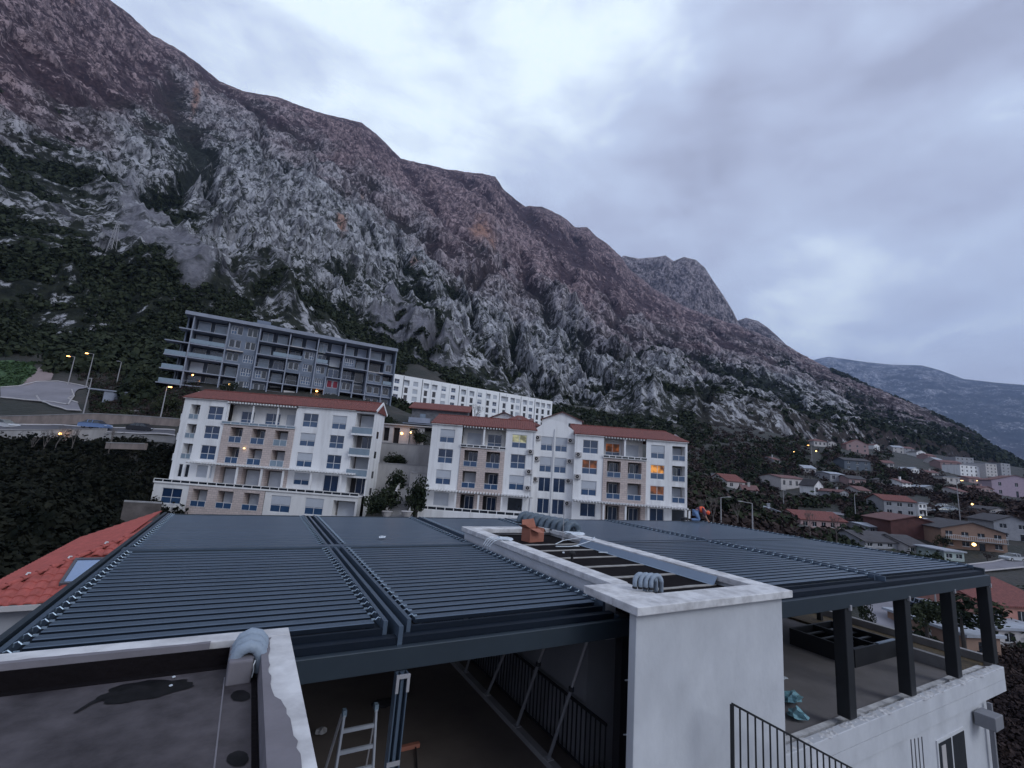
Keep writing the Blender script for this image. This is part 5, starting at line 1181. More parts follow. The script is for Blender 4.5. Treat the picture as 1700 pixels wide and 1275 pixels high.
# slabs and fins
for z_ in fl[2:5]: G.part('balcony_glass', MB().box(-2.5, 1.2, -1.40, -1.36, z_+.02, z_+.9), BALP); G.part('end_screen', MB().box(-.2, .0, -.6, .49, z_, z_+2.7), GREYD)
def slab(u0, u1, z, y0=-1.45, mat=GREYC): G.part('balcony_slab', MB().box(u0, u1, y0, 1.49, z-.24, z), mat)
slab(-.9, 7.9, fl[0]); slab(13.9, 26.2, fl[0]); slab(28.2, 42.4, fl[0]); slab(-2.9, 7.9, fl[1]); slab(13.97, 23.3, fl[1]); slab(26.3, 29.1, fl[1]); slab(32.4, 38.3, fl[1]); slab(41, 44.6, fl[1])
slab(-2.6, 11.05, fl[2]); slab(13.97, 20.2, fl[2]); slab(29, 35.4, fl[2]); slab(38.3, 44.6, fl[2]); slab(-2.8, 11.05, fl[3]); slab(13.97, 29, fl[3]); slab(32.4, 44.5, fl[3]); slab(-2.9, 11.05, fl[4]); slab(13.97, 44.6, fl[4]); slab(-13, 11, fl[5]); slab(13.97, 44.6, fl[5])
for j, c in enumerate(cols[:-1]):
    z1 = {0: zt, 1: zt, 3: zt, 5: zt, 7: zt, 9: zt, 11: zt}.get(j, fl[2]); G.part('concrete_fin', MB().box(c-.12, c+.12, -1.42, 1.49, 5.0, z1), GREYC)
G.part('awning', MB().box(8.2, 11.4, -1.7, -.62, fl[1]-.35, fl[1]-.15), PALEW); G.part('awning', MB().box(20.4, 23.2, -1.9, -1.46, fl[0]-.3, fl[0]-.12), PALEW); G.part('awning', MB().box(38.5, 42, -1.9, -1.46, fl[1]-.4, fl[1]-.2), PALEW)
G.part('entrance_wall', MB().box(-10.5, -7.2, -1.2, 1.2, 4.0, fl[5]-.25), GREYC); G.part('plinth', MB().box(-.5, 44.7, -.5, 9, 2, fl[5]-.25), ASPHD)
m = MB(); m.poly([(0, 0, 0), (2.3, .1, 0), (2.2, .15, -.8), (.1, 0, -.75)]); 
tag(m.build('hung_blanket', PALEW, loc=G.world(20.6, -1.48, 13.2), rot=(0, 0, HY+G.ang)), 'pale blanket hung over a balcony of the grey building', 'blanket')
u, z = G.uz(525, 651.5)
m = MB(); m.lathe([(0, 0), (.22, .05), (.24, .22), (0, .3)], k=10); tag(m.build('balcony_lamp', BULB, loc=G.world(u, -1.3, z)), 'glowing orange lamp on a low balcony of the grey building', 'lamp')

# ---------------- long white block behind
Wf = Facade('apartment_terrace', (652, 620, 170), (917.6, 665.6, 210), 12, 'long low white apartment block with rows of small windows behind the red roofs', 'apartment block')
cols_w = [(280, 'n'), (357, 'b'), (427, 's'), (510, 'b'), (575, 'b'), (647, 's'), (722, 'n'), (802, 'b'), (867, 'b'), (930, 's'), (995, 'b'), (1048, 'n'), (1123, 'B'), (1187, 'b'), (1228, 's'), (1283, 'b'), (1330, 'n'), (1383, 'b'), (1425, 'b'), (1470, 'b')]
ops = []; ww = []; r_ = random.Random(4)
for cx_, t in cols_w:
    u, _ = Wf.uz(600+cx_/4.723, 600+ (95+ (cx_-245)*.171+45)/4.723)
    hw = {'n': .95, 'b': .8, 's': 1.0, 'B': 1.4}[t]
    for i in range(5):
        z1 = 29.75-i*2.95; 
        if t in 'bB' and i == 0: o = (u-hw-.35, u+hw+.35, z1-2.1, z1+.05, 1.0); k = 'S'
        elif t in 'bB': o = (u-.72, u+.72, z1-2.15, z1+.1); k = 'c'
        elif t == 's': o = (u-hw, u+hw, z1-1.9, z1-.1); k = 'S' if r_.random() < .7 else 's'
        else: o = (u-hw, u+hw, z1-1.8, z1-.1); k = r_.choice('wwS')
        ops.append(o); ww.append((o, k))
m = MB(); wallgrid(m, 0, 76.2, 12, 31.1, ops, rev=.3); m.box(0, 76.2, .0, 11, 31.1, 31.35); m.quad((76.2, 0, 12), (76.2, 11, 12), (76.2, 11, 31.1), (76.2, 0, 31.1)); m.quad((0, 11, 12), (0, 0, 12), (0, 0, 31.1), (0, 11, 31.1)); m.quad((0, 11, 12), (0, 11, 31.1), (76.2, 11, 31.1), (76.2, 11, 12)); Wf.part('wall', m, M('bright_white_facade', (.82, .815, .81), var=.05, vs=.3, stretch=(1, 1, .3)))
for (o, k) in ww:
    dep = o[4] if len(o) > 4 else .3
    q = window(Wf, o[0], o[1], o[2], o[3], dep-.08, k)
for u in (4.58, 12.19, 28.25, 47.55, 58.72, 66.31): Wf.part('expansion_joint', MB().box(u-.14, u+.14, -.02, -.005, 12, 31.1), ASPHD)
for u in (16, 20.4, 24, 32, 36.5, 41, 51, 62.5, 70): Wf.part('downpipe', MB().box(u-.06, u+.06, -.12, -.004, 12, 31.0), FRAME)

# ---------------- houses: generic builder with parts
def house(px, py, Y, wpx, hpx, dep, yaw, wall, roof, label, kind='gable', storeys=2, cat='house', ridge='x', pitch=.38, over=.35, wins=True, nw=3, p3=None, lit=None, chim=False, wmat=None, balcony=False, extra=None):
    """px, py: pixel of the middle of the base of the front; size given in photo pixels at depth Y"""
    p = PH(px, py, Y) if p3 is None else p3; s = Y/F0*(p[1]/Y)
    Wd, Hh = wpx*p[1]/F0, hpx*p[1]/F0
    t = empty('house', H2W(p), HY+R(yaw), label, cat)
    x0, x1 = -Wd/2, Wd/2; sh = Hh/storeys; ops = []
    if wins:
        for i in range(storeys):
            for k in range(nw):
                if (i, k) == (0, nw//2) and storeys > 1: continue
                c = x0+Wd*(k+.5)/nw; ww = min(.6, Wd/nw*.3); ops.append((c-ww, c+ww, sh*i+sh*.32, sh*i+sh*.78))
        c = x0+Wd*(nw//2+.5)/nw
        if storeys > 1: ops.append((c-.5, c+.5, .0, sh*.75))
    m = MB(); rz_ = pitch*(dep/2 if ridge == 'x' else Wd/2)
    wallgrid(m, x0, x1, 0, Hh, ops, rev=.15); m.quad((x0, dep, -4), (x0, 0, -4), (x0, 0, Hh), (x0, dep, Hh)); m.quad((x1, 0, -4), (x1, dep, -4), (x1, dep, Hh), (x1, 0, Hh)); m.quad((x0, 0, -4), (x1, 0, -4), (x1, 0, 0), (x0, 0, 0)); m.quad((x0, dep, -4), (x0, dep, Hh), (x1, dep, Hh), (x1, dep, -4))
    if kind == 'gable' and ridge == 'x': m.poly([(x1, 0, Hh), (x1, dep, Hh), (x1, dep/2, Hh+rz_)]); m.poly([(x0, dep, Hh), (x0, 0, Hh), (x0, dep/2, Hh+rz_)])
    if kind == 'gable' and ridge == 'y': m.poly([(x0, 0, Hh), (x1, 0, Hh), (0, 0, Hh+rz_)]); m.poly([(x1, dep, Hh), (x0, dep, Hh), (0, dep, Hh+rz_)])
    m.build('wall', wall, t)
    for k, o in enumerate(ops):
        q = MB(); a, b, c, d = o[:4]; q.box(a, b, .10, .12, c, d); g = q.build('door' if c < .01 else 'window', (lit[1] if lit and lit[0] == k else GLASSG), t)
        q = MB(); q.box(a-.06, b+.06, -.05, .02, c-.1, c-.003) if c > .01 else q.box(a-.06, b+.06, -.06, .02, d+.003, d+.08); q.build('sill' if c > .01 else 'lintel', FRAME, g)
        if c > .01: q = MB(); q.box((a+b)/2-.03, (a+b)/2+.03, .07, .098, c, d); q.build('mullion', FRAME, g)
    m = MB(); th = .16; v = over
    if kind == 'flat': m.box(x0-v, x1+v, -v, dep+v, Hh, Hh+.25); rf = m.build('roof', roof, t)
    else:
        if kind == 'hip': hl = min(dep, Wd)/2; 
        else: hl = 0
        if ridge == 'x':
            e = v*pitch; a, b, c, d = (x0-v, -v, Hh-e), (x1+v, -v, Hh-e), (x1+v, dep+v, Hh-e), (x0-v, dep+v, Hh-e); r0, r1 = (x0-v+hl, dep/2, Hh+rz_), (x1+v-hl, dep/2, Hh+rz_)
            sl = [(a, b, r1, r0), (c, d, r0, r1)]; en = [(b, c, r1), (d, a, r0)]
        else:
            e = v*pitch; a, b, c, d = (x0-v, -v, Hh-e), (x1+v, -v, Hh-e), (x1+v, dep+v, Hh-e), (x0-v, dep+v, Hh-e); r0, r1 = (0, -v+hl, Hh+rz_), (0, dep+v-hl, Hh+rz_)
            sl = [(b, c, r1, r0), (d, a, r0, r1)]; en = [(a, b, r0), (c, d, r1)]
        up = [(p_[0], p_[1], p_[2]+th) for p_ in (0, 0, 0) and []]
        for q in sl: m.poly([(p_[0], p_[1], p_[2]+th) for p_ in q]); m.poly([p_ for p_ in reversed(q)])
        if kind == 'hip':
            for q in en: m.poly([(p_[0], p_[1], p_[2]+th) for p_ in q])
            ed = [(a, b), (b, c), (c, d), (d, a)]
        elif ridge == 'x': ed = [(a, b), (c, d), (b, r1), (r1, c), (d, r0), (r0, a)]
        else: ed = [(b, c), (d, a), (a, r0), (r0, b), (c, r1), (r1, d)]
        for p_, q_ in ed: m.quad(p_, q_, (q_[0], q_[1], q_[2]+th), (p_[0], p_[1], p_[2]+th))
        rf = m.build('roof', roof, t)
    if chim: q = MB(); q.box(-.35, .35, dep*.3, dep*.3+.5, Hh+rz_*.4, Hh+rz_+.9); q.box(-.42, .42, dep*.3-.07, dep*.3+.57, Hh+rz_+.903, Hh+rz_+1.05); q.build('chimney', wall, rf)
    if balcony:
        q = MB(); q.box(x0+.3, x1-.3, -1.3, -.003, sh-.15, sh); g = q.build('balcony', CONC, t); q = MB(); q.box(x0+.3, x1-.3, -1.3, -1.25, sh+.85, sh+.92)
        for k in range(int((Wd-.6)/.35)+1): q.box(x0+.3+k*.35, x0+.34+k*.35, -1.29, -1.26, sh, sh+.85)
        q.build('balcony_rail', FRAME, g)
    return t
# right behind the white blocks
vl = house(728, 706, 90, 92, 26, 9, 2, VILLAS, TILE, 'rough grey stone villa with arched porch and red gable roof', storeys=1, nw=4, pitch=.34, over=.6, wins=False)
for k, x in enumerate((-4.2, -.6, 3.0)):
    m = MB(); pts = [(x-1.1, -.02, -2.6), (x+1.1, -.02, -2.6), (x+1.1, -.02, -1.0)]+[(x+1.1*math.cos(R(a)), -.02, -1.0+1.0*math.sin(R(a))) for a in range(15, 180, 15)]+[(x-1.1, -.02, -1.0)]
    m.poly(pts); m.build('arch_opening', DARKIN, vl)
m = MB(); m.box(-6.5, 6.2, -2.8, -.03, -.35, -.2); m.build('porch_slab', GREYC, vl)
m = MB(); m.box(-5.8, -1.6, -.9, -.025, .1, .25); m.box(-5.8, -1.6, -.9, -.85, .25, 1.1); m.build('balcony', GREYC, vl)
for x in (-3.8, .4, 2.8): m = MB(); m.box(x, x+1.1, -.05, -.022, .5, 2.0); g = m.build('window', GLASSP, vl)
house(836, 712, 96, 62, 14, 10, -14, WHITE2, TILEP, 'white gabled house with pale red roof right behind the left half of the block', ridge='y', storeys=1, nw=2, pitch=.42, over=.5)
br2 = house(862, 712, 88, 76, 6, 12, 0, GREYW, TILE, 'low hipped dark red tiled roof with two small round dormers', kind='hip', storeys=1, nw=3, pitch=.40, over=.4, wins=False)
for k in (-.2, 2.2):
    m = MB(); m.tube([(k, -.6, 1.2), (k+.1, 1.6, 1.9)], .55, 10); m.build('dormer', TILEP, br2)
house(932, 716, 84, 66, 18, 10, -8, WHITE2, TILEP, 'white gabled house with small paired windows behind the recessed middle', ridge='y', storeys=1, nw=2, pitch=.40, over=.3)
# ---------------- town on the right: photo pixel of the front base, size in px
SIGN = house(1212, 813, 190, 34, 12, 10, 12, PALEW, TILE, 'small white house with red roof beside the bare tree', storeys=1, p3=hit(1222, 812), nw=2, ridge='x', pitch=.45)
house(0, 0, 0, 24, 9, 8, -20, PALEW, DROOF, 'small dark roofed white house left of the red roofed one', storeys=1, p3=hit(1196, 803), nw=3)
house(0, 0, 0, 52, 16, 12, 16, PALEW, TILEP, 'pale house with flat pink roof edge above the thicket', storeys=1, p3=hit(1318, 812), nw=4, kind='gable', pitch=.2)
house(0, 0, 0, 17, 15, 7, 10, WHITE2, DROOF, 'narrow white gabled cottage with steep dark roof', storeys=1, p3=hit(1360, 822), nw=2, ridge='y', pitch=1.1)
house(0, 0, 0, 84, 15, 9, 9, PINKW, TILE, 'long pink single storey house with dull red roof', storeys=1, p3=hit(1368, 880), nw=5, pitch=.42)
house(0, 0, 0, 44, 24, 10, -14, GREYW, TILE, 'tall grey white house with bright red roof in the middle of the town', storeys=2, p3=hit(1495, 858), nw=3, pitch=.3, balcony=False)
house(0, 0, 0, 22, 20, 7, 22, WHITE2, METROOF, 'white two storey annex with open veranda beside the grey white house', kind='flat', storeys=2, p3=hit(1533, 857), nw=2, balcony=True)
house(0, 0, 0, 68, 26, 14, -16, REDBR, TILEP, 'unfinished red brick house with wide gabled roof', storeys=2, p3=hit(1522, 896), nw=3, ridge='y', pitch=.28, wins=False)
house(0, 0, 0, 82, 30, 14, -20, ORANGEW, DROOF, 'orange house with brown roof and a lit yellow lamp', storeys=2, p3=hit(1618, 914), nw=4, ridge='y', pitch=.3, balcony=True)
house(0, 0, 0, 46, 28, 12, -24, GREYW, DROOF, 'grey gabled house at the right edge behind the orange house', storeys=2, p3=hit(1684, 898), nw=2, ridge='y', pitch=.42)
house(0, 0, 0, 62, 26, 12, -22, LILAC, TILEP, 'lilac two storey house with a pink gable at the right edge', storeys=2, p3=hit(1690, 826), nw=3, ridge='y', pitch=.3)
house(0, 0, 0, 44, 9, 9, 10, GREYW, METROOF, 'low shed with pale sheet roof left of the brick house', storeys=1, p3=hit(1462, 886), nw=3, kind='gable', pitch=.12)
house(0, 0, 0, 80, 10, 9, 12, GREYW, DROOF, 'long low dark roofed house in front of the brick house', storeys=1, p3=hit(1470, 912), nw=4, pitch=.35)
house(0, 0, 0, 42, 12, 9, 14, PALEW, DROOF, 'small pale house with dark roof beyond the pergola edge', storeys=1, p3=hit(1527, 920), nw=3, pitch=.35)
house(0, 0, 0, 32, 14, 7, 0, M('mint_render', (.36, .42, .40)), METROOF, 'small mint green kiosk with flat roof beside the road', kind='flat', storeys=1, p3=hit(1585, 932), nw=2)
house(0, 0, 0, 32, 14, 9, -14, PINKW, TILE, 'pale pink house highest on the slope, left of the village lamp', storeys=2, p3=hit(1424, 752), nw=3, ridge='y', pitch=.5)
house(0, 0, 0, 22, 9, 8, 4, PALEW, TILEP, 'tiny pinkish house half hidden by trees above the lamp', storeys=1, p3=hit(1362, 742), nw=3, kind='hip', pitch=.4)
house(0, 0, 0, 40, 16, 9, -6, M('slate_house_wall', (.10, .12, .15)), DROOF, 'dark slate grey house with white garage among the trees', storeys=2, p3=hit(1424, 782), nw=3, pitch=.3)
house(0, 0, 0, 24, 12, 9, 5, GREYW, METROOF, 'small grey house below the slate grey one', storeys=1, p3=hit(1390, 800), nw=2, pitch=.2)
house(0, 0, 0, 26, 10, 9, -5, PINKW, DROOF, 'dusky pink cottage in the trees right of the small grey house', storeys=1, p3=hit(1424, 806), nw=2, pitch=.3)
house(0, 0, 0, 30, 10, 9, 5, PALEW, METROOF, 'white flat roofed house below the big white apartment block', kind='flat', storeys=1, p3=hit(1580, 803), nw=3)
house(0, 0, 0, 44, 18, 12, 8, WHITE2, METROOF, 'white three storey apartment block with dark square windows', kind='flat', storeys=3, p3=hit(1614, 792), nw=5, cat='apartment block', over=.1)
house(0, 0, 0, 26, 26, 12, 14, PALEW, METROOF, 'tall pale apartment block with stacked balconies on the right', kind='flat', storeys=5, p3=hit(1648, 797), nw=3, cat='apartment block', balcony=True, over=.1)
house(0, 0, 0, 22, 26, 12, 14, GREYW, METROOF, 'greyer tall apartment block at the right end of the group', kind='flat', storeys=5, p3=hit(1672, 797), nw=2, cat='apartment block', balcony=True, over=.1)
house(0, 0, 0, 30, 18, 12, 0, GREYW, METROOF, 'rearmost grey apartment block above the white one', kind='flat', storeys=3, p3=hit(1603, 778), nw=4, cat='apartment block', over=.1)
house(0, 0, 0, 30, 14, 12, -12, PINKW, TILEP, 'pink roofed house left of the white apartment block', storeys=2, p3=hit(1580, 782), nw=3, pitch=.3)
house(0, 0, 0, 26, 8, 9, 0, PINKW, TILEP, 'small salmon house in front of the apartment blocks', storeys=1, p3=hit(1622, 803), nw=2, pitch=.3)
hz = [(1492, 752, 'pale little house first in the far row under the slope'), (1510, 754, 'light grey house second in the far row under the slope'), (1530, 760, 'bright gabled house in the middle of the far row'), (1548, 766, 'pinkish house near the right end of the far row'), (1562, 773, 'pale house at the right end of the far row')]
for k, (a, b, lab) in enumerate(hz): house(0, 0, 0, 16, 9, 10, -10+6*k, [PALEW, GREYW, WHITE2, PINKW, PALEW][k], [METROOF, TILEP, DROOF, TILEP, METROOF][k], lab, storeys=2, p3=hit(a, b), nw=2, ridge='y' if k == 2 else 'x', pitch=.4)
# low right, seen past the terrace posts
house(0, 0, 0, 130, 34, 12, 8, M('salmon_render', (.42, .20, .16)), TILE, 'salmon house with red roof low at the right edge', storeys=1, p3=hit(1700, 1046, 15), nw=3, pitch=.3, kind='gable')
house(0, 0, 0, 90, 26, 8, 6, PALEW, METROOF, 'pale shed with flat sheet roof below the salmon house', storeys=1, kind='flat', p3=hit(1700, 1078, 15), nw=2)
house(0, 0, 0, 62, 34, 8, 8, ORANGEW, METROOF, 'small tan garage seen between the last two terrace posts', storeys=1, kind='flat', p3=hit(1636, 1098, 15), nw=1)

XH = [(1246, 822, 22, 8, 'P', 'T', 'below the red roofed white house'), (1290, 800, 16, 7, 'G', 'D', 'in the wood left of the flat roofed house'), (1345, 786, 18, 8, 'P', 'M', 'in the wood below the hill lamp'), (1402, 826, 20, 8, 'G', 'T', 'below the dusky pink cottage'), (1436, 824, 20, 9, 'P', 'T', 'right of the dark evergreen below the pink cottage'),
      (1468, 806, 18, 8, 'P', 'D', 'on the brown slope above the grey white house'), (1506, 812, 18, 9, 'W', 'T', 'right above the grey white house'), (1545, 818, 18, 8, 'G', 'M', 'above the yard with parked cars'), (1600, 826, 22, 9, 'P', 'T', 'below the flat roofed house near the apartment blocks'), (1640, 822, 22, 10, 'K', 'T', 'left of the lilac house'),
      (1476, 776, 14, 7, 'P', 'T', 'between the slate grey house and the far row'), (1520, 786, 16, 7, 'W', 'M', 'below the far row of houses'), (1550, 792, 16, 7, 'P', 'T', 'left below the salmon house'), (1456, 748, 14, 8, 'W', 'T', 'right of the pink hill house'), (1470, 744, 12, 7, 'K', 'M', 'under the rocky slope beside the far row'),
      (1280, 856, 26, 7, 'G', 'M', 'behind the brown thicket left of the pink house'), (1562, 884, 26, 9, 'P', 'M', 'between the brick house and the orange house'), (1660, 858, 26, 10, 'P', 'D', 'above the grey gabled house at the right edge'), (1290, 770, 14, 6, 'G', 'T', 'high in the brown wood below the rocky slope'), (1382, 742, 14, 7, 'P', 'D', 'between the tiny pinkish and pink hill houses')]
for k, (a, b, w_, h_, wc, rc, lab) in enumerate(XH):
    house(0, 0, 0, w_, h_, 8, [-18, 12, -6, 20, 4][k % 5], dict(P=PALEW, G=GREYW, W=WHITE2, K=PINKW)[wc], dict(T=TILEP, D=DROOF, M=METROOF)[rc], dict(P='pale', G='grey', W='white', K='pink')[wc]+' cottage with '+dict(T='reddish', D='dark', M='sheet metal')[rc]+' roof '+lab.replace('between the tiny pinkish and pink hill houses', 'left of the pink hill house'), storeys=1 if h_ < 9 else 2, p3=hit(a, b), nw=2+k % 2, pitch=.35, ridge='xy'[k % 2], chim=k % 3 == 0)

# ================================================================== ROADS, WALLS, LAMPS, CARS, TREES, WORKER
def road(name, left, right, mat, lift=.18, sub=8, kerb=True, Y0=20):
    """left / right: photo pixels along both edges; draped over the ground"""
    Lp = [hit(*p, Y0) for p in left]; Rp = [hit(*p, Y0) for p in right]; m = MB(); rows = []; n = len(Lp)
    for i in range(n-1):
        for k in range(sub):
            f = k/sub; rows.append((Lp[i]*(1-f)+Lp[i+1]*f, Rp[i]*(1-f)+Rp[i+1]*f))
    rows.append((Lp[-1], Rp[-1])); W = 6; G_ = []
    for a, b in rows:
        P = np.array([a*(1-j/W)+b*j/W for j in range(W+1)]); P[:, 2] = np.maximum(GH(P[:, 0], P[:, 1]), P[:, 2])+lift; G_.append(P)
    V = np.concatenate(G_); o = tagS(link(name, np_mesh(name, toW(V), grid_faces(len(rows), W+1), mat)))
    if kerb:
        for e in (0, W):
            q = MB(); q.tube([H2W(g[e]+np.array([0, 0, .05])) for g in G_], .16, 4); tagS(q.build('kerb', KERB))
    return o
road('hairpin_road', [(0, 645), (30, 643), (60, 636), (95, 635), (130, 641), (146, 645)], [(0, 662), (40, 666), (85, 670), (112, 675), (122, 660), (118, 649)], ASPH)
road('hairpin_road', [(122, 658), (114, 662), (112, 664), (118, 668), (128, 671)], [(60, 660), (66, 668), (84, 675), (110, 684), (134, 684)], ASPH, .2)
road('parking_road', [(-60, 706), (80, 708), (180, 712), (290, 716)], [(-60, 716), (80, 717), (180, 720), (290, 726)], ASPHD, .1)
road('valley_road', [(1425, 978), (1433, 1003), (1445, 1030), (1468, 1062)], [(1492, 975), (1490, 1000), (1500, 1028), (1535, 1062)], ASPH, .25, Y0=30)
road('town_road', [(1590, 942), (1640, 936), (1700, 930)], [(1590, 955), (1640, 950), (1700, 944)], ASPH, .2)
road('town_lane', [(1372, 850), (1400, 853), (1440, 850)], [(1370, 853), (1400, 857), (1440, 855)], ASPH, .2, kerb=False)
def slope_patch(name, pts, mat, lab, lift=.12):
    c = np.mean(pts, axis=0); m = MB(); P = []
    ring = []
    for k in range(1, 6): ring.append([hit(*(c+(np.array(p)-c)*k/5)) for p in pts])
    ce = hit(*c); lf = np.array([0, 0, lift])
    for i in range(len(pts)):
        j = (i+1) % len(pts); m.poly([H2W(ce+lf), H2W(ring[0][i]+lf), H2W(ring[0][j]+lf)])
        for k in range(4): m.quad(H2W(ring[k][i]+lf), H2W(ring[k+1][i]+lf), H2W(ring[k+1][j]+lf), H2W(ring[k][j]+lf))
    o = m.build(name, mat); o['kind'] = 'structure' if lab is None else 'stuff'
    if lab: o['label'] = lab
    return o
GRASS = M('meadow_grass', (.022, .055, .014), col2=(.05, .10, .03), vs=.6, bump=.8, bs=3, bdist=.2)
slope_patch('meadow', [(-20, 602), (20, 600), (48, 606), (62, 616), (50, 628), (34, 642), (0, 648), (-20, 648)], GRASS, 'green grass patch beside the hairpin road')
slope_patch('bare_earth_bank', [(64, 612), (78, 611), (88, 624), (84, 634), (60, 636), (36, 646), (32, 640), (50, 627)], M('bare_pinkish_earth', (.22, .17, .165), var=.15, vs=.6, bump=.5, bs=4), None, .2)
# grass blades over the meadow
gp = []
while len(gp) < 1500:
    x, y = random.uniform(-15, 58), random.uniform(603, 642)
    if y > 642-(x-34)*.9: continue
    gp.append(hit(x, y))
gp = np.array(gp); scatter('meadow_tufts', gp, rng.uniform(.18, .4, len(gp)), M('grass_blades', (.02, .05, .012), col2=(.045, .09, .028), vs=1), 6, leaf=.5, label='short grass tufts on the meadow')

def wall_run(name, pts, Ys, hpx, mat, label, cat='wall', th=.5, down=3):
    P = [PH(px, py, Y) for (px, py), Y in zip(pts, Ys)]; t = empty(name, H2W(P[0]), 0, label, cat); o = H2W(P[0]); m = MB(); c = MB()
    for i in range(len(P)-1):
        a, b = H2W(P[i]), H2W(P[i+1]); h = hpx*Ys[i]/F0; d = (b-a); d.z = 0; d.normalize(); nn = Vector((-d.y, d.x, 0))*th
        za, zb_ = a.z-o.z, b.z-o.z; a2, b2 = a-o, b-o
        for q0, q1 in (((0, 0, 0), nn),):
            A0, B0, A1, B1 = Vector((a2.x, a2.y, 0)), Vector((b2.x, b2.y, 0)), Vector((a2.x, a2.y, 0))+nn, Vector((b2.x, b2.y, 0))+nn
            def z(v, zz): return (v.x, v.y, zz)
            m.quad(z(A0, za-down), z(B0, zb_-down), z(B0, zb_+h), z(A0, za+h)); m.quad(z(B1, zb_-down), z(A1, za-down), z(A1, za+h), z(B1, zb_+h)); m.quad(z(A0, za+h), z(B0, zb_+h), z(B1, zb_+h), z(A1, za+h))
            m.quad(z(A1, za-down), z(A0, za-down), z(A0, za+h), z(A1, za+h)); m.quad(z(B0, zb_-down), z(B1, zb_-down), z(B1, zb_+h), z(B0, zb_+h))
            e = nn*.12; c.quad(z(A0-e, za+h+.02), z(B0-e, zb_+h+.02), z(B1+e, zb_+h+.02), z(A1+e, za+h+.02)); c.quad(z(A0-e, za+h-.12), z(B0-e, zb_+h-.12), z(B0-e, zb_+h+.02), z(A0-e, za+h+.02))
    m.build('wall_face', mat, t); c.build('coping', CONC, t); return t
wall_run('retaining_wall', [(-60, 716), (60, 713), (150, 710), (215, 713), (292, 719)], [78, 78, 78.6, 79.4, 79], 24, TANWALL, 'tan weathered masonry wall behind the parked cars on the left')
wall_run('retaining_wall', [(210, 688), (262, 690)], [85, 85], 7, PALEW, 'short pale concrete wall above the tan masonry wall')
wall_run('parapet_wall', [(-60, 727), (80, 726), (172, 724)], [71, 71, 72], 13, RWALL, 'long stained grey parapet wall in front of the silver and blue cars')
wall_run('parapet_wall', [(172, 724), (290, 730)], [72, 74], 5, CONC, 'low pale concrete kerb wall in front of the dark car')
wall_run('retaining_wall', [(175, 740), (240, 742)], [66, 66], 6, TANWALL, 'fragment of old masonry wall in the thicket below the road', down=.4)
wall_run('retaining_wall', [(615, 768), (716, 775)], [76, 76], 34, RWALL, 'upper streaked white retaining wall between the two white blocks', down=6)
wall_run('retaining_wall', [(612, 832), (706, 838)], [71, 71], 62, RWALL, 'middle streaked white retaining wall between the two white blocks', down=6)
wall_run('retaining_wall', [(674, 850), (712, 853)], [68, 68], 63, RWALL, 'white retaining wall beside the garden stairs, right side', down=6)
wall_run('retaining_wall', [(198, 868), (262, 870)], [52, 54], 34, M('dark_stained_wall', (.10, .085, .08), var=.5, vs=.7, detail=9), 'old stained wall next to the left white block base', down=3)
gt = empty('gate_house', H2W(PH(662, 738, 80)), HY, 'small white gate structure lit by an orange lamp between the blocks', 'gate house')
m = MB(); wallgrid(m, -3.5, 4.2, -4, 3.3, [(-2.9, -1.9, .5, 2.8), (-1.2, -.1, .1, 2.9), (1.6, 3.0, 0, 3.0)], rev=.6); m.box(-3.8, 6, -.4, 2.5, 3.32, 3.5); m.build('wall', PALEW, gt)
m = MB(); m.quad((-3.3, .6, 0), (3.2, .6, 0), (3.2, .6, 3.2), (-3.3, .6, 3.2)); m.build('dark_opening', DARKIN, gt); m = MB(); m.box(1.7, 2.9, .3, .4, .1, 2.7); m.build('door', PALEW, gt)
# garden stairs
gs = empty('garden_stairs', H2W(PH(660, 855, 61)), HY, 'grey stone garden stairs climbing between dark shrubs and the two white blocks', 'stairs')
sm = MB().box(-1.3, 1.3, 0, .42, -.4, 0).mesh('step', CONC)
for k in range(22): link('step', sm, None, gs, loc=(-.02*k+.0, .38*k, .17*k))
for s in (-1.6, 1.35):
    m = MB(); m.poly([(s, 0, -1), (s+.25, 0, -1), (s+.25, 0, .8), (s, 0, .8)]); m.poly([(s, 0, .8), (s+.25, 0, .8), (s+.0, 8.4, 4.5), (s-.25, 8.4, 4.5)]); m.quad((s, 0, -1), (s, 0, .8), (s-.25, 8.4, 4.5), (s-.25, 8.4, 2.5)); m.quad((s+.25, 0, .8), (s+.25, 0, -1), (s, 8.4, 2.5), (s, 8.4, 4.5)); m.build('side_wall', PALEW, gs)
for k, px in enumerate((641, 675)):
    m = MB(); m.lathe([(0, 0), (.45, 0), (.7, .55), (.78, .6), (.72, .62), (0, .5)], k=14); tag(m.build('stone_urn', PALEW, loc=H2W(PH(px, 857, 60))), ['white stone planter urn left of the garden stairs', 'white stone planter urn right of the garden stairs'][k], 'planter')

# lamps
def lamp(p, h, arm, side, lit, label, group='street lamps', yaw=0):
    t = empty('street_lamp', p if isinstance(p, Vector) else H2W(p), HY+yaw, label, 'street lamp', group)
    m = MB(); m.tube([(0, 0, -.5), (0, 0, h*.5), (0, 0, h)], [.11, .09, .06], 8); m.build('pole', POLE, t)
    m = MB(); m.tube([(0, 0, h-.02), (side*arm, 0, h+.12)], .045, 6); m.build('arm', POLE, t)
    m = MB(); m.box(-.32, .32, -.13, .13, .0, .13); hd = bevel(m.build('lamp_head', POLE, t, loc=(side*(arm+.25), 0, h+.08)), .04)
    if lit:
        m = MB(); m.box(-.26, .26, -.11, .11, -.10, -.003); m.build('bulb', lit, hd)
    return t
def lamp_px(bx, by, Y, hpx, arm, side, lit, label): 
    p = PH(bx, by, Y); h = hpx*p[1]/F0; return lamp(p, h, arm, side, lit, label)
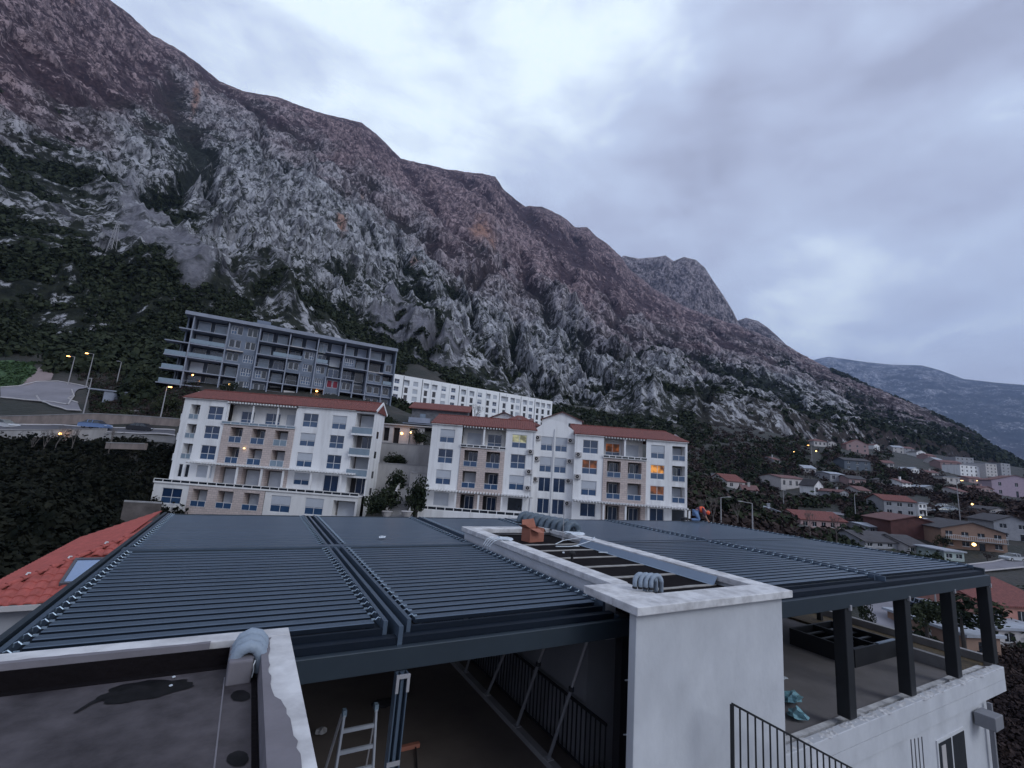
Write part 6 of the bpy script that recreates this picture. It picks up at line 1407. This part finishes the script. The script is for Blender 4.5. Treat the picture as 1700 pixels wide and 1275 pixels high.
lamp_px(113, 637, 99, 46, 1.2, -1, BULB, 'brightest lit street lamp left of the hairpin road bend')
lamp_px(143, 640, 98, 54, 1.3, -1, BULB, 'lit street lamp right of the brightest one at the hairpin bend')
lamp_px(138, 688, 82, 59, .1, -1, None, 'bare pole standing on the masonry wall beside the blue car')
lamp_px(194, 634, 100, 34, .5, -1, None, 'small unlit pole on the dark slope left of the grey building')
lamp_px(266, 695, 80, 53, .3, 1, BULB, 'lit street lamp left of the left white block roof')
lamp_px(1197, 868, 72, 40, 1.0, 1, None, 'thin unlit street lamp right of the bare tree behind the pergola')
lamp_px(1249.5, 878, 66, 40, 1.4, -1, None, 'tall pale unlit street lamp behind the pergola edge')
lamp_px(1348, 764, 215, 24, 1.2, -1, BULB, 'lit lamp on the hill above the village houses')
lamp_px(1301, 838, 140, 22, .2, 1, None, 'thin pole below the pale flat roofed house')
lamp_px(1420, 850, 130, 28, .3, 1, None, 'thin dark utility pole above the pink house')
lamp_px(1594, 862, 120, 62, 1.2, 1, BULBW, 'utility pole with a cross arm and white lamp above the orange house')
lamp_px(1557, 1043, 50, 56, 1.0, -1, None, 'street lamp with flat head beside the parked cars below the terrace')
lamp_px(1435, 1040, 54, 42, .5, 1, None, 'pale pole by the lower road seen between the first posts')
def glow(px, py, Y, mat, r, lab):
    p = PH(px, py, Y); g = hit(px, py, 30) ; 
    m = MB(); m.lathe([(0, -r), (r*.8, -r*.5), (r, 0), (r*.7, r*.6), (0, r)], k=8); t = m.build('lamp', mat, loc=H2W(p)); tag(t, lab, 'lamp', 'small lamps glowing in the dusk')
    return t
for px, py, Y, mat, r, lab in [(667, 719.5, 78.9, BULB, .22, 'orange lamp on the gate house between the white blocks'), (682, 718, 79.3, BULBW, .16, 'pale lamp right of the orange one on the gate house'), (1528, 859, 128, BULBW, .22, 'yellow lamp at the foot of the grey white house'),
        (1617, 904, 97, BULBW, .36, 'bright yellow lamp under the balcony of the orange house'), (1452, 778, 240, BULB, .3, 'left of two orange lamps right of the slate grey house'), (1464, 779, 240, BULB, .3, 'right of two orange lamps right of the slate grey house'),
        (1385, 774, 240, BULB, .26, 'small orange lamp left of the slate grey house'), (1355, 749, 225, BULBW, .35, 'white lamp just right of the hill lamp post'), (1318, 750, 225, BULBW, .2, 'tiny white lamp left of the hill lamp post'), (1614, 837, 150, BULBW, .3, 'white lamp on the slope below the apartment blocks'),
        (320, 622.5, 93.5, BULB, .16, 'orange lamp on the lowest left balcony of the grey building'), (381, 638, 94, BULBW, .22, 'pale lamp behind the small tree at the grey building'), (100, 720, 70.5, BULB, .17, 'orange lamp reflected low on the parapet wall'), (1622, 798, 280, BULBW, .25, 'tiny lamp beside the salmon house below the apartment blocks')]:
    glow(px, py, Y, mat, r, lab)

# pylon
_s = (np.abs(MT['px']-161) < 5) & (np.abs(MT['py']-487) < 5); _k = np.nonzero(_s)[0]; _k = _k[np.argmin(MT['D'][_k])] if len(_k) else 0; py_ = MT['V'][_k]; H_ = 58*py_[1]/F0; t = empty('power_pylon', H2W(py_), HY, 'pale lattice power pylon on the dark slope above the lamps', 'pylon')
for sx, sy in ((-1, -1), (1, -1), (1, 1), (-1, 1)): MB().bar((sx*1.2, sy*1.2, -1), (sx*.3, sy*.3, H_), .2).build('leg', POLE, t)
m = MB()
for k in range(7):
    z0, z1 = H_*k/7, H_*(k+1)/7; w0, w1 = 1.2-.9*k/7, 1.2-.9*(k+1)/7
    m.bar((-w0, -w0, z0), (w1, -w1, z1), .12); m.bar((w0, -w0, z0), (-w1, -w1, z1), .12); m.bar((-w0, -w0, z0), (w0, -w0, z0), .12); m.bar((w0, w0, z0), (w1, -w1, z1), .12)
m.build('bracing', POLE, t); m = MB(); m.bar((-2.6, 0, H_-1), (2.6, 0, H_-1), .2); m.build('cross_arm', POLE, t); MB().bar((-2, 0, H_-3), (2, 0, H_-3), .2).build('cross_arm', POLE, t)

# cars
CARW = []
def car(p, yaw, col, label, L=4.3, suv=0):
    t = empty('parked_car', H2W(p), HY+yaw, label, 'car', 'parked cars'); paint = M('car_paint', col, rough=.3, var=.02, metal=.2)
    h = 1.42+suv*.2; m = MB(); prof = [(-2.12, .28), (-2.15, .62), (-2.0, .80), (-1.1, .92), (1.75, .95), (2.08, .88), (2.15, .55), (2.1, .28)]
    n = len(prof); k = L/4.3
    def ring(y, s=1, dz=0): return [(x*k*s, y, z+dz) for x, z in prof]
    secs = [ring(-.82, .97, .02), ring(-.88, .995), ring(.88, .995), ring(.82, .97, .02)]; 
    for a in range(3):
        for i in range(n): j = (i+1) % n; m.quad(secs[a][i], secs[a][j], secs[a+1][j], secs[a+1][i])
    m.poly(secs[0]); m.poly(list(reversed(secs[-1]))); m.build('body', paint, t, smooth=False)
    m = MB(); cp = [(-1.25, .91), (-.55, h-.05), (-.1, h), (1.0, h-.02), (1.75, .94)]
    lo_ = [(x*k, s*.80, z) for s in (-1,) for x, z in cp]; A1 = [(x*k, -(.80 if z < 1 else .64), z) for x, z in cp]; A2 = [(x*k, (.80 if z < 1 else .64), z) for x, z in cp]
    for i in range(4): m.quad(A1[i], A1[i+1], A2[i+1], A2[i])
    m.poly(A1); m.poly(list(reversed(A2))); m.build('windows', GLASSG, t)
    m = MB(); m.poly([(A1[1][0], -.65, h-.03), (A1[3][0], -.65, h), (A1[3][0], .65, h), (A1[1][0], .65, h-.03)]); m.box(-.5*k, 1.05*k, -.63, .63, h-.02, h+.02)
    for x in (-.02*k, .75*k): m.bar((x, -.79, .95), (x, -.66, h-.02), .07); m.bar((x, .79, .95), (x, .66, h-.02), .07)
    m.build('roof_panel', paint, t)
    for x in (-1.35*k, 1.32*k):
        for y in (-.86, .74):
            q = MB(); q.lathe([(.0, 0), (.32, 0), (.33, .06), (.32, .14), (0, .14)], k=14); w_ = q.build('wheel', TYRE, t, loc=(x, y+.14 if y < 0 else y, .33), rot=(R(90), 0, 0)); 
            q = MB(); q.lathe([(0, .145), (.19, .145), (.2, .13)], k=12); q.lathe([(0, -.005), (.19, -.005), (.2, .0)], k=12); q.build('rim', POLE, w_)
    for y in (-.62, .62): m = MB(); m.box(-2.17*k, -2.10*k, y-.16, y+.16, .60, .72); m.build('headlight', PLAST, t)
    return t
car(PH(2, 711, 74.5), R(178), (.55, .55, .56), 'white car at the left edge of the photo in front of the masonry wall')
car(PH(157, 712, 75.8), R(181), (.16, .24, .42), 'pale blue saloon car behind the stained parapet wall')
car(PH(235, 717, 77.5), R(178), (.02, .02, .024), 'black estate car right of the blue one')
for k, (px, py, yaw, col, lab) in enumerate([(1538, 1018, 80, (.32, .36, .42), 'silver car rearmost in the row below the terrace'), (1532, 1027, 75, (.03, .05, .09), 'dark blue car second in the row below the terrace'), (1530, 1036, 70, (.02, .02, .025), 'black car nearest in the row below the terrace')]): car(hit(px, py, 30), R(yaw), col, lab)
for px, py, yaw, col, lab in [(1457, 851, 5, (.50, .52, .56), 'white car parked left of the grey white house'), (1565, 844, 5, (.5, .52, .55), 'white car rearmost in the yard right of the annex'), (1577, 848, 15, (.4, .44, .48), 'light grey car in the yard right of the annex'), (1562, 852, -5, (.1, .11, .13), 'dark car nearest in the yard right of the annex'), (1682, 932, 8, (.5, .52, .54), 'white car on the town road at the right edge')]: car(hit(px, py, 30), R(yaw), col, lab)
fn = empty('white_fence', H2W(hit(1575, 1072, 25)), HY+R(-8), 'short white plank fence below the terrace', 'fence')
for k in range(3): m = MB(); m.box(-1.6, 1.6, 0, .06, .3+.38*k, .52+.38*k); m.build('plank', FRAME, fn)
for x in (-1.6, 0, 1.5): m = MB(); m.box(x, x+.12, .07, .17, 0, 1.35); m.build('fence_post', FRAME, fn)

# ---------------- trees
def crown_mesh(name, seed, rx, rz, n, leaf, mat, lobes=6, sp=1.0):
    r = np.random.default_rng(seed); c = r.normal(size=(lobes, 3))*np.array([.5, .5, .35])*sp; c[:, 2] += .1; rad = r.uniform(.35, .6, lobes); V = []
    for i in range(n):
        k = r.integers(lobes); d = r.normal(size=3); d /= np.linalg.norm(d); p = (c[k]+d*rad[k]*r.uniform(.6, 1.05))*[rx, rx, rz]
        nn = d+r.normal(size=3)*.6; nn /= np.linalg.norm(nn); a = np.cross(nn, r.normal(size=3)); a /= np.linalg.norm(a); b = np.cross(nn, a); s = leaf*r.uniform(.6, 1.3)
        V += [p-a*s-b*s*.6, p+a*s-b*s*.7, p+a*s*.7+b*s, p-a*s*.8+b*s*.7]
    return np_mesh(name, np.array(V), np.arange(len(V)).reshape(-1, 4), mat)
def bare_mesh(seed, h, spread=.5, depth=5, r0=.09):
    r = random.Random(seed); m = MB()
    def grow(p, d, l, rad, k):
        q = p+d*l; m.tube([p, (p+q)/2+Vector((r.uniform(-1, 1), r.uniform(-1, 1), 0))*l*.06, q], [rad, rad*.85, rad*.68], 5 if k > 2 else 3, caps=False)
        if k == 0: return
        for i in range(r.choice((2, 3, 3))):
            a = Vector((r.uniform(-1, 1), r.uniform(-1, 1), r.uniform(-.1, .9)))*spread; grow(q, (d+a).normalized(), l*r.uniform(.62, .84), rad*.62, k-1)
    grow(Vector((0, 0, 0)), Vector((0, 0, 1)), h*.3, r0, depth); return m
CR = [crown_mesh('crown', 40+i, 1, 1, 900, .070, SHRUBM) for i in range(3)]; CRT = [crown_mesh('crown', 60+i, 1, 1, 260, .075, SHRUBB, 8) for i in range(2)]
SHC = [crown_mesh('crown', 80+i, 1, 1, 1500, .062, SHRUBM, 12, .55) for i in range(3)]
TRK = MB().tube([(0, 0, -.3), (.03, 0, .3), (0, .02, .7)], [.07, .05, .03], 6).mesh('trunk', TRUNK)
def tree(p, w_, h, i, label, group=None, cat='tree', name='tree', mats=CR):
    t = empty(name, p if isinstance(p, Vector) else H2W(p), random.uniform(0, 6), label, cat, group)
    sh_ = name == 'shrub'
    link('trunk', TRK, None, t, scale=(h*.7, h*.7, h*(.4 if sh_ else .8))); link('crown', (SHC if sh_ else mats)[i % len(mats)], None, t, loc=(0, 0, h*(.36 if sh_ else .55)), scale=(w_/2*(1.28 if sh_ else 1), w_/2*(1.28 if sh_ else 1), h*(.66 if sh_ else .5))); return t
def tree_px(px, py, Y, wpx, hpx, i, label, **k):
    p = PH(px, py, Y) if Y else hit(px, py); s = p[1]/F0; return tree(p, wpx*s, hpx*s, i, label, **k)
for px, py, Y, w_, h_, lab in [(657, 815, 68, 32, 34, 'round dark shrub above the garden stairs'), (640, 850, 62, 46, 44, 'large dark shrub left of the garden stairs'), (690, 850, 62, 34, 56, 'tall dark shrub right of the garden stairs'), (655, 774, 74, 36, 22, 'grey green bush growing on the upper retaining wall'),
        (620, 852, 59, 34, 30, 'lighter green bush at the corner of the left white block'), (690, 785, 75, 20, 10, 'small dark plant on the middle retaining wall'), (696, 735, 80, 24, 22, 'small bush beside the gate house'), (645, 712, 84, 22, 24, 'green bush left of the stone villa')]:
    tree_px(px, py, Y, w_, h_, int(px), lab, cat='bush', name='shrub')
tree_px(380, 655, 92, 20, 22, 1, 'small tree lit by a lamp in front of the grey building'); tree_px(275, 690, 84, 34, 34, 2, 'dark round tree beside the left white block roof', name='tree')
tree_px(40, 600, 120, 70, 66, 0, 'broad dark tree above the green meadow'); tree_px(10, 578, 135, 60, 40, 1, 'dark tree at the left edge above the meadow'); tree_px(205, 640, 104, 20, 14, 2, 'low dark bush left of the grey building entrance', cat='bush', name='shrub'); tree_px(232, 650, 90, 26, 26, 2, 'dark bush in front of the grey building entrance', cat='bush', name='shrub')
tree_px(1540, 1050, 40, 60, 60, 0, 'dark tree beside the cars below the terrace'); tree_px(1600, 1060, 46, 90, 62, 1, 'wide dark tree beyond the third terrace post'); tree_px(1438, 1045, 45, 18, 44, 2, 'small leafy tree at the lower road')
# wooded areas of the town, many trees: individual copies
r_ = random.Random(17); names = []
def forest(n, seed, f, sz, mat, nq, leaf, label, name, xr=(1140, 1720), yr=(690, 960)):
    r = np.random.default_rng(seed); out = []
    while len(out) < n:
        px, py = r.uniform(*xr), r.uniform(*yr)
        if f(px, py): out.append(hit(px, py, 40))
    P = np.array(out); scatter(name, P, r.uniform(*sz, len(P)), mat, nq, leaf=leaf, label=label)
HB_ = [(a_-w_/2-2, b_-h_-4, a_+w_/2+2, b_) for a_, b_, w_, h_, *q_ in XH]+[(1195, 790, 1240, 822), (1290, 785, 1366, 828), (1315, 838, 1425, 884), (1462, 820, 1548, 862), (1475, 860, 1565, 905), (1570, 860, 1700, 945), (1655, 790, 1700, 832), (1570, 755, 1700, 806), (1395, 722, 1450, 756), (1395, 765, 1450, 785), (1375, 785, 1440, 808), (1480, 735, 1575, 778), (1430, 870, 1560, 925), (1340, 728, 1375, 745), (1340, 745, 1362, 768), (1555, 832, 1600, 856), (1445, 842, 1470, 856), (1565, 785, 1600, 806)]
def freeplot(px, py, pad=1): return not any(a-pad < px < c+pad and b+4 < py < d+2 for a, b, c, d in HB_)
forest(700, 21, lambda x, y: freeplot(x, y) and y > 725 and y < 860+(x-1150)*.16 and x < 1480, (1.2, 2.6), SHRUBM, 46, .24, 'dark evergreen trees and bushes among the village houses', 'village_wood')
forest(1700, 22, lambda x, y: freeplot(x, y) and y < 900 and y > 700+(x-1150)*.12, (1.0, 2.2), SHRUBB, 34, .22, 'brown leafless scrub and trees filling the slope between the houses', 'brown_wood')
forest(420, 23, lambda x, y: x < 1330 and y > 800 and freeplot(x, y), (1.2, 2.4), SHRUBB, 60, .14, 'tangle of brown leafless trees behind the pergola', 'leafless_thicket', xr=(1145, 1330), yr=(800, 900))
forest(260, 24, lambda x, y: x > 1330 and y > 880 and freeplot(x, y) and not (x > 1580 and y > 926), (.9, 1.7), SHRUBM, 46, .2, 'dark garden bushes between the low houses on the right', 'garden_bushes', xr=(1330, 1700), yr=(880, 985))
forest(160, 25, lambda x, y: (x < 1405 or x > 1520) and not (1500 < x < 1560 and y < 1050), (.8, 1.6), SHRUBM, 60, .16, 'dark bushes beside the lower road', 'roadside_bushes', xr=(1310, 1700), yr=(990, 1075))
TP = [(1182, 822, 26), (1250, 838, 20), (1275, 800, 22), (1345, 800, 20), (1390, 838, 18), (1412, 868, 26), (1432, 842, 20), (1470, 808, 16), (1500, 800, 18), (1530, 812, 16), (1556, 822, 18), (1585, 838, 18), (1605, 855, 18), (1635, 842, 18), (1660, 852, 18), (1380, 722, 12), (1300, 760, 18), (1240, 780, 18), (1210, 760, 16), (1330, 778, 16), (1567, 912, 22), (1640, 934, 16)]
TW = ['beside the small white house', 'below the narrow unlit lamp', 'on the slope left of the flat roofed pale house', 'behind the flat roofed pale house', 'behind the long pink house', 'at the right gable of the long pink house', 'left of the white parked car', 'upslope of the grey white house', 'on the brown slope, first from the left', 'on the brown slope, second from the left', 'behind the yard cars', 'left of the tall utility pole', 'right of the tall utility pole', 'below the lilac house', 'at the foot of the lilac house', 'highest by the pink hill house', 'below the hill lamp', 'on the slope above the small white house', 'high on the slope near the white block corner', 'between the hill lamp and the slate house', 'between the brick house and the orange house', 'in front of the orange house']
for k, (px, py, h_) in enumerate(TP): tree_px(px, py, None, h_*.8, h_, k, ('dark evergreen tree ' if k % 3 else 'brown winter tree ')+TW[k], group='trees among the village houses', mats=CR if k % 3 else CRT)
def bare(px, py, Y, hpx, seed, lab, **k):
    p = PH(px, py, Y); h = hpx*p[1]/F0; t = empty('bare_tree', H2W(p), random.uniform(0, 6), lab, 'tree', 'leafless trees'); b = bare_mesh(seed, h, **k); b.build('branches', M('pale_bark', (.13, .11, .10), var=.2, vs=3), t); return t
bare(1184, 872, 66, 42, 3, 'pale leafless tree right of the kneeling worker', depth=6, r0=.1); bare(1168, 866, 72, 36, 4, 'leafless tree closest to the right white block', depth=6)
bare(786, 706, 84, 34, 5, 'bushy leafless tree behind the roof of the right white block', depth=6, spread=.75); bare(1225, 868, 72, 30, 6, 'leafless tree between the two unlit lamps behind the pergola', depth=6)
for k, (px, py, h_) in enumerate([(90, 752, 44), (70, 756, 40), (118, 750, 38), (48, 760, 36), (180, 752, 42)]): bare(px, py, 66, h_, 10+k, ['leafless sapling in front of the stained parapet wall, under the orange lamp', 'leafless sapling second left in front of the parapet wall', 'leafless sapling right of the orange lamp on the wall', 'leftmost leafless sapling in front of the parapet wall', 'leafless sapling in front of the blue car'][k], depth=5, spread=.35, r0=.06)
bare(1390, 905, 75, 44, 20, 'brown leafless tree in front of the long pink house', depth=6); bare(1345, 890, 80, 36, 21, 'leafless tree left of the long pink house', depth=6)

# ---------------- kneeling worker at the far edge of the pergola
wk = empty('person', (20.9, 16.75, LZ+.02), R(-50), 'person kneeling bent over on the pergola roof in orange hi vis and pale blue jeans', 'person')
def skin_body(name, verts, edges, radii, mat, parent, root=0, sub=2):
    me = bpy.data.meshes.new(name); me.from_pydata(verts, edges, []); o = link(name, me, mat, parent)
    sk_ = o.modifiers.new('skin', 'SKIN'); d = me.skin_vertices[0].data if me.skin_vertices else None
    if d is None:
        bm = bmesh.new(); bm.from_mesh(me); bm.verts.layers.skin.verify(); bm.to_mesh(me); bm.free(); d = me.skin_vertices[0].data
    for i, r in enumerate(radii): d[i].radius = (r, r) if not isinstance(r, tuple) else r; d[i].use_root = i == root
    s = o.modifiers.new('sub', 'SUBSURF'); s.levels = s.render_levels = sub; return o
# one continuous body kneeling and bent forward (+x): pelvis, spine, head, arms, legs
V_ = [(0, 0, .50), (.14, 0, .62), (.32, 0, .66), (.46, 0, .60), (.54, 0, .55), (.62, 0, .50), (.66, 0, .44),
      (.42, .19, .58), (.50, .25, .32), (.64, .20, .06), (.70, .18, .03), (.42, -.19, .58), (.50, -.25, .32), (.64, -.20, .06), (.70, -.18, .03),
      (0, .11, .46), (.20, .15, .09), (-.02, .15, .07), (-.24, .15, .06), (-.30, .15, .02), (0, -.11, .46), (.20, -.15, .09), (-.02, -.15, .07), (-.24, -.15, .06), (-.30, -.15, .02)]
E_ = [(0, 1), (1, 2), (2, 3), (3, 4), (4, 5), (5, 6), (3, 7), (7, 8), (8, 9), (9, 10), (3, 11), (11, 12), (12, 13), (13, 14), (0, 15), (15, 16), (16, 17), (17, 18), (18, 19), (0, 20), (20, 21), (21, 22), (22, 23), (23, 24)]
Rr = [.15, .14, .155, .13, .06, .09, .085, .07, .05, .036, .04, .07, .05, .036, .04, .11, .075, .06, .045, .04, .11, .075, .06, .045, .04]
skin_body('body', V_, E_, Rr, SKIN, wk)
def shell(name, idx, grow_, mat):
    mp_ = {v: i for i, v in enumerate(idx)}; return skin_body(name, [V_[i] for i in idx], [(mp_[a], mp_[b]) for a, b in E_ if a in mp_ and b in mp_], [Rr[i]+grow_ for i in idx], mat, wk)
shell('jeans', [0, 15, 16, 17, 18, 20, 21, 22, 23], .018, JEANS); shell('jumper', [0, 1, 2, 3, 7, 8, 11, 12], .020, PURPLE); shell('vest', [1, 2, 3], .040, HIVIS)
m = MB(); m.lathe([(0, .13), (.06, .12), (.105, .06), (.115, 0), (.10, -.06)], (0, 0, 0), 12); m.build('hood', HIVIS, wk, smooth=True, loc=(.62, 0, .50), rot=(0, R(50), 0))
for s in (.15, -.15): m = MB(); m.box(-.38, -.22, s-.05, s+.05, -.01, .09); bevel(m.build('boot', DARKIN, wk), .02)
m = MB(); m.box(-.25, .25, -.1, .1, 0, .16); bevel(m.build('tool_bag', DARKIN, loc=(20.2, 16.9, LZ+.02), rot=(0, 0, .4)), .03); tag(bpy.data.objects['tool_bag'], 'dark tool bag on the pergola roof left of the kneeling worker', 'bag')

# ---------------- air: haze in one closed box around the scene
hx = MB().box(-6500, 12500, -3000, 12500, -33, 3600); hm = bpy.data.materials.new('pale_haze'); hm.use_nodes = True; ht = hm.node_tree; ht.nodes.clear()
pv = ht.nodes.new('ShaderNodeVolumePrincipled'); pv.inputs['Color'].default_value = (.46, .62, 1.0, 1); pv.inputs['Density'].default_value = HAZE = .000062; pv.inputs['Anisotropy'].default_value = .1
ou = ht.nodes.new('ShaderNodeOutputMaterial'); ht.links.new(pv.outputs[0], ou.inputs['Volume'])
wk.scale = (.95, .95, .95)
tag(hx.build('haze', hm), kind='stuff')
